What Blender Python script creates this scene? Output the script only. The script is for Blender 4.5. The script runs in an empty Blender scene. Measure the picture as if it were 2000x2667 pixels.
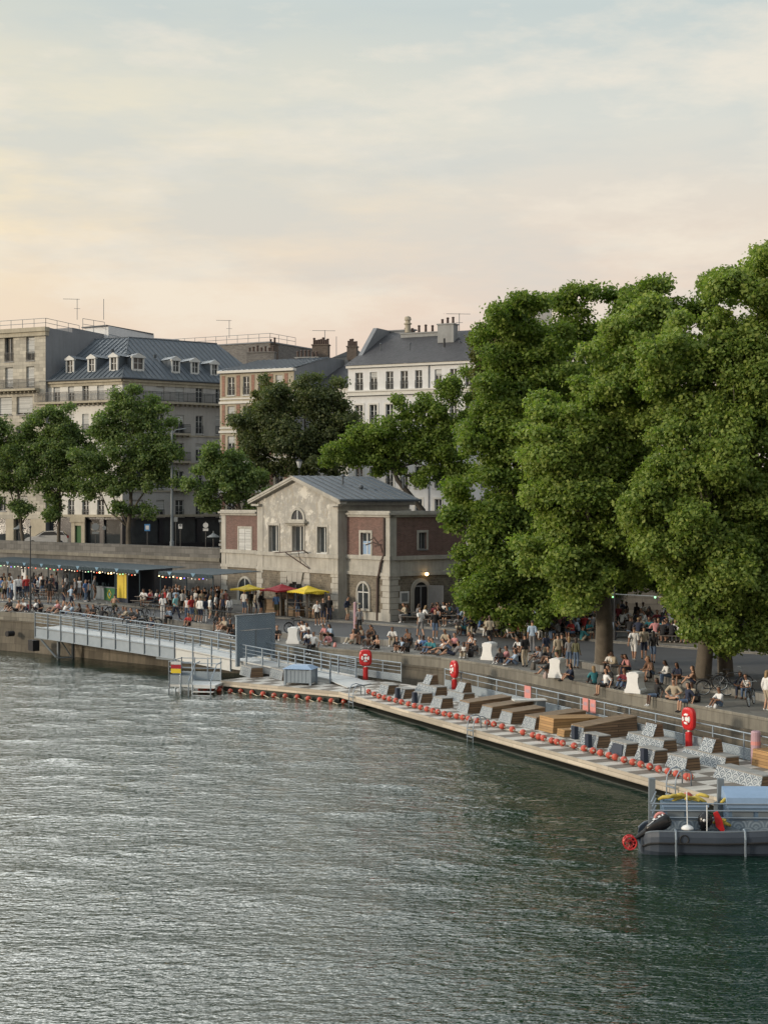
import bpy, bmesh, math, random
import numpy as np
from mathutils import Vector, Matrix
R = math.radians
rng = random.Random(7)
SC = bpy.context.scene
COL = SC.collection
# ---- photograph geometry: focal length in px, horizon row, eye height --------------
F, HX, HY, CZ = 4000.0, 1000.0, 1305.0, 11.0
def P(px, py, z):
    """point of the horizontal plane at height z seen at photo pixel (px,py)"""
    Y = F*(CZ-z)/(py-HY)
    return Vector(((px-HX)*Y/F, Y, z))
def zq(X):
    """height of the quay edge above the river: it falls gently from left to right"""
    t=min(1.0,max(0.0,(X+27.0)/23.0)); t=t*t*(3-2*t); return 2.85-.85*t
def G(px, py, off=0.0):
    """point of the quay surface (edge level + off) seen at a photo pixel"""
    z=2.3+off
    for _ in range(12): q=P(px,py,z); z=zq(q.x)+off
    return P(px,py,z)
def D(px, py, Y):
    return Vector(((px-HX)*Y/F, Y, CZ-(py-HY)*Y/F))

class Pl:
    """vertical plane through two ground points (left, right as seen)"""
    def __init__(s, A, B, off=0.0):
        A = Vector((A[0], A[1])); B = Vector((B[0], B[1]))
        s.d = (B-A).normalized(); s.n = Vector((s.d.y, -s.d.x))
        if s.n.dot(-(A+B)) < 0: s.n = -s.n
        s.A = A + s.n*off; s.L = (B-A).length
    def u(s, px):
        k = (px-HX)/F
        return (k*s.A.y - s.A.x)/(s.d.x - k*s.d.y)
    def uz(s, px, py):
        u = s.u(px); Y = s.A.y + s.d.y*u
        return u, CZ-(py-HY)*Y/F
    def p(s, u, z, o=0.0):
        q = s.A + s.d*u + s.n*o
        return Vector((q.x, q.y, z))
    def off(s, o):
        r = Pl(s.A, s.A+s.d*s.L); r.A = s.A+s.n*o; r.n = s.n; return r

ORG = {}
class MB:
    def __init__(s): s.v=[]; s.f=[]; s.m=[]; s.mi=0
    def face(s, pts):
        b=len(s.v); s.v.extend([tuple(p) for p in pts]); s.f.append(tuple(range(b,b+len(pts)))); s.m.append(s.mi)
    def obox(s, o, a, b, c):
        o,a,b,c=Vector(o),Vector(a),Vector(b),Vector(c)
        if a.cross(b).dot(c)<0: a,b=b,a
        p=[o,o+a,o+a+b,o+b,o+c,o+a+c,o+a+b+c,o+b+c]; k=len(s.v)
        s.v.extend([tuple(q) for q in p])
        for f in ((0,3,2,1),(4,5,6,7),(0,1,5,4),(1,2,6,5),(2,3,7,6),(3,0,4,7)):
            s.f.append(tuple(k+i for i in f)); s.m.append(s.mi)
    def box(s, c, z, rz=0.0):
        x=Vector((math.cos(rz),math.sin(rz),0)); y=Vector((-math.sin(rz),math.cos(rz),0))
        c=Vector(c)
        s.obox(c-x*z[0]/2-y*z[1]/2-Vector((0,0,z[2]/2)), x*z[0], y*z[1], (0,0,z[2]))
    def prism(s, poly, ext):
        ext=Vector(ext); poly=[Vector(p) for p in poly]; k=len(s.v); n=len(poly)
        s.v.extend([tuple(p) for p in poly]+[tuple(p+ext) for p in poly])
        nn=Vector((0,0,0))
        for i in range(n): nn+=poly[i].cross(poly[(i+1)%n])
        fl = nn.dot(ext)>0
        a=tuple(range(k,k+n)); b=tuple(range(k+n,k+2*n))
        s.f.append(a[::-1] if fl else a); s.f.append(b if fl else b[::-1]); s.m+= [s.mi]*2
        for i in range(n):
            j=(i+1)%n
            q=(k+i,k+j,k+n+j,k+n+i)
            s.f.append(q if fl else q[::-1]); s.m.append(s.mi)
    def tube(s, p, q, r0, r1=None, n=8):
        r1=r0 if r1 is None else r1
        s.path([p,q],[r0,r1],n)
    def path(s, pts, r, n=8, closed=False):
        pts=[Vector(p) for p in pts]
        if not hasattr(r,'__len__'): r=[r]*len(pts)
        k=len(s.v); m=len(pts); up=None
        for i,p in enumerate(pts):
            if closed: t=pts[(i+1)%m]-pts[i-1]
            else: t=pts[min(i+1,m-1)]-pts[max(i-1,0)]
            if t.length<1e-9: t=Vector((0,0,1))
            t.normalize()
            if up is None: up=Vector((0,0,1)) if abs(t.z)<.9 else Vector((1,0,0))
            x=t.cross(up)
            if x.length<1e-4: x=t.cross(Vector((1,.3,0)))
            x.normalize(); y=x.cross(t).normalized(); up=y
            for j in range(n):
                a=2*math.pi*j/n
                s.v.append(tuple(p+(x*math.cos(a)+y*math.sin(a))*r[i]))
        for i in range(m if closed else m-1):
            i2=(i+1)%m
            for j in range(n):
                j2=(j+1)%n
                s.f.append((k+i*n+j,k+i*n+j2,k+i2*n+j2,k+i2*n+j)); s.m.append(s.mi)
        if not closed:
            s.f.append(tuple(k+j for j in range(n))[::-1]); s.f.append(tuple(k+(m-1)*n+j for j in range(n))); s.m+=[s.mi]*2
    def lathe(s, prof, c, n=12, ax=None, sc=(1,1)):
        c=Vector(c); k=len(s.v)
        M=Matrix.Identity(3)
        if ax is not None: M=Vector((0,0,1)).rotation_difference(Vector(ax).normalized()).to_matrix()
        for r,z in prof:
            for j in range(n):
                a=2*math.pi*j/n
                s.v.append(tuple(c+M@Vector((r*math.cos(a)*sc[0],r*math.sin(a)*sc[1],z))))
        for i in range(len(prof)-1):
            for j in range(n):
                j2=(j+1)%n
                s.f.append((k+i*n+j,k+i*n+j2,k+(i+1)*n+j2,k+(i+1)*n+j)); s.m.append(s.mi)
        s.f.append(tuple(k+j for j in range(n))[::-1]); s.f.append(tuple(k+(len(prof)-1)*n+j for j in range(n))); s.m+=[s.mi]*2
    def ball(s, c, r, n=10, sc=(1,1,1)):
        pr=[]
        h=max(4,n//2)
        for i in range(h+1):
            a=-math.pi/2+math.pi*i/h
            pr.append((max(1e-4,r*math.cos(a)),r*math.sin(a)*sc[2]))
        s.lathe(pr,c,n,sc=(sc[0],sc[1]))
    def torus(s, c, ax, R1, r, n=20, m=8):
        M=Vector((0,0,1)).rotation_difference(Vector(ax).normalized()).to_matrix(); c=Vector(c)
        s.path([c+M@Vector((R1*math.cos(2*math.pi*i/n),R1*math.sin(2*math.pi*i/n),0)) for i in range(n)], r, m, True)
    def build(s, name, mats, parent=None, smooth=False, local=False, fix=False):
        """link the collected shapes as ONE mesh object; coordinates are world ones unless local"""
        if not isinstance(mats,(list,tuple)): mats=[mats]
        me=bpy.data.meshes.new(name)
        V=np.array(s.v,dtype=np.float64).reshape(-1,3)
        org=Vector((0,0,0))
        if parent is not None and not local: org=ORG.get(parent.name,Vector((0,0,0)))
        V2=V-np.array(org)
        me.from_pydata(V2.tolist(),[],s.f)
        for m in mats: me.materials.append(m)
        if len(mats)>1: me.polygons.foreach_set('material_index',s.m)
        if fix:
            bm=bmesh.new(); bm.from_mesh(me); bmesh.ops.remove_doubles(bm,verts=bm.verts,dist=1e-5)
            bmesh.ops.recalc_face_normals(bm,faces=bm.faces); bm.to_mesh(me); bm.free()
        boxuv(me)
        if smooth: me.polygons.foreach_set('use_smooth',[True]*len(me.polygons)); me.update()
        o=bpy.data.objects.new(name,me); COL.objects.link(o)
        if parent is not None:
            o.parent=parent
            ORG[o.name]=org
        return o

def boxuv(me):
    uv=me.uv_layers.new(name='UVMap')
    n=len(me.loops); co=np.zeros(len(me.vertices)*3); me.vertices.foreach_get('co',co); co=co.reshape(-1,3)
    li=np.zeros(n,dtype=np.int64); me.loops.foreach_get('vertex_index',li)
    pn=np.zeros(len(me.polygons)*3); me.polygons.foreach_get('normal',pn); pn=pn.reshape(-1,3)
    tot=np.zeros(len(me.polygons),dtype=np.int64); me.polygons.foreach_get('loop_total',tot)
    N=np.repeat(pn,tot,axis=0); C=co[li]
    flat=np.abs(N[:,2])>.8
    h=np.hypot(N[:,0],N[:,1])+1e-9
    tx,ty=-N[:,1]/h,N[:,0]/h
    U=np.where(flat,C[:,0],C[:,0]*tx+C[:,1]*ty); W=np.where(flat,C[:,1],C[:,2])
    uv.data.foreach_set('uv',np.stack([U,W],1).ravel())

def tag(o, label=None, cat=None, group=None, kind=None):
    if label: o['label']=label
    if cat: o['category']=cat
    if group: o['group']=group
    if kind: o['kind']=kind
    return o
def thing(name, label, cat, loc=(0,0,0), group=None, rz=0.0):
    o=bpy.data.objects.new(name,None); COL.objects.link(o); o.empty_display_size=.3
    o.location=loc; o.rotation_euler.z=rz
    ORG[o.name]=Vector(loc)
    return tag(o,label,cat,group)
def kids(o): return [c for c in bpy.data.objects if c.parent==o]
KC={}
def dup(o, loc=None, rz=None, label=None, group=None, scale=None):
    """copy of a thing with copies of its parts and sub-parts (mesh data shared)"""
    if o.name not in KC:
        KC[o.name]=[(c,[g for g in kids(c)]) for c in kids(o)]
    r=o.copy(); COL.objects.link(r)
    if loc is not None: r.location=loc
    if rz is not None: r.rotation_euler.z=rz
    if scale is not None: r.scale=(scale,)*3 if not hasattr(scale,'__len__') else scale
    if label: r['label']=label
    if group: r['group']=group
    for c,gs in KC[o.name]:
        d=c.copy(); COL.objects.link(d); d.parent=r
        for g in gs:
            e=g.copy(); COL.objects.link(e); e.parent=d
    return r

# ------------------------------- materials -----------------------------------------
def s2l(c):
    return tuple((x/12.92 if x<=.04045 else ((x+.055)/1.055)**2.4) for x in c)
def _n(nt,t,**kw):
    n=nt.nodes.new(t)
    for k,v in kw.items(): setattr(n,k,v)
    return n
def mixc(nt,fac,a,b,mode='MIX'):
    m=_n(nt,'ShaderNodeMix',data_type='RGBA',blend_type=mode)
    for s,v in ((0,fac),(6,a),(7,b)):
        if hasattr(v,'is_linked') or hasattr(v,'node'): nt.links.new(v,m.inputs[s])
        else: m.inputs[s].default_value = v if s==0 else (tuple(v)+(1,) if len(v)==3 else v)
    return m.outputs[2]
def math_(nt,op,a,b=None,c=None):
    m=_n(nt,'ShaderNodeMath',operation=op)
    for i,v in enumerate((a,b,c)):
        if v is None: continue
        if hasattr(v,'node'): nt.links.new(v,m.inputs[i])
        else: m.inputs[i].default_value=v
    return m.outputs[0]
def ramp(nt,fac,stops):
    r=_n(nt,'ShaderNodeValToRGB'); cr=r.color_ramp
    while len(cr.elements)<len(stops): cr.elements.new(.5)
    for e,(p,c) in zip(cr.elements,stops): e.position=p; e.color=tuple(c)+(1,) if len(c)==3 else c
    nt.links.new(fac,r.inputs[0]); return r.outputs[0]
def noise(nt,vec,scale,detail=4,rough=.6):
    n=_n(nt,'ShaderNodeTexNoise'); n.inputs['Scale'].default_value=scale; n.inputs['Detail'].default_value=detail; n.inputs['Roughness'].default_value=rough
    if vec is not None: nt.links.new(vec,n.inputs['Vector'])
    return n.outputs['Fac']
def mapped(nt,vec,sc=(1,1,1),loc=(0,0,0),rot=(0,0,0)):
    m=_n(nt,'ShaderNodeMapping'); m.inputs['Scale'].default_value=sc; m.inputs['Location'].default_value=loc; m.inputs['Rotation'].default_value=rot
    nt.links.new(vec,m.inputs['Vector']); return m.outputs[0]
def newmat(name):
    m=bpy.data.materials.new(name); m.use_nodes=True
    nt=m.node_tree; b=nt.nodes['Principled BSDF']; return m,nt,b
def pm(name, c, c2=None, sc=1.5, rough=.8, bump=0.0, bsc=None, tex=None, tw=.5, th=.25, mort=None, mw=.015, metal=0.0, streak=0.0, spec=None, obj=False):
    """procedural material: base colour c mottled towards c2; tex = brick / plank layout in metres"""
    m,nt,b=newmat(name)
    tc=_n(nt,'ShaderNodeTexCoord'); uv=tc.outputs['UV']; ob=tc.outputs['Object']
    c2=c2 or tuple(x*.72 for x in c)
    nf=noise(nt,ob,sc,5,.62)
    base=mixc(nt,ramp(nt,nf,[(.32,(0,0,0)),(.7,(1,1,1))]),c,c2)
    nf2=noise(nt,ob,sc*9,3,.6)
    base=mixc(nt,.22,base,mixc(nt,nf2,tuple(x*.55 for x in c),tuple(min(1,x*1.35) for x in c)))
    h=nf2
    if streak:
        sv=noise(nt,mapped(nt,ob,(3.2,3.2,.28)),1.0,5,.7)
        base=mixc(nt,math_(nt,'MULTIPLY',ramp(nt,sv,[(.45,(0,0,0)),(.75,(1,1,1))]),streak),base,tuple(x*.3 for x in c))
    if tex in('brick','plank'):
        t=_n(nt,'ShaderNodeTexBrick'); nt.links.new(uv,t.inputs['Vector'])
        t.offset=.5 if tex=='brick' else .37
        t.inputs['Scale'].default_value=1; t.inputs['Brick Width'].default_value=tw; t.inputs['Row Height'].default_value=th
        t.inputs['Mortar Size'].default_value=mw; t.inputs['Mortar Smooth'].default_value=.3
        t.inputs['Color1'].default_value=(.72,.72,.72,1); t.inputs['Color2'].default_value=(1.18,1.18,1.18,1); t.inputs['Mortar'].default_value=(1,1,1,1)
        t.inputs['Bias'].default_value=0
        base=mixc(nt,1.0,base,t.outputs['Color'],'MULTIPLY')
        base=mixc(nt,t.outputs['Fac'],base,mort or tuple(x*.45 for x in c))
        h=math_(nt,'SUBTRACT',math_(nt,'MULTIPLY',nf2,.5),t.outputs['Fac'])
    nt.links.new(base,b.inputs['Base Color'])
    b.inputs['Roughness'].default_value=rough; b.inputs['Metallic'].default_value=metal
    if spec is not None: b.inputs['Specular IOR Level'].default_value=spec
    if bump:
        bn=_n(nt,'ShaderNodeBump'); bn.inputs['Strength'].default_value=bump; bn.inputs['Distance'].default_value=.03
        nt.links.new(h,bn.inputs['Height']); nt.links.new(bn.outputs[0],b.inputs['Normal'])
    return m
def glow(name,c,s):
    m,nt,b=newmat(name); b.inputs['Base Color'].default_value=tuple(c)+(1,)
    b.inputs['Emission Color'].default_value=tuple(c)+(1,); b.inputs['Emission Strength'].default_value=s
    return m
def scalemat(name, c, ink, w=.42, rings=5.0):
    """overlapping wave-scale pattern (concentric arcs in staggered rows) printed on panels"""
    m,nt,b=newmat(name)
    tc=_n(nt,'ShaderNodeTexCoord'); sx=_n(nt,'ShaderNodeSeparateXYZ'); nt.links.new(tc.outputs['UV'],sx.inputs[0])
    u,v=sx.outputs[0],sx.outputs[1]
    rh=w*.5
    row=math_(nt,'FLOOR',math_(nt,'DIVIDE',v,rh))
    offs=math_(nt,'MULTIPLY',math_(nt,'MODULO',math_(nt,'ABSOLUTE',row),2.0),.5)
    du=math_(nt,'SUBTRACT',math_(nt,'FRACT',math_(nt,'ADD',math_(nt,'DIVIDE',u,w),offs)),.5)
    dv=math_(nt,'MULTIPLY',math_(nt,'SUBTRACT',math_(nt,'DIVIDE',v,rh),row),.5)
    d=math_(nt,'SQRT',math_(nt,'ADD',math_(nt,'MULTIPLY',du,du),math_(nt,'MULTIPLY',dv,dv)))
    ring=math_(nt,'SINE',math_(nt,'MULTIPLY',d,2*math.pi*rings*2))
    f=math_(nt,'GREATER_THAN',ring,.05)
    big=noise(nt,tc.outputs['Object'],1.1,2)
    f=math_(nt,'MULTIPLY',f,ramp(nt,big,[(.3,(.45,.45,.45)),(.55,(1,1,1))]))
    nf=noise(nt,tc.outputs['Object'],6,3)
    base=mixc(nt,nf,tuple(x*.8 for x in c),tuple(min(1,x*1.1) for x in c))
    nt.links.new(mixc(nt,f,base,ink),b.inputs['Base Color']); b.inputs['Roughness'].default_value=.5
    return m
M={}
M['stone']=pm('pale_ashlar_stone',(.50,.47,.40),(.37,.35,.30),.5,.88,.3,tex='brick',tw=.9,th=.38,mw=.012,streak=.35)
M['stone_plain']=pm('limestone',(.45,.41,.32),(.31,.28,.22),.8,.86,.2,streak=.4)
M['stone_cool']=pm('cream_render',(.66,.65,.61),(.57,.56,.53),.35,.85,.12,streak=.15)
M['stone_grey']=pm('weathered_shaded_render',(.47,.465,.45),(.37,.365,.35),.4,.88,.2,streak=.3)  # streaked grey; also carries the shade of the corner block's right face
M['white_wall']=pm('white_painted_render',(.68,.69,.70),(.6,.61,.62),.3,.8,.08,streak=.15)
M['cement']=pm('grey_cement_render',(.235,.25,.27),(.19,.2,.22),.25,.9,.15,streak=.25)
M['brick']=pm('red_brick',(.31,.145,.10),(.22,.11,.08),.7,.88,.3,tex='brick',tw=.24,th=.08,mw=.010,mort=(.3,.24,.2))
M['brick_old']=pm('old_red_brick',(.175,.095,.08),(.105,.072,.064),.6,.9,.35,tex='brick',tw=.24,th=.08,mw=.010,mort=(.2,.15,.13),streak=.4)
M['zinc']=pm('zinc_sheet',(.115,.135,.155),(.095,.112,.13),.3,.55,.05,metal=.0,streak=.25,spec=.25)
M['zinc_dark']=pm('zinc_lead',(.075,.09,.105),(.06,.07,.085),.4,.6,.05)
M['slate']=pm('slate_roof',(.062,.062,.068),(.048,.048,.053),.5,.75,.25,tex='brick',tw=.25,th=.14,mw=.008)
M['chim']=pm('chimney_render',(.30,.31,.31),(.22,.22,.22),1.0,.9,.2,streak=.4)
M['chim_brick']=pm('sooty_brick',(.15,.12,.10),(.10,.085,.075),1.0,.9,.3,tex='brick',tw=.24,th=.08,mw=.01)
M['flat_grey']=pm('weathered_grey_brick',(.21,.20,.19),(.15,.145,.14),.8,.9,.3,tex='brick',tw=.3,th=.1,mw=.01)
M['pot']=pm('clay_chimney_pot',(.085,.06,.052),None,2,.85)
M['dark']=pm('dark_interior',(.012,.012,.015),None,2,.7)
M['shop']=pm('shop_front_paint',(.016,.018,.026),(.03,.026,.03),.7,.35)
M['wframe']=pm('white_window_paint',(.55,.56,.55),(.45,.46,.45),3,.5)
M['gframe']=pm('grey_window_paint',(.2,.21,.22),None,3,.5)
M['blind']=pm('pale_roller_blind',(.52,.53,.52),(.45,.46,.45),1,.7,.2,tex='plank',tw=4,th=.09,mw=.008)
M['iron']=pm('wrought_iron',(.03,.033,.038),None,4,.5)
M['steel']=pm('galvanised_steel',(.29,.345,.40),(.23,.28,.33),2,.42,.05,metal=.3)
M['steel_d']=pm('grey_painted_steel',(.17,.2,.225),(.13,.155,.175),1.5,.5,.05)
m,nt,b=newmat('window_glass'); tc=_n(nt,'ShaderNodeTexCoord')
oi=_n(nt,'ShaderNodeObjectInfo')
nt.links.new(mixc(nt,noise(nt,tc.outputs['Object'],.9,2),(.012,.016,.02),(.07,.08,.085)),b.inputs['Base Color'])
b.inputs['Roughness'].default_value=.06; b.inputs['Specular IOR Level'].default_value=.5; M['glass']=m
M['quaywall']=pm('quay_wall_stone',(.155,.135,.105),(.085,.078,.062),.45,.9,.5,tex='brick',tw=1.5,th=.55,mw=.012,streak=.75)
M['quaycap']=pm('quay_cap_stone',(.225,.212,.178),(.145,.137,.115),.7,.88,.35,tex='brick',tw=1.6,th=.62,mw=.014,streak=.6)
M['bankwall']=pm('embankment_stone',(.165,.16,.15),(.095,.093,.088),.35,.9,.5,tex='brick',tw=1.1,th=.42,mw=.014,streak=.5)
M['rubble']=pm('rubble_stone',(.21,.19,.15),(.11,.1,.085),1.2,.92,.6,tex='brick',tw=.55,th=.28,mw=.03,streak=.3)
M['paving']=pm('stone_setts',(.15,.147,.138),(.105,.103,.097),.35,.9,.3,tex='brick',tw=.32,th=.2,mw=.012)
M['edge_pav']=pm('quay_edge_flags',(.185,.176,.157),(.115,.109,.097),.4,.9,.35,tex='brick',tw=1.2,th=.7,mw=.014)
M['asphalt']=pm('asphalt',(.088,.09,.094),(.066,.067,.07),.25,.92,.15)
M['sand']=pm('packed_sand',(.21,.185,.15),(.15,.135,.11),.3,.95,.2)
M['kerb']=pm('granite_kerb',(.24,.235,.22),(.17,.165,.15),.8,.9,.3,tex='brick',tw=1.0,th=.6,mw=.014,streak=.5)
M['white_pl']=pm('white_plastic',(.78,.79,.78),(.66,.67,.67),1.2,.45,.05)
M['red']=pm('red_plastic',(.42,.035,.025),(.34,.03,.022),2,.4)
M['rednew']=pm('signal_red',(.52,.018,.02),(.42,.016,.018),1,.35)
M['buoy']=pm('faded_red_float',(.50,.085,.05),(.38,.06,.04),4,.5)
M['rope']=pm('pale_rope',(.5,.44,.34),None,6,.9)
M['deck_side']=pm('sunlit_deck_timber',(.53,.475,.39),(.41,.36,.29),.8,.75,.2,tex='plank',tw=2.2,th=.16,mw=.012)
M['hull']=pm('dark_float_hull',(.05,.055,.05),(.035,.045,.03),1,.8)
M['wood']=pm('brown_slats',(.20,.125,.07),(.145,.09,.05),1.2,.7,.35,tex='plank',tw=3.0,th=.11,mw=.012,mort=(.035,.022,.014))
M['wood_top']=pm('weathered_slats',(.235,.165,.10),(.18,.125,.075),1.0,.72,.3,tex='plank',tw=3.2,th=.12,mw=.010,mort=(.07,.045,.03))
M['wood_warm']=pm('new_warm_slats',(.40,.24,.10),(.33,.19,.08),1.0,.65,.25,tex='plank',tw=3,th=.12,mw=.009,mort=(.12,.07,.03))
M['wave']=scalemat('wave_scale_print',(.36,.39,.405),(.075,.10,.13),.38,2.0)
M['wave_blue']=scalemat('blue_wave_panel',(.145,.19,.24),(.25,.31,.36),.55,2.6)
M['wave_grey']=scalemat('grey_wave_panel',(.30,.35,.385),(.19,.225,.26),.5,2.4)
M['plat']=pm('pale_concrete_platform',(.55,.56,.55),(.45,.46,.45),.8,.7)
M['bench_top']=pm('grey_bench_top',(.36,.355,.335),(.28,.275,.26),1,.75,.2,tex='plank',tw=3,th=.12,mw=.01)
M['bin']=pm('blue_bin_plastic',(.13,.205,.30),(.11,.175,.26),.9,.5)
M['bin_lid']=pm('pale_blue_lid',(.25,.36,.52),(.2,.3,.44),1,.45)
M['yellow']=pm('yellow_canvas',(.72,.54,.03),(.62,.46,.03),1.2,.7)
M['yellow_v']=pm('yellow_foam',(.50,.39,.07),(.40,.3,.05),4,.7)
M['redc']=pm('red_canvas',(.36,.012,.025),(.28,.01,.02),1.2,.7)
M['greenc']=pm('green_canvas',(.03,.11,.03),(.025,.09,.03),1.2,.7)
M['boat']=pm('grey_hypalon',(.045,.06,.085),(.034,.046,.066),1.2,.5,.1)
M['boat_in']=pm('boat_floor',(.13,.155,.18),(.1,.12,.14),1,.6)
M['motor']=pm('black_cowling',(.012,.012,.014),None,2,.25)
M['rubber']=pm('black_rubber',(.015,.015,.016),None,3,.7)
M['navy']=pm('navy_container',(.022,.032,.055),(.018,.026,.045),.7,.5,.15)
M['awn']=pm('teal_awning_canvas',(.024,.046,.06),(.02,.038,.05),.8,.8)
M['awn_d']=pm('dark_teal_trim',(.022,.045,.06),None,2,.8)
M['awn_l']=pm('pale_blue_trim',(.17,.3,.42),None,2,.8)
M['green']=pm('green_counter_paint',(.02,.115,.04),(.018,.095,.035),1,.5)
M['pyellow']=pm('yellow_panel',(.62,.47,.05),(.55,.41,.05),1,.5)
M['pink']=pm('pink_panel',(.62,.26,.24),(.55,.22,.2),2,.5)
M['pinkp']=pm('mauve_paint',(.45,.29,.33),(.36,.24,.28),3,.6)
M['white_dock']=pm('pale_plank_deck',(.55,.56,.55),(.44,.45,.44),.8,.6,.3,tex='plank',tw=.5,th=.32,mw=.02,mort=(.24,.25,.25))
M['grey_wood']=pm('grey_bench_board',(.13,.115,.10),(.1,.09,.08),1.5,.8)
M['carw']=pm('white_car_paint',(.75,.76,.77),(.7,.71,.72),.5,.2)
M['sign_b']=pm('blue_sign',(.06,.2,.42),None,2,.4)
M['sign_w']=pm('white_sign',(.65,.66,.66),None,2,.4)
M['sign_g']=pm('grey_sign_back',(.19,.21,.22),None,2,.45)
M['lamp_on']=glow('lit_bulb',(1,.62,.25),7)
M['lampw']=glow('lit_bulb_white',(1,.9,.7),.9)
M['lamp_r']=glow('lit_bulb_red',(1,.12,.05),1.6)
M['lamp_b']=glow('lit_bulb_blue',(.25,.2,1),1.6)
M['lamp_g']=glow('lit_bulb_green',(.4,1,.5),1.5)
# patchy plaster of the quay house: grey render over paler lime plaster
m,nt,b=newmat('flaking_plaster'); tc=_n(nt,'ShaderNodeTexCoord'); ob=tc.outputs['Object']
n1=noise(nt,ob,1.5,9,.74); n2=noise(nt,mapped(nt,ob,(1,1,.6),(3,1,7)),3.2,6,.65)
base=mixc(nt,ramp(nt,n1,[(.42,(0,0,0)),(.47,(.7,.7,.7)),(.56,(1,1,1))]),(.46,.445,.405),(.30,.292,.27))
base=mixc(nt,ramp(nt,n2,[(.52,(0,0,0)),(.64,(.8,.8,.8))]),base,(.34,.31,.255))
n3=noise(nt,mapped(nt,ob,(1,1,1),(9,4,2)),.8,7,.7)
base=mixc(nt,ramp(nt,n3,[(.57,(0,0,0)),(.6,(1,1,1))]),base,(.55,.53,.48))
nt.links.new(base,b.inputs['Base Color']); b.inputs['Roughness'].default_value=.92
bn=_n(nt,'ShaderNodeBump'); bn.inputs['Strength'].default_value=.6; bn.inputs['Distance'].default_value=.05; nt.links.new(n1,bn.inputs['Height']); nt.links.new(bn.outputs[0],b.inputs['Normal'])
M['plaster']=m
M['hstone']=pm('house_stone',(.43,.415,.375),(.29,.28,.25),.9,.88,.35,streak=.5)
M['hrubble']=pm('house_rubble',(.22,.19,.145),(.085,.078,.066),2.2,.92,.7,tex='brick',tw=.29,th=.17,mw=.022,mort=(.19,.165,.13),streak=.4)
# timber checker of the swimming deck
DECK_A=P(885,1802,.6).xy; DECK_E=P(1877,2080,.6).xy; DECK_D=(DECK_E-DECK_A).normalized(); DECK_N=Vector((-DECK_D.y,DECK_D.x))
m,nt,b=newmat('checker_deck'); tc=_n(nt,'ShaderNodeTexCoord')
mp=mapped(nt,tc.outputs['UV'],(1/1.15,1/.72,1))
ck=_n(nt,'ShaderNodeTexChecker'); ck.inputs['Scale'].default_value=1; nt.links.new(mp,ck.inputs['Vector'])
br=_n(nt,'ShaderNodeTexBrick'); br.inputs['Scale'].default_value=1; br.inputs['Brick Width'].default_value=3; br.inputs['Row Height'].default_value=.144; br.inputs['Mortar Size'].default_value=.006
br.inputs['Color1'].default_value=(.85,.85,.85,1); br.inputs['Color2'].default_value=(1.1,1.1,1.1,1); br.inputs['Mortar'].default_value=(.45,.45,.45,1)
nt.links.new(tc.outputs['UV'],br.inputs['Vector'])
nf=noise(nt,tc.outputs['Object'],.9,5,.65)
lt=mixc(nt,nf,(.60,.57,.52),(.46,.435,.39)); dk=mixc(nt,nf,(.20,.175,.145),(.14,.12,.10))
base=mixc(nt,ck.outputs['Fac'],dk,lt); base=mixc(nt,1.0,base,br.outputs['Color'],'MULTIPLY')
nt.links.new(base,b.inputs['Base Color']); b.inputs['Roughness'].default_value=.7
M['deck']=m
# foliage: colour varies leaf by leaf and clump by clump
def leafmat(name,a,b_,c):
    m,nt,p=newmat(name)
    g=_n(nt,'ShaderNodeNewGeometry'); tc=_n(nt,'ShaderNodeTexCoord')
    r=g.outputs['Random Per Island']
    col=ramp(nt,r,[(0,a),(.55,b_),(1,c)])
    nb=noise(nt,tc.outputs['Object'],.33,3,.6)
    col=mixc(nt,ramp(nt,nb,[(.42,(0,0,0)),(.68,(.75,.75,.75))]),col,mixc(nt,r,b_,c))
    nt.links.new(col,p.inputs['Base Color']); p.inputs['Roughness'].default_value=.55
    p.inputs['Specular IOR Level'].default_value=.35
    tr=_n(nt,'ShaderNodeBsdfTranslucent'); nt.links.new(mixc(nt,1.0,col,(1.0,1.15,.55),'MULTIPLY'),tr.inputs[0])
    mx=_n(nt,'ShaderNodeMixShader'); mx.inputs[0].default_value=.45
    nt.links.new(p.outputs[0],mx.inputs[1]); nt.links.new(tr.outputs[0],mx.inputs[2])
    nt.links.new(mx.outputs[0],nt.nodes['Material Output'].inputs[0])
    return m
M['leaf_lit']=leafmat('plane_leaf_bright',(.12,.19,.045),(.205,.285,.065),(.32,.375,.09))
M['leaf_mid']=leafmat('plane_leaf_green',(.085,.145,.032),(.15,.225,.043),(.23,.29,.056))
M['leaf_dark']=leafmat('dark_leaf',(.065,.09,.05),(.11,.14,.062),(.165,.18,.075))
M['leaf_cool']=leafmat('street_tree_leaf',(.085,.14,.058),(.145,.21,.075),(.215,.275,.085))
M['leaf_rust']=leafmat('turning_leaf',(.06,.085,.025),(.10,.12,.035),(.17,.15,.05))
M['bark']=pm('plane_bark',(.135,.115,.09),(.075,.065,.052),1.6,.92,.7,streak=.3)
M['bark_d']=pm('dark_bark',(.06,.052,.044),(.04,.036,.03),2.0,.92,.6)
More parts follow.
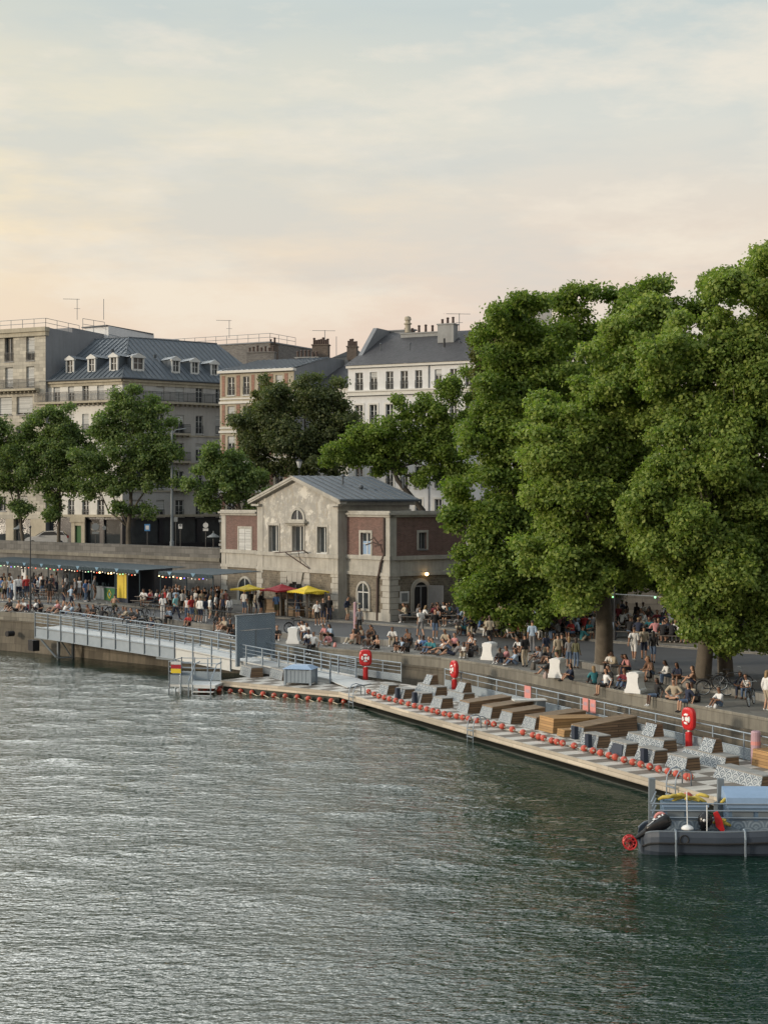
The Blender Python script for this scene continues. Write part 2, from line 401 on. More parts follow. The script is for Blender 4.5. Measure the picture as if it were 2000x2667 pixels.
# water
m,nt,b=newmat('river_water'); tc=_n(nt,'ShaderNodeTexCoord'); ob=tc.outputs['Object']
b.inputs['Base Color'].default_value=(.004,.022,.014,1); b.inputs['Roughness'].default_value=.045; b.inputs['IOR'].default_value=1.62
w1=noise(nt,mapped(nt,ob,(.72,1.4,1),rot=(0,0,.15)),2.3,3,.55); w2=noise(nt,mapped(nt,ob,(.8,1.7,1),rot=(0,0,-.2)),4.8,2,.5)
hh=math_(nt,'ADD',math_(nt,'MULTIPLY',w1,.75),math_(nt,'MULTIPLY',w2,.25))
bn=_n(nt,'ShaderNodeBump'); bn.inputs['Strength'].default_value=1.0; bn.inputs['Distance'].default_value=.10; nt.links.new(hh,bn.inputs['Height']); nt.links.new(bn.outputs[0],b.inputs['Normal'])
M['water']=m
# ------------------------------- ground, river, walls -------------------------------
ZS, ZT = 6.1, 7.11                 # street, parapet top
OP, OU = .35, .47                  # road and upper pavement above the quay edge
def resample(pts,n):
    pts=[Vector((p[0],p[1])) for p in pts]; L=[0]
    for a,b in zip(pts,pts[1:]): L.append(L[-1]+(b-a).length)
    out=[]
    for i in range(n):
        t=L[-1]*i/(n-1); k=max(0,min(len(pts)-2,next((j for j in range(len(L)-1) if L[j+1]>=t-1e-9),len(pts)-2)))
        s=(t-L[k])/(L[k+1]-L[k]); out.append(pts[k].lerp(pts[k+1],s))
    return out
def smooth(pts,it=6):
    for _ in range(it):
        pts=[pts[0]]+[(pts[i-1]+pts[i]*2+pts[i+1])/4 for i in range(1,len(pts)-1)]+[pts[-1]]
    return pts
edge_px=[(0,1592),(87,1597),(420,1641),(700,1677),(942,1695),(1062,1700),(1200,1717),(1300,1732),(1431,1760),(1634,1804),(2000,1871)]
edge=[Vector((-130,182)),Vector((-80,145)),Vector((-46,123))]+[G(x,y).xy for x,y in edge_px]+[Vector((20.5,55)),Vector((34,31)),Vector((46,7)),Vector((56,-25))]
NQ=160
edge=smooth(resample(edge,NQ),8)
def offs(c,d):
    out=[]
    for i,p in enumerate(c):
        t=(c[min(i+1,len(c)-1)]-c[max(i-1,0)]).normalized(); out.append(p+Vector((-t.y,t.x))*d)
    return out
ledge=smooth(offs(edge,3.4),4)
kerb_far=[Vector((-130,198)),Vector((-80,160)),Vector((-45,131))]+[G(x,y,OP).xy for x,y in [(0,1566),(300,1580),(600,1601),(935,1623),(1080,1637),(1250,1648),(1465,1664),(1812,1693)]]+[Vector((26,82)),Vector((38,64)),Vector((53,36)),Vector((66,5)),Vector((76,-25))]
kerb_far=smooth(resample(kerb_far,NQ),6)
def strip(name,a,b,za,zb,mat,**kw):
    mb=MB()
    for i in range(len(a)-1):
        mb.face([(a[i].x,a[i].y,zq(a[i].x)+za),(a[i+1].x,a[i+1].y,zq(a[i+1].x)+za),(b[i+1].x,b[i+1].y,zq(b[i+1].x)+zb),(b[i].x,b[i].y,zq(b[i].x)+zb)])
    o=mb.build(name,mat); tag(o,kind='structure'); return o
def riser_uv(o):   # run the pattern along the curve
    pass
strip('quay_edge_pavement',edge,ledge,0,0,M['edge_pav'])
near_road=offs(ledge,.45)
strip('quay_road',near_road,kerb_far,OP-.004,OP-.004,M['asphalt'])
# retaining wall line between the low quay and the street
wall_pts=[Vector((-150,262)),Vector((-80,190)),Vector((-36.5,146)),Vector((-13.55,127.5))]
wall_rt=[Vector((6.0,114.5)),Vector((20,110)),Vector((40,99)),Vector((70,78)),Vector((95,40)),Vector((110,-25))]
def wallthing(name,label,pts,z0,z1,mat,cap,t=.6,capz=1.0,n=40,rise=0.0):
    pts=resample(pts,n)
    root=thing(name,label,'wall',(pts[0].x,pts[0].y,z0))
    mb=MB(); mc=MB(); mr=MB()
    acc=0
    for a,b in zip(pts,pts[1:]):
        d=(b-a).normalized(); nn=Vector((d.y,-d.x)); e=Vector((d.x,d.y,0))*((b-a).length)
        back=Vector((-nn.x,-nn.y,0))
        za,zb=[z1+rise*min(1.2,max(0,(-13.5-p.x)/19.7)) for p in (a,b)]
        mb.prism([(a.x,a.y,z0),(b.x,b.y,z0),(b.x,b.y,zb-capz),(a.x,a.y,za-capz)],back*t)
        mc.prism([(q.x+nn.x*.06,q.y+nn.y*.06,z) for q,z in ((a,za-capz),(b,zb-capz),(b,zb),(a,za))],back*(t+.06))
        mr.prism([(q.x+nn.x*.16,q.y+nn.y*.16,z) for q,z in ((a,za-capz-.16),(b,zb-capz-.16),(b,zb-capz+.14),(a,za-capz+.14))],back*.155)
    mb.build('masonry',mat,root); mc.build('parapet',cap,root); mr.build('string_course',M['quaycap'],root)
    return root
wallthing('retaining_wall','long weathered stone retaining wall with parapet behind the kiosk and awnings',wall_pts,1.5,ZT,M['bankwall'],M['bankwall'],rise=.13)
wallthing('retaining_wall','dark stone retaining wall behind the crowded tables under the tall trees',wall_rt,1.5,ZT,M['bankwall'],M['bankwall'])
# upper pavement up to the walls, street level beyond them
wl=smooth(resample(wall_pts+[Vector((-6,126)),Vector((2,118))]+wall_rt,NQ),1)
strip('upper_pavement',kerb_far,[p+Vector((0,.35)) for p in wl],OU,OU,M['paving'])
mb=MB(); base=[p for p in resample(wall_pts,30)]+[Vector((-6.5,130.5)),Vector((6.3,116.5))]+[p for p in resample(wall_rt,30)]
for a,b in zip(base,base[1:]):
    mb.face([(a.x,a.y+.3,ZS),(b.x,b.y+.3,ZS),(b.x*1.0+ (b.x)*4,900,ZS),(a.x*5,900,ZS)])
tag(mb.build('street_pavement',M['asphalt']),kind='structure')
mb=MB()
mb.face([(-5000,900,ZS-.02),(5000,900,ZS-.02),(5000,6000,ZS-.02),(-5000,6000,ZS-.02)])
tag(mb.build('distant_ground',M['asphalt']),kind='structure')
# kerbs (real steps)
mb=MB()
for a,b,c,d in zip(ledge,ledge[1:],near_road,near_road[1:]):
    k=len(mb.v); mb.v+= [(a.x,a.y,zq(a.x)-.2),(b.x,b.y,zq(b.x)-.2),(b.x,b.y,zq(b.x)+OP),(a.x,a.y,zq(a.x)+OP),(d.x,d.y,zq(d.x)+OP),(c.x,c.y,zq(c.x)+OP)]
    mb.f+=[(k,k+1,k+2,k+3),(k+3,k+2,k+4,k+5)]; mb.m+=[0,0]
tag(mb.build('quay_step',M['kerb']),kind='structure')
mb=MB()
kf2=offs(kerb_far,.3)
for a,b,c,d in zip(kerb_far,kerb_far[1:],kf2,kf2[1:]):
    k=len(mb.v); mb.v+= [(a.x,a.y,zq(a.x)+OP-.1),(b.x,b.y,zq(b.x)+OP-.1),(b.x,b.y,zq(b.x)+OU+.006),(a.x,a.y,zq(a.x)+OU+.006),(d.x,d.y,zq(d.x)+OU+.006),(c.x,c.y,zq(c.x)+OU+.006)]
    mb.f+=[(k,k+1,k+2,k+3),(k+3,k+2,k+4,k+5)]; mb.m+=[0,0]
tag(mb.build('road_kerb',M['kerb']),kind='structure')
# quay wall: cap course, ledge, battered lower wall
root=thing('quay_wall','long brown stained stone quay wall curving along the river','wall',(edge[60].x,edge[60].y,0))
mc=MB(); ml=MB()
o_cap=offs(edge,-.02); o_led=offs(edge,-.14); o_low=offs(edge,-.10); o_bot=offs(edge,-.34)
def ring(mb,rows):
    k0=len(mb.v)
    for c,z in rows: mb.v+= [(p.x,p.y,(zq(p.x)+z) if z>-1.4 else -1.5) for p in c]
    n=len(rows[0][0])
    for r in range(len(rows)-1):
        for i in range(n-1):
            mb.f.append((k0+(r+1)*n+i,k0+(r+1)*n+i+1,k0+r*n+i+1,k0+r*n+i)); mb.m.append(0)
ring(mc,[(edge,0),(o_cap,-.03),(o_cap,-.60)])
ring(ml,[(o_cap,-.60),(o_led,-.61),(o_led,-.72),(o_low,-.74),(o_bot,-1.5)])
def curveuv(o,c):
    me=o.data; L=[0]
    for a,b in zip(c,c[1:]): L.append(L[-1]+(b-a).length)
    uv=me.uv_layers[0].data; n=len(c)
    for l in me.loops:
        uv[l.index].uv=(L[l.vertex_index%n],me.vertices[l.vertex_index].co.z+ORG['quay_wall'].z)
cc=mc.build('coping',M['quaycap'],root); curveuv(cc,edge)
cl=ml.build('masonry',M['quaywall'],root); curveuv(cl,edge)
# dark drain mouth in the wall at the left
a=D(88,1692,109.0); mb=MB(); mb.box((a.x,a.y,.75),(.5,.9,.75),.6); mb.build('drain_mouth',M['dark'],root)
a=D(26,1660,111.6); mb=MB(); mb.lathe([(.2,-.3),(.2,.3)],(a.x,a.y,1.35),14,ax=(-.6,-.8,0)); mb.build('drain_pipe',M['dark'],root)
# sandy ground at the far right, under the trees
mb=MB(); ks=[p for p in offs(kerb_far,.42) if 14.5<p.x<60]; kt=[p for p in offs(kerb_far,6.5) if 20<p.x<64]
mb.face([(v.x,v.y,zq(v.x)+OU+.012) for v in ks+kt[::-1]]); tag(mb.build('sandy_path',M['sand']),kind='structure')
# river: a wave-tossed sheet in view, a flat sheet far around it
def river():
    x0,x1,y0,y1,st=-44.0,34.0,24.0,132.0,.125
    nx=int((x1-x0)/st)+1; ny=int((y1-y0)/st)+1
    X,Y=np.meshgrid(np.linspace(x0,x1,nx),np.linspace(y0,y1,ny))
    rs=np.random.RandomState(5); Z=np.zeros_like(X)
    wx=X+.6*np.sin(Y*.13+1)+.4*np.sin(X*.11+Y*.07); wy=Y+.5*np.sin(X*.17)+.5*np.sin(Y*.09+X*.05)
    gust=.8+.5*np.sin(X*.09+.05*Y+.6)*np.sin(Y*.11-.04*X+1.2)
    for i in range(64):
        lam=.7*(8.0**(rs.rand()**1.0)); th=rs.normal(1.45,.45); ph=rs.rand()*6.283
        k=2*math.pi/lam; slope=.0095
        Z+=slope/k*np.sin(k*(wx*math.cos(th)+wy*math.sin(th))+ph)
    Z*=gust
    Zs=Z/Z.std(); Z=Z+Z.std()*.18*(Zs**2-1)
    ed=np.minimum(np.minimum((X-x0),(x1-X)),np.minimum(Y-y0,y1-Y)); Z*=np.clip(ed/2,0,1)
    V=np.stack([X.ravel(),Y.ravel(),Z.ravel()],1)
    idx=np.arange(nx*ny).reshape(ny,nx)
    Q=np.stack([idx[:-1,:-1],idx[:-1,1:],idx[1:,1:],idx[1:,:-1]],-1).reshape(-1,4)
    big=np.array([[-900,-300,0],[900,-300,0],[900,420,0],[-900,420,0],[x0,y0,0],[x1,y0,0],[x1,y1,0],[x0,y1,0]],float); b=len(V)
    V=np.concatenate([V,big]); Q2=np.array([[0,1,5,4],[1,2,6,5],[2,3,7,6],[3,0,4,7]])+b
    Q=np.concatenate([Q,Q2])
    me=bpy.data.meshes.new('river_water'); me.vertices.add(len(V)); me.vertices.foreach_set('co',V.ravel())
    me.loops.add(Q.size); me.loops.foreach_set('vertex_index',Q.ravel().astype(np.int32))
    me.polygons.add(len(Q)); me.polygons.foreach_set('loop_start',np.arange(0,Q.size,4,dtype=np.int32)); me.polygons.foreach_set('loop_total',np.full(len(Q),4,dtype=np.int32))
    me.update(calc_edges=True); me.polygons.foreach_set('use_smooth',[True]*len(Q)); me.materials.append(M['water'])
    o=bpy.data.objects.new('river_water',me); COL.objects.link(o); tag(o,kind='structure')
river()
# ------------------------------- buildings ------------------------------------------
def facade(mb, pl, u0,u1,z0,z1, ops, depth=.28, o=0.0):
    """wall face of plane pl (offset o) between u0..u1, z0..z1 with rectangular openings and their reveals"""
    us=sorted({u0,u1}|{min(max(v,u0),u1) for q in ops for v in (q[0],q[1])}); zs=sorted({z0,z1}|{min(max(v,z0),z1) for q in ops for v in (q[2],q[3])})
    for a,b in zip(us,us[1:]):
        run=None
        for c,d in zip(zs,zs[1:]):
            m=((a+b)/2,(c+d)/2)
            hole=any(q[0]<m[0]<q[1] and q[2]<m[1]<q[3] for q in ops)
            if not hole: mb.face([pl.p(a,c,o),pl.p(b,c,o),pl.p(b,d,o),pl.p(a,d,o)])
    for (a,b,c,d) in ops:
        i=o-depth
        mb.face([pl.p(a,c,o),pl.p(a,c,i),pl.p(a,d,i),pl.p(a,d,o)][::-1])
        mb.face([pl.p(b,c,o),pl.p(b,c,i),pl.p(b,d,i),pl.p(b,d,o)])
        mb.face([pl.p(a,d,o),pl.p(b,d,o),pl.p(b,d,i),pl.p(a,d,i)][::-1])
        mb.face([pl.p(a,c,o),pl.p(b,c,o),pl.p(b,c,i),pl.p(a,c,i)])
def pbox(mb,pl,u0,u1,z0,z1,o0,o1):
    mb.obox(pl.p(u0,z0,o0),pl.p(u1,z0,o0)-pl.p(u0,z0,o0),(0,0,z1-z0),pl.p(u0,z0,o1)-pl.p(u0,z0,o0))
def window(par,pl,q,depth=.2,o=0.0,frame='wframe',bars=2,blind=0.0,rail=False,surround=None,sill=True,trans=1,bmat='blind'):
    a,b,c,d=q; i=o-depth; f=MB(); w=.055
    pbox(f,pl,a,a+w,c,d,i,i+.06); pbox(f,pl,b-w,b,c,d,i,i+.06); pbox(f,pl,a+w,b-w,d-w,d,i,i+.06); pbox(f,pl,a+w,b-w,c,c+w,i,i+.06)
    for k in range(1,bars):
        m=a+(b-a)*k/bars; pbox(f,pl,m-.045,m+.045,c+w,d-w,i,i+.07)
    for k in range(1,trans):
        m=c+(d-c)*k/trans; pbox(f,pl,a+w,b-w,m-.02,m+.02,i,i+.05)
    if sill: pbox(f,pl,a-.06,b+.06,c-.09,c-.003,o-.05,o+.08)
    fo=f.build('window',M[frame],par)
    g=MB(); pbox(g,pl,a,b,c,d,i-.04,i-.005); g.build('pane',M['glass'],fo)
    if blind>0:
        g=MB(); pbox(g,pl,a+.01,b-.01,d-(d-c)*blind,d-.005,i+.075,i+.10); g.build('blind',M[bmat],fo)
    if rail:
        g=MB(); h=min(.95,(d-c)*.45)
        pbox(g,pl,a,b,c+h-.04,c+h,o+.02,o+.06); pbox(g,pl,a,b,c+.08,c+.11,o+.02,o+.06)
        n=max(4,int((b-a)/.11))
        for k in range(n+1):
            m=a+(b-a)*k/n; pbox(g,pl,m-.011,m+.011,c+.11,c+h-.04,o+.03,o+.05)
        g.build('railing',M['iron'],fo)
    if surround:
        g=MB(); s=.17
        pbox(g,pl,a-s,a-.002,c-.05,d+s,o+.002,o+.05); pbox(g,pl,b+.002,b+s,c-.05,d+s,o+.002,o+.05); pbox(g,pl,a-.001,b+.001,d+.002,d+s,o+.002,o+.05)
        g.build('surround',M[surround],fo)
    return fo
def balcony(par,pl,u0,u1,z,o=0.0,dep=.7,h=1.0,slab='stone_plain'):
    s=MB(); pbox(s,pl,u0,u1,z-.22,z,o+.003,o+dep); n=int((u1-u0)/.55)
    for k in range(n+1):
        m=u0+(u1-u0)*k/max(1,n); pbox(s,pl,max(u0,m-.07),min(u1,m+.07),z-.42,z-.222,o+.003,o+dep*.6)
    so=s.build('balcony',M[slab],par)
    g=MB()
    pbox(g,pl,u0,u1,z+h-.05,z+h,o+dep-.08,o+dep-.03); pbox(g,pl,u0,u1,z+.08,z+.12,o+dep-.08,o+dep-.03); pbox(g,pl,u0,u1,z+h-.2,z+h-.17,o+dep-.075,o+dep-.035)
    n=int((u1-u0)/.115)
    for k in range(n+1):
        m=u0+(u1-u0)*k/n; w=.011 if k%9 else .03
        pbox(g,pl,m-w,m+w,z,z+h-.05,o+dep-.065,o+dep-.045)
    g.build('railing',M['iron'],so)
    return so
def op(pl,x0,y0,x1,y1):
    u0,za=pl.uz(x0,y0); u1,zb=pl.uz(x1,y1); return (u0,u1,min(za,zb),max(za,zb))
def rows(pl,xs,y0,y1,base):
    """openings with the columns of xs, heights from y0..y1 measured on column `base`"""
    _,_,c,d=op(pl,xs[base][0],y0,xs[base][1],y1)
    return [(pl.u(a),pl.u(b),c,d) for a,b in xs]
def roofrail(par,pts,h=1.0,name='roof_railing'):
    g=MB()
    for a,b in zip(pts,pts[1:]):
        a,b=Vector(a),Vector(b); L=(b-a).length; n=max(1,int(L/1.5))
        for k in (1.0,.55): g.tube(a+Vector((0,0,h*k)),b+Vector((0,0,h*k)),.028,n=5)
        for k in range(n+1): q=a.lerp(b,k/n); g.tube(q,q+Vector((0,0,h)),.03,n=5)
    return g.build(name,M['steel_d'],par)
def chimney(par,c,sx,sy,h,rz,npots,mat='chim',pname='chimney'):
    g=MB(); c=Vector(c); g.box(c+Vector((0,0,h/2)),(sx,sy,h),rz); g.box(c+Vector((0,0,h+.06)),(sx+.16,sy+.16,.118),rz)
    o=g.build(pname,M[mat],par); x=Vector((math.cos(rz),math.sin(rz),0))
    for k in range(npots):
        p=c+x*(sx*((k+.5)/npots-.5))+Vector((0,0,h+.12)); hh=rng.uniform(.45,.8)
        q=MB(); q.lathe([(.13,0),(.115,hh*.8),(.15,hh*.82),(.15,hh*.9),(.1,hh)],p,8); q.build('chimney_pot',M['pot'],o)
    return o
def antenna(p,h,label,kind=0,rz=0.0):
    t=thing('rooftop_antenna',label,'antenna',p); g=MB(); p=Vector(p)
    g.tube(p,p+Vector((0,0,h)),.035,n=5); g.build('mast',M['steel_d'],t)
    if kind<2:
        g=MB(); x=Vector((math.cos(rz),math.sin(rz),0)); y=Vector((-x.y,x.x,0)); q=p+Vector((0,0,h-.05))
        g.tube(q-x*(1.6 if kind==0 else 1.3),q+x*(.3 if kind==0 else 1.1),.022,n=4)
        for k in range(8):
            e=q-x*(1.5-.22*k); g.tube(e-y*.28,e+y*.28,.012,n=4)
        g.tube(q-x*.35+Vector((0,0,-h*.45)),q+x*.35+Vector((0,0,-h*.45)),.02,n=4)
        g.build('aerial',M['steel_d'],t)
    return t
def V3(p,z): return Vector((p[0],p[1],z))

# --- corner block with zinc mansard --------------------------------------------------
Lp,Cp=Vector((-36.2,162.6)),Vector((-26.9,158.0)); Rp=Vector((-12.5,169.0))
PL,PR=Pl(Lp,Cp),Pl(Cp,Rp)
ze=CZ+320*158/4000; zr=28.85
t=thing('apartment_building','pale corner apartment block under a grey zinc mansard roof with white dormers','building',(-27,162,ZS))
xsL=[(139,156),(177,193),(214,231),(253,271),(292,308)]; xsR=[(341,373),(407,428),(457,479),(510,529),(562,580)]
opsL=[];opsR=[];specs=[]
for k,(y0,y1) in enumerate([(1004,1050),(1082,1130),(1155,1201),(1228,1273),(1302,1346)]):
    rl=rows(PL,xsL,y0,y1,2); rr=rows(PR,xsR,y0,y1,3)
    z0=rr[3][2]; z1=rr[3][3]
    rl=[(a,b,z0,z1) for a,b,_,_ in rl]
    opsL+=rl; opsR+=rr
    for j,q in enumerate(rl): specs.append((PL,q,k,j))
    for j,q in enumerate(rr): specs.append((PR,q,k,j+5))
zshop=CZ-42*158/4000
for pl,ops,x0 in ((PL,opsL,0),(PR,opsR,0)):
    g=MB(); zb=[q for q in ops]
    facade(g,pl,0,pl.L,zshop+.25,ze,ops,.3); zt=ops[0][2]
    g.build('wall',M['stone_cool'] if pl is PL else M['stone_grey'],t)  # right face gets the darker render: its shade is put into the colour
    # dark shop front with piers
    g=MB(); sx=[(pl.L*k/4+.25,pl.L*(k+1)/4-.25,ZS+.5,zshop-.25) for k in range(4)]
    if pl is PL: sx=[q for q in sx if not (q[0]<pl.u(200)<q[1])]
    facade(g,pl,0,pl.L,ZS-.1,zshop,sx,.25,o=.04); go=g.build('shop_front',M['shop'],t)
    for q in sx:
        h=MB(); pbox(h,pl,q[0],q[1],q[2],q[3],-.25,-.2); h.build('shop_window',M['glass'],go)
    g=MB(); pbox(g,pl,-.05,pl.L+.05,zshop,zshop+.25,.0,.3); g.build('shop_cornice',M['stone_plain'],t); g=MB(); pbox(g,pl,-.02,pl.L+.02,ze-.3,ze-.02,.005,.25); pbox(g,pl,-.02,pl.L+.02,ze-.62,ze-.297,.003,.08); g.build('cornice',M['stone_plain'],t)
    zt=min(q[2] for q in ops[:5])
    balcony(t,pl,-.4 if pl is PL else .0,pl.L+(0 if pl is PL else 0),zt-.02,0,.75,1.0)
    for zz in sorted({q[2] for q in ops})[1:4]:
        g=MB(); pbox(g,pl,0,pl.L,zz-.35,zz-.2,.003,.09); g.build('string_course',M['stone_plain'],t)
for pl,q,k,j in specs:
    bl=0
    if k==0: bl=[.45,.5,0,.95,.95,.97,.97,.97,0,0][j]
    elif rng.random()<.22: bl=rng.choice([.35,.6,.95])
    window(t,pl,q,.22,frame='wframe',bars=2,blind=bl,rail=(k>0),trans=3)
# stone doorway in the shop front
g=MB(); u0,u1=PL.u(190),PL.u(225)
pbox(g,PL,u0,u0+.45,ZS,zshop-.05,.05,.3); pbox(g,PL,u1-.45,u1,ZS,zshop-.05,.05,.3); pbox(g,PL,u0-.1,u1+.1,zshop-.55,zshop-.003,.305,.4); pbox(g,PL,u0+.45,u1-.45,zshop-.9,zshop-.05,.05,.28)
dg=g.build('doorway',M['stone_plain'],t); g=MB(); pbox(g,PL,u0+.46,u1-.46,ZS,zshop-.92,.05,.1); g.build('door',M['greenc'],dg)
for k,zr_ in ((1,3),(2,3),(3,3)):
    q=[s for s in specs if s[0] is PR and s[2]==k and s[3]==7][0][1]; balcony(t,PR,q[0]-.5,q[1]+.5,q[2]-.02,0,.6,.95)
# mansard
n1=Vector((-PL.n.x,-PL.n.y)); n2=Vector((-PR.n.x,-PR.n.y)); mv=(n1+n2)/(1+n1.dot(n2))
A0,C0,R0=V3(Lp-PL.d*.0+PL.n*.35,ze),V3(Cp-mv*.35,ze),V3(Rp+PR.n*.35,ze)
A1,C1,R1=V3(Lp+n1*8,zr),V3(Cp+mv*8,zr),V3(Rp+n2*8-PR.d*2.0,zr)
def zincroof(par,quads,seam=.62,mat='zinc',name='roof',th=.05):
    g=MB(); s=MB()
    for q in quads:
        q=[Vector(v) for v in q]; g.face(q)
        a,b,c,d=q; nn=(b-a).cross(d-a).normalized()
        if nn.z<0: nn=-nn
        e=(b-a); L=e.length; e.normalize(); up=nn.cross(e)
        if up.z<0: up=-up
        n=int(L/seam)
        tops=(d-a).dot(up)
        lo,hi=min((d-a).dot(e),0),max((c-a).dot(e),L)
        k=math.ceil(lo/seam)
        while k*seam<hi:
            x=k*seam; k+=1
            # clip the seam line to the quad in (e,up) coordinates
            P2=[((v-a).dot(e),(v-a).dot(up)) for v in q]; ys=[]
            for i in range(4):
                (x1,y1),(x2,y2)=P2[i],P2[(i+1)%4]
                if (x1-x)*(x2-x)<0: ys.append(y1+(y2-y1)*(x-x1)/(x2-x1))
            if len(ys)>=2:
                y0,y1=min(ys),max(ys)
                if y1-y0>.2: s.obox(a+e*(x-.02)+up*(y0+.04)+nn*.001,e*.04,up*(y1-y0-.08),nn*.07)
    r=g.build(name,M[mat],par); s.build('seam',M[mat],r); return r
ro=zincroof(t,[(A0,C0,C1,A1),(C0,R0,R1,C1)])
g=MB(); g.face([A1,C1,R1,V3(Rp+n2*14,zr+.3),V3(Cp+mv*14,zr+.3)]); g.face([R0,V3(Rp+n2*14,ze),V3(Rp+n2*14,zr+.3),R1]); g.build('flat_roof',M['zinc'],t)
g=MB(); g.path([A0+Vector((0,0,.04)),C0+Vector((0,0,.04)),R0+Vector((0,0,.04))],.11,6); g.path([A1,C1,R1],.1,6); g.tube(C0,C1,.07,n=6); g.build('gutter',M['zinc_dark'],t)
def dormer(par,pl,x0,y0,x1,y1,o):
    u0,zt_=pl.uz(x0,y0); u1,zb_=pl.uz(x1,y1); w=MB(); um=(u0+u1)/2; hw=(u1-u0)/2
    zb=zb_; zt=zt_
    f=MB(); pbox(f,pl,um-hw,um-hw+.16,zb,zt-.35,o-.2,o); pbox(f,pl,um+hw-.16,um+hw,zb,zt-.35,o-.2,o); pbox(f,pl,um-hw+.16,um+hw-.16,zb,zb+.3,o-.2,o+.03)
    pbox(f,pl,um-hw-.1,um+hw+.1,zt-.35,zt-.2,o-.25,o+.12)
    f.prism([pl.p(um-hw-.12,zt-.199,o+.1),pl.p(um+hw+.12,zt-.199,o+.1),pl.p(um,zt+.16,o+.1)],pl.p(0,0,-.3)-pl.p(0,0,0))
    d=f.build('dormer',M['wframe'],par)
    f=MB()
    L=4.2
    for s in (-1,1):
        e=um+s*(hw-.02); f.face([pl.p(e,zb,o-.2),pl.p(e,zt-.2,o-.2),pl.p(e,zt-.2,o-.2-L),pl.p(e,zb,o-.2-L)])
    a=.14
    f.face([pl.p(um-hw-.14,zt-.19,o+.08),pl.p(um,zt+.17,o+.08),pl.p(um,zt+.12,o-L),pl.p(um-hw-.14,zt-.24,o-L)])
    f.face([pl.p(um+hw+.14,zt-.19,o+.08),pl.p(um,zt+.17,o+.08),pl.p(um,zt+.12,o-L),pl.p(um+hw+.14,zt-.24,o-L)])
    f.build('dormer_roof',M['zinc'],d)
    g=MB(); pbox(g,pl,um-hw+.17,um+hw-.17,zb+.31,zt-.36,o-.2,o-.16); g.build('pane',M['glass'],d)
    g=MB(); pbox(g,pl,um-.04,um+.04,zb+.31,zt-.36,o-.155,o-.1); pbox(g,pl,um-hw+.17,um+hw-.17,(zb+zt)/2,(zb+zt)/2+.05,o-.155,o-.11); g.build('mullion',M['wframe'],d)
for b in ((171,930,192,976),(228,926,248,973),(285,922,306,970),):
    q=PL.off(-1.2); dormer(t,q,*b,0.0)
for b in ((345,922,376,969),(448,930,469,975),(498,934,519,978),(550,940,569,983)):
    q=PR.off(-1.2); dormer(t,q,*b,0.0)
for px,py,o in ((240,913,3),(290,912,3.2),(340,918,4),(390,922,3.5),(446,926,3.5),(500,930,3.5),(548,934,3)):
    pl=PL if px<330 else PR; u=pl.u(px); k=o/8.0; g=MB(); q=pl.p(u,ze+(zr-ze)*(k+.09),-o); g.box(q+Vector((0,0,.12)),(.28,.3,.36),.4); g.build('roof_vent',M['zinc_dark'],ro)

# --- left stone block -----------------------------------------------------------------
d=Vector((-2,1)).normalized(); A=Lp+d*26; B=Lp+Vector((-.447,-.894))*.45
LB=Pl(A+Vector((-.447,-.894))*.45,B)
_,zt1=LB.uz(118,851)
t=thing('apartment_building','tall ashlar apartment block with white blinds and rooftop railing at left edge','building',(B.x-8,B.y+5,ZS))
Lw=LB.u(119)
ops=[];sp=[]
for xs,y0,y1,bl,rail in (([(-44,-21),(12,35),(68,90)],878,941,[.9,0,.7],1),([(-44,-21),(13,34),(68,89)],957,1010,[.9,.95,.95],0),([(-60,-14),(-5,31),(43,85)],1035,1080,[.9,.93,.9],0),([(-60,-20),(-5,31),(43,85)],1110,1155,[.2,.6,.2],0),([(-60,-20),(-5,31),(43,85)],1180,1225,[.2,0,.2],0),([(-44,-21),(-6,16),(45,72)],1293,1331,[.2,0,.6],0)):
    rr=rows(LB,xs,y0,y1,1); ops+=rr; sp+=[(q,bl[j],rail) for j,q in enumerate(rr)]
g=MB(); facade(g,LB,0,Lw,CZ-45*168/4000,zt1-.9,ops,.4); g.build('wall',M['stone'],t)
g=MB(); gr=[(LB.u(a),LB.u(b),ZS+.1,ZS+3.0) for a,b in ((-70,-30),(-22,15),(35,79))]; facade(g,LB,0,Lw,ZS-.1,CZ-45*168/4000-.003,gr,.5); gw=g.build('ground_floor_wall',M['stone_plain'],t)
for q in gr: g=MB(); pbox(g,LB,q[0],q[1],q[2],q[3],-.5,-.45); g.build('shop_window',M['glass'],gw)
for q,b,r in sp: window(t,LB,q,.32,frame='gframe',bars=2 if q[1]-q[0]<1.6 else 3,blind=b,rail=bool(r),trans=1)
_,zb=LB.uz(60,1013); balcony(t,LB,0,LB.u(104),zb,0,.85,1.0)
g=MB(); pbox(g,LB,-.1,Lw+.12,zt1-.9,zt1-.45,-.4,.22); pbox(g,LB,-.1,Lw+.2,zt1-.447,zt1,-.4,.38); g.build('cornice',M['stone_plain'],t)
# party wall running back along the neighbour's roof and the flat roof
E=LB.p(Lw,0); bk=Vector((-LB.n.x,-LB.n.y)); PW=Pl(Vector((E.x,E.y))-bk*.02,Vector((E.x,E.y))+bk*15)
g=MB(); a=PW.p(0,ZS); b=PW.p(PW.L,ZS); z2=zt1-.5
g.face([a,b,V3(b,z2),V3(a,zt1)])
g.build('party_wall',M['cement'],t)
g=MB(); e0=LB.p(0,0); g.face([V3(LB.p(0,0),zt1-.04),V3(LB.p(Lw,0),zt1-.04),V3(b,z2),V3(Vector((e0.x,e0.y))+bk*15,z2)]); g.build('flat_roof',M['zinc_dark'],t)
roofrail(t,[LB.p(0,zt1-.05,-.5),LB.p(Lw-.4,zt1-.05,-.5),PW.p(6.2,zt1-.25,-.4)],1.05)
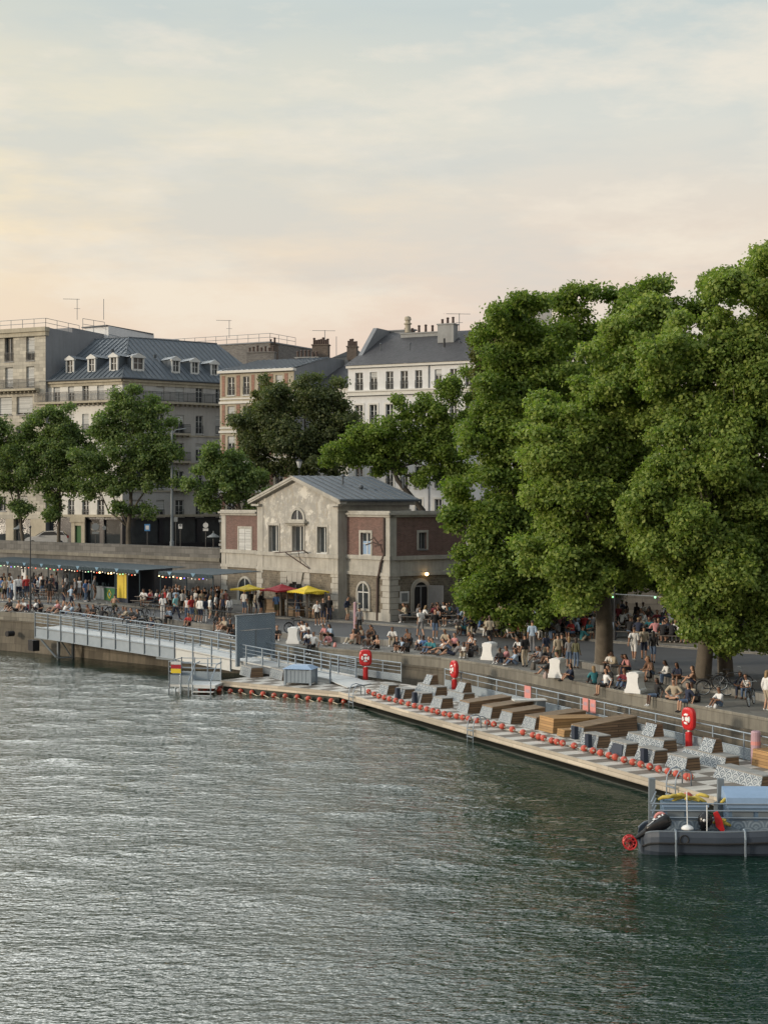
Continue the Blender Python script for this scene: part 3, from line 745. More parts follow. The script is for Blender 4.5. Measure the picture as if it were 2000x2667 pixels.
# rooftop huts
HB=Pl(PW.p(2.8,0).xy+Vector((-.3,0)),PW.p(14,0).xy)
g=MB(); a,b=PW.p(5,z2-.3,-.4),PW.p(12.5,z2-.5,-.4); h=CZ-(830-HY)*176/4000*1.0
g.obox(a,b-a,Vector((-2.4,1.2,0)),(0,0,1.25)); g.build('lift_housing',M['cement'],t)
g=MB(); a,b=PW.p(10.5,z2-.3,.3),PW.p(17.5,z2-.6,.3); g.obox(a,b-a+Vector((1,0,0)),Vector((-3,2.0,0)),(0,0,1.95)); ho=g.build('roof_hut',M['white_wall'],t)
g=MB(); g.obox(a+Vector((-.2,-.2,1.953)),b-a+Vector((1.2,0,.0)),Vector((-3.2,2.2,0)),(0,0,.12)); g.build('hut_roof',M['zinc_dark'],ho)
g=MB(); a2=PW.p(17.7,z2-.9,.3); g.obox(a2+Vector((1,0,0)),Vector((2.6,1.6,0)),Vector((-3,2,0)),(0,0,1.9)); g.build('roof_hut',M['white_wall'],t)
roofrail(t,[PW.p(7.6,z2+.9,-1),PW.p(11.5,z2+.9,-1)],1.35)
roofrail(t,[PW.p(10.3,z2-.35,.55),PW.p(17,z2-.8,.8)],1.05)
antenna(D(201,832,176),2.4+.0,'rooftop aerial with its boom pointing left above the ashlar block',0,0.15)
antenna(D(270,832,178),2.4,'plain thin rooftop mast standing beside the white roof hut',2)
# --- flat roofed block far behind ------------------------------------------------------
FB=Pl((-34,196),(-12.8,184.5)); FR=Pl((-12.8,184.5),(-6,190))
t=thing('apartment_building','flat roofed grey brown block with long roof railing behind the zinc mansard','building',(-20,190,ZS))
_,zf=FB.uz(700,892); ur=FB.u(703)
g=MB(); pbox(g,FB,-4,ur,ZS-.1,zf,-14,0); g.build('wall',M['flat_grey'],t)
g=MB(); pbox(g,FB,-4.1,ur+.1,zf+.003,zf+.15,-14,.12); g.build('coping',M['cement'],t)
pts=[FB.p(-3.9,zf+.1,-.2),FB.p(ur-.1,zf+.1,-.2),FB.p(ur-.1,zf+.1,-6)]
roofrail(t,pts,1.05)
chimney(t,D(708,890,184)+Vector((0,1.5,-2.6)),1.1,.9,2.4,.6,2,'chim_brick')
antenna(D(597,880,188),2.2,'small rooftop aerial above the railing of the flat grey block',0,.2)
# small grey chimney stack block in front of it
t=thing('chimney_stack','wide sooty chimney stack with a row of seven clay pots','chimney',D(681,1010,166))
chimney(t,D(681,962,164),3.0,1.0,1.75,-.15,7,'flat_grey',pname='stack')
# --- brick corner block -----------------------------------------------------------------
BA=Vector((-16.55,155.0)); BBp=BA+Vector((2,-1)).normalized()*8.6
BB=Pl(BA,BBp)
_,zt2=BB.uz(574,973)
t=thing('apartment_building','red brick and cream stone apartment block behind the dark leafy tree','building',(-12,155,ZS))
xs=[(593,611),(633,649),(673,690),(718,736)]
bands=[]; ops=[]; wz=[]
for y0,y1 in ((982,1029),(1058,1105),(1136,1183),(1214,1261),(1292,1338),(1362,1400)):
    rr=rows(BB,xs,y0,y1,0); ops+=rr; wz.append((rr[0][2],rr[0][3]))
g=MB(); facade(g,BB,0,BB.L,ZS-.1,zt2,ops,.25); g.build('wall',M['stone_plain'],t)
bx=[(578,586),(616,625),(655,663),(697,711),(741,750)]
for (c,d) in wz[:5]:
    for a,b in bx:
        g=MB(); pbox(g,BB,BB.u(a),BB.u(b),c-.1,d+.15,.003,.03); g.build('brick_panel',M['brick'],t)
for c,d in wz:
    g=MB(); pbox(g,BB,-.05,BB.L,c-.85,c-.62,.004,.16); pbox(g,BB,-.02,BB.L,c-.42,c-.28,.004,.09); g.build('string_course',M['stone_cool'],t)
for q in ops: window(t,BB,q,.2,frame='wframe',rail=True,trans=3,blind=rng.choice([0,0,0,.4]))
g=MB(); pbox(g,BB,-.15,BB.L+.1,zt2,zt2+.25,-.3,.35); g.build('cornice',M['stone_cool'],t)
nb=Vector((-BB.n.x,-BB.n.y)); z9=zt2+1.9
a0,b0=BB.p(-.2,zt2+.26,.3),BB.p(BB.L+.1,zt2+.26,.3); a1,b1=BB.p(.2,z9,-7),BB.p(BB.L+.1,z9,-7)
zincroof(t,[(a0,b0,b1,a1)],mat='zinc')
g=MB(); g.face([BB.p(BB.L,ZS,0),BB.p(BB.L,zt2+.2,0),BB.p(BB.L,z9,-7),BB.p(BB.L,z9,-12),BB.p(BB.L,ZS,-12)]); g.face([BB.p(0,ZS,0),BB.p(0,zt2+.2,0),BB.p(0,z9,-7),BB.p(0,z9,-12),BB.p(0,ZS,-12)]); g.build('side_wall',M['cement'],t)
# --- low slate-roofed link with chimneys --------------------------------------------------
KA=D(752,1000,156).xy; KB_=D(925,1000,151.2).xy; KL=Pl(KA,KB_)
t=thing('apartment_building','grey slate roofed middle block with tall chimneys between brick and white blocks','building',(KA.x+4,KA.y,ZS))
_,zk=KL.uz(840,1012); zk2=CZ-(938-HY)*157/4000
g=MB(); pbox(g,KL,-1.2,KL.L-.55,ZS-.1,zk,-10,0); g.build('wall',M['stone_cool'],t)
g=MB(); g.face([KL.p(0.9,zk,.3),KL.p(KL.L+.6,zk,.3),KL.p(KL.L+.6,zk2,-7),KL.p(2.4,zk2,-7)]); g.face([KL.p(2.4,zk2,-7),KL.p(KL.L+.6,zk2,-7),KL.p(KL.L+.6,zk,-13),KL.p(.9,zk,-13)]); ro=g.build('roof',M['slate'],t)
g=MB(); g.prism([KL.p(-1.0,zk-1,.32),KL.p(-1.0,zk+.4,.32),KL.p(.3,zk2+.4,-7),KL.p(.3,zk-1,-7)],KL.d.to_3d()*1.15); g.build('firewall',M['chim'],t)
g=MB(); g.obox(KL.p(.4,zk2-1.2,-6.9),KL.p(5.2,zk2-1.2,-6.9)-KL.p(.4,zk2-1.2,-6.9),KL.n.to_3d()*-.7,(0,0,1.85)); g.build('firewall',M['chim'],t)
p=D(836,925,160); chimney(t,p-Vector((0,0,.9)),1.7,.9,1.9,-.2,7,'chim_brick')
p=D(800,938,159); chimney(t,p-Vector((0,0,1.3)),2.4,.8,1.5,-.2,6,'chim')
p=D(918,928,160); chimney(t,p-Vector((0,0,.4)),1.0,.9,1.35,-.2,5,'chim_brick')
p=D(692,960,158)
antenna(D(846,912,160),2.1,'rooftop aerial with a long level boom above the middle slate roof',1,.1)
antenna(D(876,930,162),2.2,'thin bare pole on the middle slate roof beside the chimneys',2)
# zinc roof strip farther behind
t=thing('apartment_building','distant low zinc roof peeking out between the chimneys','building',(-6,176,ZS))
a=D(868,932,172); b=D(945,925,172); g=MB(); g.obox(V3(a,ZS),V3(b,ZS)-V3(a,ZS),(0,8,0),(0,0,a.z-ZS)); g.build('wall',M['chim'],t)
g=MB(); g.prism([a+Vector((-.2,-.2,.003)),b+Vector((.2,-.2,.003)),b+Vector((-.8,-.2,.75)),a+Vector((1.6,-.2,.75))],(0,8.4,0)); g.build('roof',M['zinc_dark'],t)
# --- white block --------------------------------------------------------------------------
WA=Vector((-3.5,150.0)); WB_=Pl(WA,WA+Vector((2,-1)).normalized()*25)
t=thing('apartment_building','white painted apartment block with dark slate roof beside the tall trees','building',(4,147,ZS))
_,zw=WB_.uz(907,953)
xs=[(925,945),(963,982),(1005,1024),(1043,1062),(1081,1099),(1132,1150),(1172,1190),(1212,1230),(1252,1270),(1292,1310)]
ops=[];sp=[]
for k,(y0,y1) in enumerate([(969,1015),(1054,1103),(1132,1184),(1216,1272),(1300,1352),(1370,1402)]):
    rr=rows(WB_,xs,y0,y1,1); ops+=rr; sp+=[(q,k) for q in rr]
g=MB(); facade(g,WB_,0,WB_.L,ZS-.1,zw,ops,.3); g.build('wall',M['white_wall'],t)
for q,k in sp: window(t,WB_,q,.22,frame='wframe',rail=True,surround='stone_cool' if k else None,trans=3,blind=0 if k else rng.choice([0,0,.3]))
_,zc=WB_.uz(960,1030); g=MB(); pbox(g,WB_,-.15,WB_.L,zc,zc+.35,.003,.3); pbox(g,WB_,-.05,WB_.L,zc+.353,zc+.5,.003,.4); pbox(g,WB_,-.1,WB_.L,zw-.25,zw-.003,.003,.3); g.build('cornice',M['stone_cool'],t)
zwr=zw+3.65
g=MB(); g.face([WB_.p(-.3,zw,.4),WB_.p(WB_.L,zw,.4),WB_.p(WB_.L,zwr,-6.5),WB_.p(1.0,zwr,-6.5)]); g.face([WB_.p(1.0,zwr,-6.5),WB_.p(WB_.L,zwr,-6.5),WB_.p(WB_.L,zw,-13),WB_.p(1.,zw,-13)]); ro=g.build('roof',M['slate'],t)
g=MB(); g.face([WB_.p(0,ZS,-.001),WB_.p(0,zw,-.001),WB_.p(.6,zwr-.2,-6.5),WB_.p(.6,zw,-13),WB_.p(0,ZS,-13)]); g.build('side_wall',M['white_wall'],t)
g=MB(); g.prism([WB_.p(.1,zw+.5,-1.2),WB_.p(.4,zwr+.5,-4.6),WB_.p(.4,zwr+.5,-8.2),WB_.p(.1,zw+.5,-9.5)],WB_.d.to_3d()*.45); g.build('firewall',M['cement'],t)
g=MB(); pbox(g,WB_,.3,3.6,zwr+.42,zwr+.55,-8.2,-7.4); pbox(g,WB_,.3,3.4,zwr-.8,zwr+.42,-8.1,-7.5); g.build('firewall',M['cement'],t)
p=D(1166,885,150); chimney(t,p-Vector((0,0,.3)),1.7,1.1,1.75,-.45,3,'chim')
p=D(1100,866,153); chimney(t,p-Vector((0,0,1.2)),4.4,.8,1.1,-.45,6,'chim')
p=D(1062,850,153.5); g=MB(); g.lathe([(.28,-.6),(.28,.2),(.4,.22),(.4,.34),(.25,.36),(.25,.62),(.36,.64),(.3,.95),(.08,1.05)],p,10); g.build('chimney_cowl',M['stone_plain'],ro)
g=MB(); g.tube(D(1157,893,146)-Vector((0,0,.4)),D(1157,893,146)+Vector((0,0,.45)),.1,n=7); g.build('flue_pipe',M['iron'],ro)
g=MB(); g.path([WB_.p(WB_.u(1117),zw-.3,.08),WB_.p(WB_.u(1117),ZS+2,.08)],.055,6); g.build('drainpipe',M['gframe'],t)
for px,py in ((992,899),(1068,899),(1198,893)):
    g=MB(); q=D(px,py,148.6); g.lathe([(.06,-.5),(.06,.12),(.14,.14),(.1,.22)],q,8); g.build('roof_vent',M['zinc_dark'],ro)
antenna(D(1196,866,151),1.9,'rooftop aerial with a long level boom beside the white chimney',1,.1)
t=thing('apartment_building','pale grey green tower top showing above the tree crowns','building',(18,230,ZS))
a=D(1403,800,230); g=MB(); g.box((a.x+.9,a.y+3,(a.z+ZS)/2),(2.2,6,a.z-ZS)); g.build('wall',M['stone_grey'],t); g=MB(); g.box((a.x+.9,a.y+3,a.z+.1),(2.5,6.4,.193)); g.build('roof',M['zinc'],t)
# ------------------------------- stone house on the quay --------------------------------
ZU=2.5
HW=Pl((-13.2,125.2),(.41,108.3)); H0=HW.off(.8); wdir=Vector((-HW.n.x,-HW.n.y))
HZ=ZU-.35
hs=thing('stone_house','old stone and brick quay house with a pedimented front and grey zinc roof','house',(-5,117,ZU))
cB=HW.p(HW.L,0).xy; HR=Pl(cB,cB+wdir*11)
_,zct=HR.uz(1017,1331); zcb=zct-.44; zb1=CZ-4.03*1.04; zb2=CZ-3.75*1.04; zs1=CZ-5.13*1.04; zs2=CZ-4.9*1.04
uc0,uc1=H0.u(671),H0.u(881)
rB=H0.p(uc1,0).xy; SR=Pl(rB,rB+wdir*20); dep=SR.u(1066)
rA=H0.p(uc0,0).xy
_,zeave=H0.uz(881,1305); _,zap=H0.uz(772,1250)
ucm=(uc0+uc1)/2; 
def archwin(par,pl,x0,y0,x1,y1,o=0.0,sw=.16,glass='glass',frame='wframe',mull=True,sur='hstone',nm='window'):
    """round headed window standing just proud of the wall: surround, pane and glazing bars"""
    u0,zt=pl.uz(x0,y0); u1,zb=pl.uz(x1,y1); um=(u0+u1)/2; r=(u1-u0)/2; zsn=zt-r; n=12
    def arc(rr,o_): return [pl.p(um+rr*math.cos(math.pi*k/n),zsn+rr*math.sin(math.pi*k/n),o_) for k in range(n+1)]
    g=MB()
    oi,oo=arc(r,o+.1),arc(r+sw,o+.1); bi,bo=arc(r,o-.05),arc(r+sw,o-.05)
    for k in range(n):
        g.face([oi[k],oo[k],oo[k+1],oi[k+1]]); g.face([oo[k],bo[k],bo[k+1],oo[k+1]]); g.face([oi[k],bi[k],bi[k+1],oi[k+1]])
    pbox(g,pl,u0-sw,u0,zb,zsn,o-.05,o+.1); pbox(g,pl,u1,u1+sw,zb,zsn,o-.05,o+.1); pbox(g,pl,u0-sw-.1,u1+sw+.1,zb-.16,zb-.003,o-.05,o+.18)
    w=g.build(nm,M[sur],par)
    g=MB(); g.face([pl.p(u1,zb,o+.02)]+arc(r,o+.02)+[pl.p(u0,zb,o+.02)]); g.build('pane',M[glass],w)
    if mull:
        g=MB(); pbox(g,pl,um-.05,um+.05,zb,zt-.02,o+.025,o+.07); pbox(g,pl,u0,u1,zsn-.04,zsn+.04,o+.026,o+.06); pbox(g,pl,u0,u0+.07,zb,zsn,o+.025,o+.06); pbox(g,pl,u1-.07,u1,zb,zsn,o+.025,o+.06)
        g.build('glazing_bars',M[frame],w)
    return w
# wings: brick upper floor, rubble ground floor
for a,b,x in ((0,HW.u(671),0),(HW.u(881)-.2,HW.L,1)):
    q=op(HW,623,1376,654,1438) if x==0 else op(HW,940,1387,966,1446)
    g=MB(); facade(g,HW,a,b,zb2,zcb,[q],.25); g.build('wall',M['brick_old'],hs)
    g=MB(); facade(g,HW,a,b,HZ,zs1,[],.25); g.build('ground_floor_wall',M['hrubble'],hs)
    g=MB(); facade(g,HW,a,b,zs2,zb1,[],.25); g.build('stone_band',M['hstone'],hs)
    wn=window(hs,HW,q,.12 if x==0 else .2,frame='wframe',bars=2,surround='hstone',trans=2,blind=0)
    if x==0:
        um=(q[0]+q[1])/2
        for sa,sb in ((q[0]+.01,um-.02),(um+.02,q[1]-.01)):
            g=MB(); pbox(g,HW,sa,sb,q[2]+.02,q[3]-.02,-.02,.02)
            for kz_ in (0,.47,.94): pbox(g,HW,sa+.003,sb-.003,q[2]+.02+(q[3]-q[2]-.14)*kz_,q[2]+.12+(q[3]-q[2]-.14)*kz_,.023,.04)
            g.build('shutter',M['blind'],wn)
    if x==1:
        g=MB(); pbox(g,HW,q[0]+.07,q[1]-.07,q[2]+.06,q[2]+(q[3]-q[2])*.62,-.19,-.16); g.build('curtain',M['bin_lid'],wn)
    g=MB(); e0=-.12 if x==0 else 0; e1=.12 if x==1 else 0
    pbox(g,HW,a+e0,b+e1,zcb,zcb+.16,-.3,.12); pbox(g,HW,a+e0*2,b+e1*2,zcb+.163,zcb+.3,-.3,.26); pbox(g,HW,a+e0,b+e1,zcb+.303,zct,-.3,.1); g.build('cornice',M['hstone'],hs)
    g=MB(); pbox(g,HW,a+e0,b+e1,zb1,zb2,-.1,.12); g.build('belt_course',M['hstone'],hs)
    g=MB(); pbox(g,HW,a+e0,b+e1,zs1,zs2,-.1,.1); g.build('string_course',M['hstone'],hs)
    g=MB(); pbox(g,HW,a+e0,b+e1,HZ,ZU+.55,-.1,.08); g.build('plinth',M['hstone'],hs)
# side face of the right wing
q=op(HR,1090,1387,1110,1430); SD=7.2
g=MB(); facade(g,HR,0,SD,zb2,zcb,[q],.25); g.build('wall',M['brick_old'],hs)
g=MB(); facade(g,HR,0,SD,HZ,zs1,[],.25); g.build('ground_floor_wall',M['hrubble'],hs)
g=MB(); facade(g,HR,0,SD,zs2,zb1,[],.25); g.build('stone_band',M['hstone'],hs)
window(hs,HR,q,.2,frame='gframe',bars=2,surround='hstone')
g=MB(); pbox(g,HR,.0,SD,zcb,zcb+.16,-.3,.12); pbox(g,HR,0,SD,zcb+.163,zcb+.3,-.3,.26); pbox(g,HR,0,SD,zcb+.303,zct,-.3,.1); g.build('cornice',M['hstone'],hs)
g=MB(); pbox(g,HR,0,SD,zb1,zb2,-.1,.12); g.build('belt_course',M['hstone'],hs)
g=MB(); pbox(g,HR,0,SD,zs1,zs2,-.1,.1); g.build('string_course',M['hstone'],hs)
# flat wing roofs
for a,b in ((0,HW.u(671)),(HW.u(881)-.2,HW.L)):
    g=MB(); g.face([HW.p(a,zct-.03,-.2),HW.p(b,zct-.03,-.2),HW.p(b,zct-.03,-7.2),HW.p(a,zct-.03,-7.2)]); g.build('flat_roof',M['zinc_dark'],hs)
g=MB(); g.face([HW.p(0,HZ,0),HW.p(0,zct,0),HW.p(0,zct,-7.2),HW.p(0,HZ,-7.2)]); g.build('side_wall',M['hrubble'],hs)
# quoins: alternating blocks at the corners
def quoins(pl,u,z0,z1,w,s,o=.05,hh=.42,name='quoin'):
    z=z0;k=0
    while z<z1-.05:
        ww=w*(1.0 if k%2 else .82); g=MB()
        zz=min(z+hh-.03,z1)
        if s>0: pbox(g,pl,u-.0,u+ww,z,zz,-.05,o)
        else: pbox(g,pl,u-ww,u,z,zz,-.05,o)
        g.build(name,M['hstone'],hs); z+=hh;k+=1
quoins(HW,-.05,ZU,zs1,.95,1); quoins(HW,HW.L+.05,ZU,zs1,1.0,-1); quoins(HR,-.05,ZU,zs1,.95,1,.049)
for pl,u,s in ((HW,-.03,1),(HW,HW.L+.03,-1),(HR,-.03,1)):
    for z0,z1 in ((zb2,zcb-.003),(zs2,zb1-.003)):
        g=MB(); w=.62; pbox(g,pl,u if s>0 else u-w,u+w if s>0 else u,z0+.003,z1,-.05,.035); g.build('corner_pilaster',M['hstone'],hs)
# central block
wl_=[op(H0,701,1368,726,1438),op(H0,762,1370,791,1438),op(H0,827,1372,852,1441)]
g=MB(); facade(g,H0,uc0,uc1,zb2,zeave,wl_,.35)
g.face([H0.p(uc0,zeave),H0.p(uc1,zeave),H0.p(ucm,zap)]); g.build('wall',M['plaster'],hs)
g=MB(); facade(g,H0,uc0,uc1,zs2,zb1,[]); g.build('stone_band',M['hstone'],hs)
g=MB(); facade(g,H0,uc0,uc1,HZ,zs1,[]); g.build('ground_floor_wall',M['hrubble'],hs)
g=MB(); pbox(g,H0,uc0-.12,uc1+.12,zb1,zb2,-.1,.12); g.build('belt_course',M['hstone'],hs)
g=MB(); pbox(g,H0,uc0-.1,uc1+.1,zs1,zs2,-.1,.1); g.build('string_course',M['hstone'],hs)
g=MB(); pbox(g,H0,uc0-.08,uc1+.08,HZ,ZU+.55,-.1,.08); g.build('plinth',M['hstone'],hs)
for i,q in enumerate(wl_):
    window(hs,H0,q,.3,frame='wframe',bars=2,surround='hstone')
archwin(hs,H0,761,1328,792,1353,0,.2)
g=MB(); a,zz=H0.uz(744,1354); b,_=H0.uz(803,1354); pbox(g,H0,a,b,zz-.22,zz-.08,-.02,.4); pbox(g,H0,a+.2,b-.2,zz-.36,zz-.223,-.02,.22); g.build('window_hood',M['hstone'],hs)
for u,s in ((uc0,1),(uc1,-1)):
    for z0,z1 in ((zb2+.003,zeave-.35),(zs2+.003,zb1-.003)):
        g=MB(); w=.8; pbox(g,H0,u if s>0 else u-w,u+w if s>0 else u,z0,z1,-.05,.04); g.build('corner_pilaster',M['hstone'],hs)
quoins(H0,uc0-.04,ZU,zs1,.85,1,.06); quoins(H0,uc1+.04,ZU,zs1,.9,-1,.06)
for px in (740,800):
    u=H0.u(px); z=ZU;
    while z<zs1-.05:
        g=MB(); pbox(g,H0,u-.42,u+.42,z,min(z+.42,zs1-.003),-.05,.07); g.build('quoin',M['hstone'],hs); z+=.45
# side walls of the central block
for pl0 in (SR,Pl(rA,rA+wdir*20)):
    side=1 if pl0 is SR else 0
    g=MB(); pbox(g,pl0,0,dep,HZ,zeave,-.3,0) if side else pbox(g,pl0,0,dep,HZ,zeave,0,.3)
    g.build('side_wall',M['hstone'],hs)
g=MB(); pbox(g,SR,-.1,dep+.1,zeave-.75,zeave-.62,.003,.1); pbox(g,SR,-.15,dep+.3,zeave-.3,zeave-.003,.003,.34); g.build('cornice',M['hstone'],hs)
g=MB(); pbox(g,H0,uc0-.42,uc0+.62,zeave-.38,zeave-.22,.0,.34); pbox(g,H0,uc1-.62,uc1+.42,zeave-.38,zeave-.22,.0,.34); g.build('eave_return',M['hstone'],hs)
# gable roof with raking cornice
ov=.75; sl=(zap-zeave)/((uc1-uc0)/2); zl=zeave-sl*ov
W3=wdir.to_3d()
def rp(u,z,o,w): q=H0.p(u,z,o); return q+W3*w
quads=[(rp(ucm,zap+.32,.45,0),rp(ucm,zap+.32,.45,dep+.9),rp(uc1+ov,zl+.32,.45,dep+.9),rp(uc1+ov,zl+.32,.45,0)),
       (rp(ucm,zap+.32,.45,0),rp(ucm,zap+.32,.45,dep+.9),rp(uc0-ov,zl+.32,.45,dep+.9),rp(uc0-ov,zl+.32,.45,0))]
ro=zincroof(hs,quads,.75,'zinc')
g=MB()
for s in (1,-1):
    ue=uc1+ov if s>0 else uc0-ov
    for o0,o1,t0,t1 in ((-.2,.4,.0,.14),(-.2,.45,.143,.31)):
        g.prism([H0.p(ue,zl+t0,o1),H0.p(ucm,zap+t0,o1),H0.p(ucm,zap+t1,o1),H0.p(ue,zl+t1,o1)],(H0.n*-(o1-o0)).to_3d())
g.build('raking_cornice',M['hstone'],hs)
g=MB(); g.path([quads[0][3]+Vector((0,0,-.03)),quads[0][2]+Vector((0,0,-.03))],.1,6); g.build('gutter',M['zinc_dark'],hs)
g=MB(); bk0,bk1=rp(uc0,HZ,0,dep),rp(uc1,HZ,0,dep); g.face([bk0,bk1,rp(uc1,zeave,0,dep),rp(ucm,zap,0,dep),rp(uc0,zeave,0,dep)]); g.build('back_wall',M['hstone'],hs)
for px,py,kk in ((857,1277,1),(877,1271,0),(970,1282,1)):
    w_=2.6+ (px-857)*.052; f_=.45 if kk else .62
    q=rp(ucm+(uc1-ucm)*f_,zap+.32-(zap-zeave)*f_,0,w_); g=MB()
    if kk: g.lathe([(.07,-.2),(.07,.62),(.16,.64),(.16,.74),(.05,.82)],q,8)
    else: g.ball(q+Vector((0,0,.12)),.2,8)
    g.build('roof_vent',M['zinc_dark'],ro)
# doors and arched windows of the ground floor
archwin(hs,HW,623,1505,656,1572); archwin(hs,HW,933,1518,962,1586)
dd=archwin(hs,H0,752,1508,793,1592,0,.3,'dark',mull=False,nm='doorway')
g=MB(); um=H0.u(772); pbox(g,H0,um-.05,um+.05,ZU,zs1-1,.03,.08); g.build('door_post',M['gframe'],dd)
u0,u1=H0.u(750),H0.u(795); 
for k in (-1,0,1):
    g=MB(); g.prism([H0.p(um+k*.55-.262,zs1-.75+(-.14 if k else 0),.1),H0.p(um+k*.55+.262,zs1-.75+(-.14 if k else 0),.1),H0.p(um+k*.72+.348,zs1-.01,.1),H0.p(um+k*.72-.348,zs1-.01,.1)],(H0.n*.1).to_3d()); g.build('voussoir',M['hstone'],hs)
dd=archwin(hs,HR,1077,1517,1112,1596,0,.28,'dark',mull=False,nm='doorway')
g=MB(); a,b=HR.u(1079),HR.u(1110); pbox(g,HR,a,b,ZU+2.35,ZU+2.45,.03,.09); pbox(g,HR,(a+b)/2-.04,(a+b)/2+.04,ZU,ZU+2.35,.03,.09)
g.build('door_frame',M['gframe'],dd)
g=MB(); e=HR.p(b+.1,ZU+.05,.08); g.obox(e,(HR.n*1.1+HR.d*.5).to_3d(),(HR.d*.05).to_3d(),(0,0,2.4)); g.build('door_leaf',M['gframe'],dd)
g=MB(); a,zt_=HR.uz(1041,1541); b,zb_=HR.uz(1064,1571); pbox(g,HR,a,b,zb_,zt_,.003,.06); nb=g.build('notice_board',M['sign_w'],hs); g=MB(); pbox(g,HR,a+.12,b-.12,zb_+.12,zt_-.12,.063,.07); g.build('notice',M['sign_g'],nb)
# lit wall lamp, drainpipe, flag bracket, electric bracket
lp=thing('wall_lamp','small glowing round wall lamp above the side doorway of the quay house','lamp',HR.p(HR.u(1104),0,.1)); lp.location.z=5.5; ORG[lp.name]=Vector(lp.location)
u,z=HR.uz(1104,1495); g=MB(); g.tube(HR.p(u,z,0),HR.p(u,z,.22),.03); g.build('bracket',M['iron'],lp); g=MB(); g.ball(HR.p(u,z,.32),.13,10); g.build('bulb',M['lamp_on'],lp)
g=MB(); u=HW.u(1003); g.path([HW.p(u,zcb-.05,.1),HW.p(u,zb2+.1,.1),HW.p(u-.35,zb1-.2,.12),HW.p(u-.55,zs1+.1,.14),HW.p(u-.75,zs1-.2,.1),HW.p(u-.8,ZU,.1)],.09,7); g.build('drainpipe',M['pot'],hs)
g=MB(); u,z=HW.uz(1000,1420); a=HW.p(u,z,.1); n3=HW.n.to_3d(); d3=HW.d.to_3d()
g.path([a+Vector((0,0,-.6)),a+n3*.2,a+n3*.5-d3*.5+Vector((0,0,.2)),a+n3*.5-d3*1.3],.05,6); g.path([a+n3*.3,a+n3*.5-d3*.4+Vector((0,0,.55)),a+n3*.5-d3*.9+Vector((0,0,.3))],.04,6)
g.build('cable_bracket',M['pot'],hs)
g=MB(); a=H0.p(H0.u(742),H0.uz(742,1439)[1],.9); b=H0.p(H0.u(806),H0.uz(806,1434)[1],.5); c=H0.p(H0.u(808),H0.uz(808,1481)[1],.1); d_=H0.p(H0.u(768),H0.uz(768,1439)[1],.85)
g.tube(a,b,.045,n=6); g.tube(d_,c,.045,n=6); g.tube(b,H0.p(H0.u(806),H0.uz(806,1444)[1],0),.04,n=6); g.tube(b+(a-b)*.2,c+(d_-c)*.35,.03,n=6); g.build('flag_bracket',M['pot'],hs)
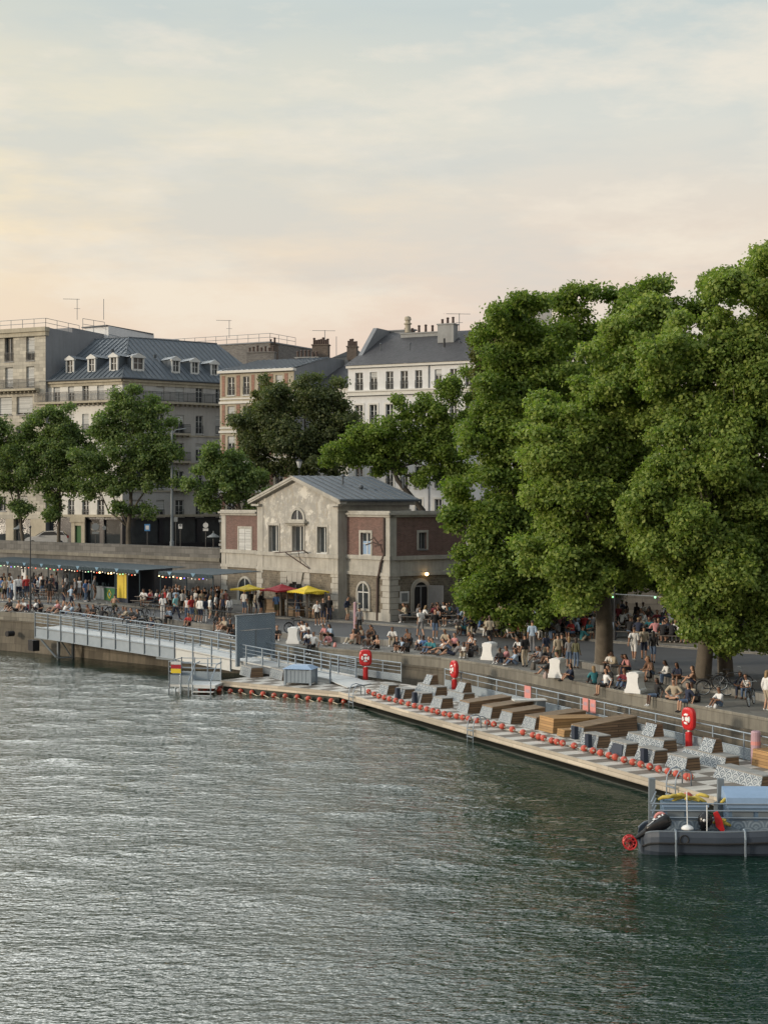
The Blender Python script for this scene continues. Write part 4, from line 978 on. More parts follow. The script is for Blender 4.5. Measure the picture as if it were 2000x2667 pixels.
# ------------------------------- trees -------------------------------------------------
def leafmesh(name, lobes, n, size, mat, seed, droop=.25, clump=.62, fill=.30):
    """leaf sized faces gathered in clumps over the lobes (centre, radii) of a crown"""
    rs=np.random.RandomState(seed); LB_=np.array([list(c)+list(r) for c,r in lobes],float)
    # every lobe carries smaller boughs of several sizes, so the canopy billows unevenly
    kid=[]
    for L in LB_:
        for _ in range(6):
            d=rs.normal(size=3); d/=np.linalg.norm(d); d[1]*=.8; f=rs.uniform(.28,.6)
            kid.append(list(L[:3]+d*L[3:]*rs.uniform(.74,1.12))+list(L[3:]*f*np.array([1,1,.85])))
    LB_=np.concatenate([LB_*np.array([1,1,1,.82,.82,.82]),np.array(kid)])
    area=(LB_[:,3]*LB_[:,4]+LB_[:,4]*LB_[:,5]+LB_[:,3]*LB_[:,5])
    per=34; nc=max(20,int(n/per)); which=rs.choice(len(LB_),nc,p=area/area.sum())
    d=rs.normal(size=(nc,3)); d/=np.linalg.norm(d,axis=1)[:,None]
    rad=np.where(rs.rand(nc)<fill,rs.rand(nc)**.5*.8,.82+.26*rs.rand(nc))
    # uneven outline: each lobe swells and hollows, some sprays stick out
    ph=rs.rand(len(LB_),3)*6.28; fr=rs.normal(size=(len(LB_),3,3))*2.2
    mod=sum(np.sin((d*fr[which,i]).sum(1)+ph[which,i]) for i in range(3))
    spray=rs.rand(nc)<.10
    rad=rad*(1+.13*mod)+np.where(spray,.14+.18*rs.rand(nc),0)
    C=LB_[which,:3]+d*LB_[which,3:]*rad[:,None]
    # drop clumps deep inside another lobe
    keep=np.ones(nc,bool)
    for L in LB_:
        q=((C-L[:3])/L[3:]); rr=np.linalg.norm(q,axis=1); keep&=~((rr<.55)&(rs.rand(nc)<.75))
    C=C[keep]; d=d[keep]; nc=len(C)
    cs=clump*.86*(.5+.9*rs.rand(nc))*np.where(spray[keep],.6,1.0)
    k=rs.poisson(per*(cs/clump)**1.5)+6
    ci=np.repeat(np.arange(nc),k); N=len(ci)
    v=rs.normal(size=(N,3)); v/=np.linalg.norm(v,axis=1)[:,None]; v*=(rs.rand(N)**.45)[:,None]
    P0=C[ci]+v*cs[ci][:,None]*np.array([1.1,1.1,.72])
    # each clump also throws a short twig of leaves outward
    nrm=v*.7+d[ci]*.9+np.array([0,0,.55])+rs.normal(size=(N,3))*.95; nrm/=np.linalg.norm(nrm,axis=1)[:,None]
    t=np.cross(nrm,rs.normal(size=(N,3))); t/=np.linalg.norm(t,axis=1)[:,None]+1e-9; b=np.cross(nrm,t)
    s=size*(.6+.85*rs.rand(N))
    t*=s[:,None]; b*=(s*.8)[:,None]; dn=nrm*(s*droop)[:,None]
    # five sided leaf with folded tips
    pts=np.stack([P0-t*.55,P0-b*.6-t*.05-dn,P0+t*.35-b*.42-dn*.6,P0+t*.8-dn,P0+t*.35+b*.42-dn*.6,P0+b*.6-t*.05-dn],1)
    V=pts.reshape(-1,3); nl=N
    me=bpy.data.meshes.new(name); me.vertices.add(len(V)); 
    ct=V.mean(0); 
    idx=np.arange(nl*6,dtype=np.int32)
    me.loops.add(len(idx)); me.loops.foreach_set('vertex_index',idx); me.polygons.add(nl)
    me.polygons.foreach_set('loop_start',np.arange(0,len(idx),6,dtype=np.int32)); me.polygons.foreach_set('loop_total',np.full(nl,6,dtype=np.int32))
    me.vertices.foreach_set('co',V.ravel()); me.update(calc_edges=True); me.materials.append(mat)
    return me,C
def tree(label, base, lobes_px, Y, leaf, n, size, seed, trunk_r=.4, trunk_top=None, lean=None, bark='bark', depth=.8, clump=.62, group=None, tr_path=None, fill=.3, shift=(0,0)):
    """lobes_px: (px,py,rx_px,ry_px,dY) read off the photo at distance Y; base: ground point of the trunk"""
    base=Vector(base); t=thing('broadleaf_tree',label,'tree',base,group)
    n0=min(24,len(lobes_px)); lobes=[]; rr_=random.Random(seed*3+1); lobes_px=list(lobes_px)
    if len(lobes_px)<40:
        for l in list(lobes_px):
            for _ in range(3):
                a=rr_.uniform(0,6.28); q=rr_.uniform(.95,1.3); f=rr_.uniform(.2,.36); lobes_px.append((l[0]+math.cos(a)*l[2]*q,l[1]+math.sin(a)*l[3]*q*.9,l[2]*f,l[3]*f,(l[4] if len(l)>4 else 0)+rr_.uniform(-1.2,1.2)))
    for l in lobes_px:
        px,py,rx,ry=l[0]+shift[0],l[1]+shift[1]*(1 if l[1]<1100 else .4),l[2],l[3]; y=Y+(l[4] if len(l)>4 else 0); k=y/F; c=D(px,py,y); sh=clump*.85; lobes.append((c,(max(.3,rx*k-sh),max(1.0,(rx+ry)*.5*k*depth-sh),max(.3,ry*k-sh))))
    me,C=leafmesh('crown',lobes,int(n*2.1),size*.8,M[leaf],seed,clump=clump,fill=fill)
    V=np.zeros(len(me.vertices)*3); me.vertices.foreach_get('co',V); V=(V.reshape(-1,3)-np.array(base)).ravel(); me.vertices.foreach_set('co',V); me.update()
    o=bpy.data.objects.new('crown',me); COL.objects.link(o); o.parent=t
    cen=sum((l[0] for l in lobes),Vector((0,0,0)))/len(lobes)
    g=MB(); r_=random.Random(seed)
    if tr_path is None:
        top=Vector((base.x*.45+cen.x*.55,base.y*.5+cen.y*.5,cen.z)); 
        pts=[base+Vector((0,0,-.1)),base+Vector((0,0,.35)),base.lerp(top,.25)+Vector((r_.uniform(-.2,.2),0,0)),base.lerp(top,.5)+Vector((r_.uniform(-.3,.3),.1,0)),base.lerp(top,.8),top]
    else: pts=[base+Vector((0,0,-.1))]+[Vector(p) for p in tr_path]
    m=len(pts); rad=[trunk_r*1.45]+[trunk_r*(1-.8*(i-1)/(m-1)) for i in range(1,m)]
    g.path(pts,rad,12)
    tk=g.build('trunk',M[bark],t,smooth=True)
    # limbs reach towards the lobes, twigs towards clumps
    for i,(c,rr) in enumerate(lobes):
        if i>=n0 or (c.z>base.z+.72*(max(l[0].z for l in lobes)-base.z) and i%3): continue
        c=c-Vector((0,0,rr[2]*.35))
        k=max(1,min(m-2,int((m-1)*(.45+.4*r_.random())))); s=pts[k].lerp(pts[k+1],r_.random()) if k+1<m else pts[k]
        if (c-s).length<.8: continue
        lr=max(.05,min(trunk_r*.42,.05*(c-s).length))
        mid=s.lerp(c,.5)+Vector((r_.uniform(-.5,.5),r_.uniform(-.5,.5),-.12*(c-s).length+.3))
        q=MB(); q.path([s,s.lerp(mid,.5)+Vector((0,0,.1)),mid,mid.lerp(c,.6)+Vector((0,0,.25)),c],[lr,lr*.85,lr*.7,lr*.5,lr*.25],7)
        for _ in range(4):
            e=c+Vector((r_.uniform(-1,1)*rr[0],r_.uniform(-1,1)*rr[1],r_.uniform(-1,1)*rr[2]))*.8
            q.path([mid.lerp(c,.5),mid.lerp(e,.6),e],[lr*.4,lr*.25,lr*.08],5)
        q.build('limb',M[bark],t,smooth=True)
    return t
def fillers(poly,n,r0,r1,seed,dy=2.0):
    """scatter of boughs inside a crown outline, so that neighbouring crowns run into each other"""
    r_=random.Random(seed); out=[]; xs=[p[0] for p in poly]; ys=[p[1] for p in poly]; tries=0
    while len(out)<n and tries<n*60:
        tries+=1; x,y=r_.uniform(min(xs),max(xs)),r_.uniform(min(ys),max(ys)); r=r_.uniform(r0,r1); ins=False; dm=1e9
        for (x1,y1),(x2,y2) in zip(poly,poly[1:]+poly[:1]):
            if (y1>y)!=(y2>y) and x<(x2-x1)*(y-y1)/(y2-y1)+x1: ins=not ins
            t=max(0,min(1,((x-x1)*(x2-x1)+(y-y1)*(y2-y1))/((x2-x1)**2+(y2-y1)**2+1e-9))); dm=min(dm,math.hypot(x-x1-t*(x2-x1),y-y1-t*(y2-y1)))
        if not ins or dm<r*.72: continue
        if any(math.hypot(x-o[0],y-o[1])<(r+o[2])*.42 for o in out): continue
        out.append((x,y,r*r_.uniform(.9,1.2),r*r_.uniform(.75,1.0),r_.uniform(-dy,dy*.6)))
    # ragged edge: small sprigs hang over the outline
    m=len(poly)
    for _ in range(int(n*.9)):
        i=r_.randrange(m); (x1,y1),(x2,y2)=poly[i],poly[(i+1)%m]; t=r_.random(); r=r_.uniform(11,24)
        out.append((x1+(x2-x1)*t+r_.uniform(-26,20),y1+(y2-y1)*t+r_.uniform(-18,12),r,r*r_.uniform(.7,1.3),r_.uniform(-dy,dy)))
    return out
B0=[(1370,1100),(1400,1020),(1480,990),(1530,920),(1580,830),(1650,770),(1720,800),(1720,1000),(1690,1200),(1680,1400),(1640,1490),(1590,1470),(1540,1490),(1500,1560),(1460,1530),(1400,1500),(1365,1400),(1400,1260)]
B1=[(1700,900),(1760,820),(1850,730),(1930,690),(2000,630),(2110,610),(2110,1610),(1990,1650),(1890,1680),(1830,1630),(1780,1600),(1740,1510),(1690,1440),(1650,1340),(1640,1300),(1700,1200),(1690,1050)]
B3=[(1155,1150),(1210,1050),(1225,850),(1290,780),(1350,775),(1460,850),(1500,1000),(1500,1200),(1470,1550),(1320,1615),(1240,1590),(1175,1550),(1155,1400)]
B4=[(1400,830),(1480,735),(1560,745),(1640,745),(1720,790),(1720,1300),(1640,1520),(1420,1560),(1400,1300)]
B5=[(1600,780),(1700,725),(1800,720),(1900,695),(2000,650),(2000,1500),(1650,1520),(1600,1200)]
# street trees at the left, in front of the facades
tree('leafy street tree cut by the left edge above the parapet',D(62,1425,146)*1.0+Vector((0,0,ZS-D(62,1425,146).z)),[(20,1150,62,58),(-40,1180,60,70,1),(60,1215,52,60,-1),(10,1255,70,42),(85,1140,35,42,1),(70,1320,22,16),(-20,1110,50,40)],146,'leaf_cool',16000,.20,11,.19,clump=.75)
tree('leafy street tree with slim trunk rising behind the white car',D(153,1425,145)+Vector((0,0,ZS-D(153,1425,145).z)),[(150,1110,52,52),(195,1140,42,50,1),(125,1175,60,58,-1),(185,1215,62,52),(120,1245,60,45),(180,1265,50,36,-1),(150,1085,36,36),(140,1330,16,14)],145,'leaf_cool',18000,.20,12,.19,clump=.75)
tree('broad leafy street tree standing before the pale corner block',D(335,1425,141)+Vector((0,0,ZS-D(335,1425,141).z)),[(345,1080,68,55),(290,1130,66,60,1),(400,1135,58,62),(330,1170,85,65,-1),(250,1210,52,52),(395,1215,62,55),(310,1250,80,45),(420,1170,40,45,-1),(338,1045,42,30),(345,1330,38,22),(255,1275,36,22)],141,'leaf_cool',26000,.20,13,.25,clump=.8)
tree('small low tree leaning over the left roof of the quay house',D(640,1400,131)+Vector((0,0,ZS-D(640,1400,131).z)),[(590,1225,72,52),(545,1270,46,34),(645,1265,42,36),(600,1190,48,34),(530,1300,32,20),(615,1295,50,24),(560,1215,50,40,1)],131,'leaf_cool',13000,.20,14,.2,clump=.7)
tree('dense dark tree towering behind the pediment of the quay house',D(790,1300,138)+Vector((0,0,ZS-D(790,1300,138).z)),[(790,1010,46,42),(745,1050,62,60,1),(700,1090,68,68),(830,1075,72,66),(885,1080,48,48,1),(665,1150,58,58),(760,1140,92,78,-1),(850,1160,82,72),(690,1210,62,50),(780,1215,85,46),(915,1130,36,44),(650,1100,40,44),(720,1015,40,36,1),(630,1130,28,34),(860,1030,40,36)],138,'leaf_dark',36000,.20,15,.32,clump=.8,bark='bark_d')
tree('rusty tinged tree at the back of the brick corner block',D(690,1300,141)+Vector((0,0,ZS-D(690,1300,141).z)),[(705,1030,42,34),(680,1070,44,40),(650,1120,40,40),(730,1010,30,26)],141,'leaf_rust',7000,.2,16,.2,clump=.6,bark='bark_d')
Yt=127
zb=ZS
tree('green tree with a bare leaning trunk rising behind the right roof',D(1100,1330,Yt)+Vector((0,0,ZS-D(1100,1330,Yt).z)),[(920,1150,50,52),(985,1140,46,42,1),(945,1195,64,34),(1060,1110,60,62),(1120,1060,58,58),(1060,1180,72,52),(1130,1160,60,58),(1010,1205,52,30),(1170,1010,50,55),(1120,1225,50,34),(895,1190,34,28),(1160,1120,50,60),(1190,1240,60,50)],Yt,'leaf_mid',30000,.19,17,.26,clump=.7,bark='bark_d',
  tr_path=[D(1100,1328,Yt),D(1068,1290,Yt),D(1035,1250,Yt),D(1022,1215,Yt),D(1040,1170,Yt),D(1080,1120,Yt)])
# tall planes on the quay at the right
b0=G(1572,1745)
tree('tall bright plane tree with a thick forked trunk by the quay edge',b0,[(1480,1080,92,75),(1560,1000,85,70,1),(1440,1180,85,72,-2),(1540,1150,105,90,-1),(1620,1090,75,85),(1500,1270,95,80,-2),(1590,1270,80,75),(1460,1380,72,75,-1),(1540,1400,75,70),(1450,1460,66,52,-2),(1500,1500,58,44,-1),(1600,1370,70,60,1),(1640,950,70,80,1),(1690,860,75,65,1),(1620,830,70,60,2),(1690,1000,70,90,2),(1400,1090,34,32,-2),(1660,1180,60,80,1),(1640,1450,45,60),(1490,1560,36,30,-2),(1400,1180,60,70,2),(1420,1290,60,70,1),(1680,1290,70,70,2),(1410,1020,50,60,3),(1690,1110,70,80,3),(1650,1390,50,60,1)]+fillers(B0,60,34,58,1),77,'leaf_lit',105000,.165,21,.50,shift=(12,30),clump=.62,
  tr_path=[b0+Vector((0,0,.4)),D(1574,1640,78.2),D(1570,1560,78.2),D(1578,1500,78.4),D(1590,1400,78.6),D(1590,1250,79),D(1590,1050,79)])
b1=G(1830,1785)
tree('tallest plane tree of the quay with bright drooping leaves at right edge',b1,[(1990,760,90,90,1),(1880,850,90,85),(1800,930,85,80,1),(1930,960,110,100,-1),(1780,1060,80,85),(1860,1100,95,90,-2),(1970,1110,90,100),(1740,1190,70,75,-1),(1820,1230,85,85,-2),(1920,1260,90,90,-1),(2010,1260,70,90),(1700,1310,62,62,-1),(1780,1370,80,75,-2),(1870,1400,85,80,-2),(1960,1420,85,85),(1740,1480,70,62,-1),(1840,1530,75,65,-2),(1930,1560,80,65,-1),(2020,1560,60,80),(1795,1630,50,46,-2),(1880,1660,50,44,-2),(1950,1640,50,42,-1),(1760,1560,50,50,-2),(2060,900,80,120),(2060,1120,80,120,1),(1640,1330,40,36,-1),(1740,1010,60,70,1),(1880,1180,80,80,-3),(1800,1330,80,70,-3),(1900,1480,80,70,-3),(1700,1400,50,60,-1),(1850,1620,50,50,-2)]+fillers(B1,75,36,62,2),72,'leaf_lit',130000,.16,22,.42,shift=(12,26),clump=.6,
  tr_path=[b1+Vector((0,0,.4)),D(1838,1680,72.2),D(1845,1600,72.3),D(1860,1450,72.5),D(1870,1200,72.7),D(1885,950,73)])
b2=G(1890,1778)
tree('leaning plane tree with a second trunk beside the parked bicycles',b2,[(1900,1480,70,60,1),(1860,1560,60,55),(1990,1500,75,65,2),(1970,1350,75,70,3),(1880,1320,70,70,3),(1950,1590,55,40,1),(1990,1640,50,40,1)],74,'leaf_mid',24000,.16,23,.40,clump=.6,
  tr_path=[b2+Vector((0,0,.4)),D(1886,1690,73.6),D(1890,1620,73.8),D(1900,1500,74),D(1920,1350,74.5)])
# row of planes farther back
b3=G(1370,1640,OU)
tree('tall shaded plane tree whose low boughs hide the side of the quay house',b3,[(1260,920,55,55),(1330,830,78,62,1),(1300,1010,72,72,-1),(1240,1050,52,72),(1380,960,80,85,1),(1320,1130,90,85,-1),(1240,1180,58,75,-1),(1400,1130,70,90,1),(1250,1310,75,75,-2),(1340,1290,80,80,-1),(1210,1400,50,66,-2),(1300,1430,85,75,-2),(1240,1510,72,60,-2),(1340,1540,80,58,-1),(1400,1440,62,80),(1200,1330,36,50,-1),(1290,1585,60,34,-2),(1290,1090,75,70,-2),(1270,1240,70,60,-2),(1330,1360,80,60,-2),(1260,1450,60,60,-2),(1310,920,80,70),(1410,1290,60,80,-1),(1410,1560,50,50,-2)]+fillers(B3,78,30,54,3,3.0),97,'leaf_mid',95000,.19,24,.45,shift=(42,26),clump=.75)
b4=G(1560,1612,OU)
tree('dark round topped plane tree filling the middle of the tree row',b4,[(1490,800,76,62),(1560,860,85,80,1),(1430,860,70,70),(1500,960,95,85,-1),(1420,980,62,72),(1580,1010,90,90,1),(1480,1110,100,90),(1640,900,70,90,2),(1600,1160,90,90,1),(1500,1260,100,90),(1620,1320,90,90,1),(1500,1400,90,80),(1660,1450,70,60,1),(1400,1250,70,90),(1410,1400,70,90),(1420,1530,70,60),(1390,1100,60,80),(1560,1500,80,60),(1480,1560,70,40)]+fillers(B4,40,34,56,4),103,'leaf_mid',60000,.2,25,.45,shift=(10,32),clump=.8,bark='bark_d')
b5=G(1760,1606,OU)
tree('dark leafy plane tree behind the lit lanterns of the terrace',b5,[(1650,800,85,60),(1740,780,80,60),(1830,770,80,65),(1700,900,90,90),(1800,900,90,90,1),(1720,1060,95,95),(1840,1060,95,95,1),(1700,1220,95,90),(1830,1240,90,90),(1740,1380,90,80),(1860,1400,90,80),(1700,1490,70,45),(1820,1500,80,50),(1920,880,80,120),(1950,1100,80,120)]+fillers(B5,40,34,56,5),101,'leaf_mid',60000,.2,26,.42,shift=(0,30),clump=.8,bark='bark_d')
b6=G(1222,1625,OU)
tree('slender dark tree top standing against the sky beside the white block',D(1290,1300,121)+Vector((0,0,ZS-D(1290,1300,121).z)),[(1290,820,52,46),(1340,800,40,34,1),(1260,870,42,50),(1320,880,55,55),(1235,905,30,44),(1300,950,70,60),(1250,1000,50,70)],121,'leaf_rust',18000,.2,27,.3,shift=(24,20),clump=.65,bark='bark_d')
tree('dark plane tree at the far right edge over the sandy path',G(2110,1650,OU),[(2020,1450,70,80),(1980,1560,60,50),(2080,1300,90,110),(2080,1500,80,90),(2000,1330,60,80)],95,'leaf_mid',26000,.2,28,.4,clump=.75,bark='bark_d')

b7=Vector((24.5,55.5,zq(24)))
def off_frame(label,p,h,w,seed):
    p=Vector((p[0],p[1],zq(p[0]))); k=F/p.y; px=HX+p.x*k
    def L(dx,dz,r,dy=0): return (px+dx*k,HY-(p.z+dz-CZ)*k,r*k,r*k,dy)
    tree(label,p,[L(0,h*.85,w*.5),L(-w*.4,h*.7,w*.5),L(w*.4,h*.68,w*.5),L(0,h*.55,w*.6,1),L(-w*.45,h*.42,w*.5,-1),L(w*.4,h*.4,w*.45),L(0,h*.33,w*.45,-2)],p.y,'leaf_mid',26000,.22,seed,.42,clump=.8)
off_frame('tall plane tree on the quay just beyond the right picture edge',(26.5,57),19,9,31)
off_frame('tall plane tree nearer the bridge, beyond the right picture edge',(33,45),20,10,32)
off_frame('tall plane tree closest to the bridge, outside the right edge',(39,32),20,10,33)
# ------------------------------- swimming pontoon --------------------------------------
ZD=.60
DK=DECK_A; dA=DECK_D; dB=DECK_N if DECK_N.x>0 else -DECK_N
LEN=(DECK_E-DK).length; WID=5.95
def dk(a,b,z=ZD): q=DK+dA*a+dB*b; return Vector((q.x,q.y,z))
def dkab(px,py,z=ZD):
    q=P(px,py,z).xy-DK; return q.dot(dA),q.dot(dB)
A3,B3=dA.to_3d(),dB.to_3d(); Z3=Vector((0,0,1))
deckrot=math.atan2(dA.y,dA.x)
def setuv(o,ox,ax,ay):
    me=o.data; uv=me.uv_layers[0].data; org=ORG.get(o.name,Vector((0,0,0)))
    for l in me.loops:
        c=Vector(me.vertices[l.vertex_index].co)+org-ox; uv[l.index].uv=(c.dot(ay),c.dot(ax))
pt=thing('swimming_pontoon','long timber swimming pontoon with checkered deck floating along the quay','pontoon',dk(LEN/2,3,0))
g=MB(); g.obox(dk(0,0,ZD-.06),A3*LEN,B3*WID,(0,0,.06)); o=g.build('deck',M['deck'],pt); setuv(o,dk(0,0,0),A3,B3)
g=MB(); g.obox(dk(-.05,-.07,ZD-.30),A3*(LEN+.12),B3*.065,(0,0,.31)); g.obox(dk(LEN+.003,0,ZD-.3),A3*.065,B3*WID,(0,0,.305)); o=g.build('fascia_board',M['deck_side'],pt); 
me=o.data
for l in me.loops:
    c=Vector(me.vertices[l.vertex_index].co); me.uv_layers[0].data[l.index].uv=(c.dot(A3)+c.dot(B3),c.z)
g=MB(); g.obox(dk(.1,.05,-.5),A3*(LEN-.2),B3*(WID-.1),(0,0,ZD-.56+.5)); g.build('float',M['hull'],pt)
# landing part at the far end, set at an angle
Q0,Q1=P(577,1773,ZD),P(885,1802,ZD); pa=(Q1-Q0).normalized(); pb=Vector((-pa.y,pa.x,0)); 
if pb.y<0: pb=-pb
p2=thing('landing_pontoon','pale landing pontoon at the foot of the gangway with a grey chest on it','pontoon',Q0.lerp(Q1,.5)*1.0)
LL=(Q1-Q0).length
g=MB(); g.obox(Q0-Vector((0,0,.06)),pa*(LL-.05),pb*5.2,(0,0,.056)); g.prism([Q1-pa*.05-Vector((0,0,.064)),Q1+A3*.0+pb*5.2-pa*.05-Vector((0,0,.064)),dk(3.2,WID,ZD-.064),dk(-.06,.0,ZD-.064)],(0,0,.057)); o=g.build('deck',M['deck'],p2); setuv(o,Q0,pa,pb)
g=MB(); g.obox(Q0-pb*.066-Vector((0,0,.3)),pa*(LL-.02),pb*.06,(0,0,.305)); g.obox(Q0-pa*.066-Vector((0,0,.3)),pa*.062,pb*5,(0,0,.305)); g.build('fascia_board',M['deck_side'],p2)
g=MB(); g.obox(Q0+pa*.1+pb*.05+Vector((0,0,-1.1)),pa*(LL-.2),pb*5,(0,0,1.03)); g.build('float',M['hull'],p2)
# --- railing along the quay side of the pontoon ------------------------------------------
def rail_fence(name,label,pts,h=1.05,nr=3,sp=1.6,kick=None,mat='steel',post=.035,cat='railing'):
    t=thing(name,label,cat,pts[0]); k=0
    segs=[]
    for a,b in zip(pts,pts[1:]):
        a,b=Vector(a),Vector(b); L=(b-a).length; n=max(1,round(L/sp))
        for i in range(n+(1 if b==Vector(pts[-1]) else 0)):
            q=a.lerp(b,i/n); g=MB(); g.tube(q,q+Vector((0,0,h)),post,n=6); g.build('post',M[mat],t)
        for r in range(nr):
            zz=h-(h-.18)*r/max(1,nr-.0) ; g=MB(); g.tube(a+Vector((0,0,zz)),b+Vector((0,0,zz)),.03 if r==0 else .02,n=6); g.build('rail',M['steel' if mat!='iron' else mat],t)
        if kick:
            e=(b-a); nn=Vector((-e.y,e.x,0)).normalized(); g=MB(); g.obox(a+Vector((0,0,.04))-nn*.012,e,nn*.024,(0,0,.42)); g.build('kick_panel',M[kick],t)
    return t
rail_fence('pontoon_railing','long steel railing with pattern panels along the quay side of the pontoon',[dk(1.2,WID-.12),dk(5.0,WID-.12),dk(LEN+6,WID-.12)],1.1,3,2.0,'wave_grey')
e0=P(861,1768,ZD)+Vector((0,1.5,0)); 
rail_fence('pontoon_railing','short steel railing with grey pattern panels at the foot of the gangway',[P(861,1751,ZD),P(1045,1777,ZD),],1.1,4,1.6,'wave_grey')
# --- benches: patterned river face, slatted sides ------------------------------------------
def bench_mesh(name,label,a,b,la,lb,h,taper=.16,grp=None,ramp_=0.0,warm=False,back=None,bin_=False,cover=False,cat='bench'):
    """near river-side corner at deck coords (a,b); extends la towards the far end and lb towards the quay"""
    o=dk(a,b); t=thing(name,label,cat,o,grp); U,Vv=-A3,B3
    hw='wood_warm' if warm else 'wood'; h2=h+ramp_
    p=lambda u,v,z: o+U*u+Vv*v+Z3*z
    i=.02
    # body: side faces and top of slats
    s=MB(); c=taper
    s.face([p(0,0,0),p(0,lb,0),p(0+c*.5,lb,h2),p(c*.5,0+c,h)]); s.face([p(la,0,0),p(la,lb,0),p(la-c*.5,lb,h2),p(la-c*.5,c,h)]); s.face([p(0,lb,0),p(la,lb,0),p(la-c*.5,lb,h2),p(c*.5,lb,h2)])
    s.face([p(0,0,.003),p(0,lb,.003),p(la,lb,.003),p(la,0,.003)])
    s.build('slatted_side',M[hw],t,fix=True)
    s=MB(); s.obox(p(c*.5-.02,c-.03,h+.002),U*(la-c+.04),(p(0,lb+.02,h2)-p(0,c-.03,h)),Z3*.05); s.build('seat',M['wood_warm' if warm else ('wood_top' if lb>1.2 else 'bench_top')],t)
    if not warm:
        s=MB(); s.obox(p(.0,-.005,.02),U*la,Vv*.02,Z3*.001)
        s=MB(); s.prism([p(0,-.004,.01),p(la,-.004,.01),p(la-c*.5,c-.004,h),p(c*.5,c-.004,h)],-Vv*.025); s.build('pattern_panel',M['wave'],t)
    else:
        s=MB(); s.prism([p(0,-.004,.01),p(la,-.004,.01),p(la-c*.5,c-.004,h),p(c*.5,c-.004,h)],-Vv*.025); s.build('end_panel',M['wood_warm'],t)
    if back:
        b0,bl,bh=back
        s=MB(); s.prism([p(b0,lb-.55,h+.055),p(b0,lb-.02,h+.055),p(b0+.08,lb-.05,h+bh),p(b0+.08,lb-.3,h+bh)],U*bl); s.build('backrest',M['wood'],t)
        s=MB(); s.prism([p(b0,lb-.58,h+.055),p(b0+bl,lb-.58,h+.055),p(b0+bl-.05,lb-.33,h+bh),p(b0+.05,lb-.33,h+bh)],-Vv*.02); s.build('backrest_panel',M['wave'],t)
    if bin_:
        s=MB(); s.box(p(la*.3,-.16,.28),(.26,.2,.55),deckrot); s.build('side_locker',M['navy'],t)
    if cover:
        s=MB(); s.prism([p(la*.1,-.035,.02),p(la*.8,-.035,.02),p(la*.72,c-.05,h*.95),p(la*.2,c-.05,h*.95)],-Vv*.05); s.build('tarp',M['navy'],t)
    return t
small=[(1008,1810,'farthest'),(1050,1821,'second farthest'),(1095,1833,'third farthest'),(1148,1846,'fourth farthest')]
for k,(x,y,w) in enumerate(small):
    a,b=dkab(x,y); bench_mesh('deck_bench',f'small block bench with wave print front, {w} of the deck blocks',a,b,1.15,.72,.45,grp='small block benches on the pontoon',bin_=k in(1,2))
for (x,y,lab,bi,co_) in ((1554,1950,'small patterned block bench in front of the high wooden lounger with a dark slot',True,False),(1627,1972,'small block bench with a dark tarpaulin over its printed front',False,True),(1701,1990,'small block bench with a navy locker against its printed front',True,False),(1785,2010,'small printed block bench nearest the ladder at the near deck end',False,False)):
    a,b=dkab(x,y); bench_mesh('deck_bench',lab,a,b,1.3,.72,.46,grp='small block benches on the pontoon',bin_=bi,cover=co_)
for (x,y,la,lab,bk) in ((1133,1814,2.6,'long printed bench with a backrest by the second ring buoy post, behind the far blocks',(1.0,.8,.55)),(1204,1832,2.0,'printed bench with slatted backrest standing right of the second ring buoy post',(.3,.85,.55)),(1725,1960,3.0,'long printed bench with a lone backrest left of the near ring buoy post',(.9,.85,.56)),(1886,2006,3.1,'long printed bench with a slanted backrest right of the near ring buoy post',(1.0,.85,.56)),(1981,2058,3.0,'large printed bench cut by the right picture edge',None)):
    a,b=dkab(x,y); bench_mesh('deck_bench',lab,a,b,la*.92,.75,.43,grp='long printed benches on the pontoon',back=bk)
for k,(x,y,lb,rz,lab) in enumerate(((1218,1860,2.5,.16,'first wooden ramp lounger from the far end of the deck'),(1278,1873,2.5,.18,'second wooden ramp lounger from the far end of the deck'),(1330,1887,1.9,.12,'third and shorter wooden ramp lounger beside the grey console'),(1392,1902,2.8,.16,'fourth wooden ramp lounger, wide, with printed end'),(1516,1928,2.9,.3,'high wooden ramp lounger behind the small patterned block'))):
    a,b=dkab(x,y); bench_mesh('sun_lounger',lab,a,b,1.15,lb,.5,grp='wooden ramp loungers on the pontoon',ramp_=rz,bin_=(k==4),cat='lounger')
a,b=dkab(1441,1912); t=bench_mesh('sun_lounger','warm coloured new wooden box lounger with a low step',a,b,1.25,2.6,.62,.06,warm=True,ramp_=-.1,cat='lounger')
a,b=dkab(1470,1921); bench_mesh('deck_step','low warm wooden step box beside the new lounger',a,b,.6,.7,.26,.03,warm=True,cat='step')
a,b=dkab(2085,2030); bench_mesh('sun_lounger','warm wooden lounger beside the mauve post, cut by the right edge',a,b+.3,3.2,2.2,.6,.06,warm=True,cat='lounger')
t=thing('deck_console','grey tray table and pedestal standing among the wooden loungers','console',P(1405,1868,ZD)); q=P(1405,1868,ZD)
g=MB(); g.box(q+Vector((0,0,.4)),(.3,.5,.8),deckrot); g.build('pedestal',M['steel_d'],t); g=MB(); g.box(q+Vector((-.5,0,.83)),(1.6,.6,.06),deckrot+1.3); g.build('tray',M['plat'],t)
# patterned blocks by the gangway foot
for (x,y,la,lab) in ((652,1766,1.5,'patterned block bench with slatted end below the gangway gate'),(735,1774,1.7,'low patterned block bench directly left of the grey chest')):
    q=P(x,y,ZD); a,b=(q.xy-DK).dot(dA),(q.xy-DK).dot(dB); bench_mesh('deck_bench',lab,a,b,la*1.2,.8,.55,.1,grp='patterned benches by the gangway')
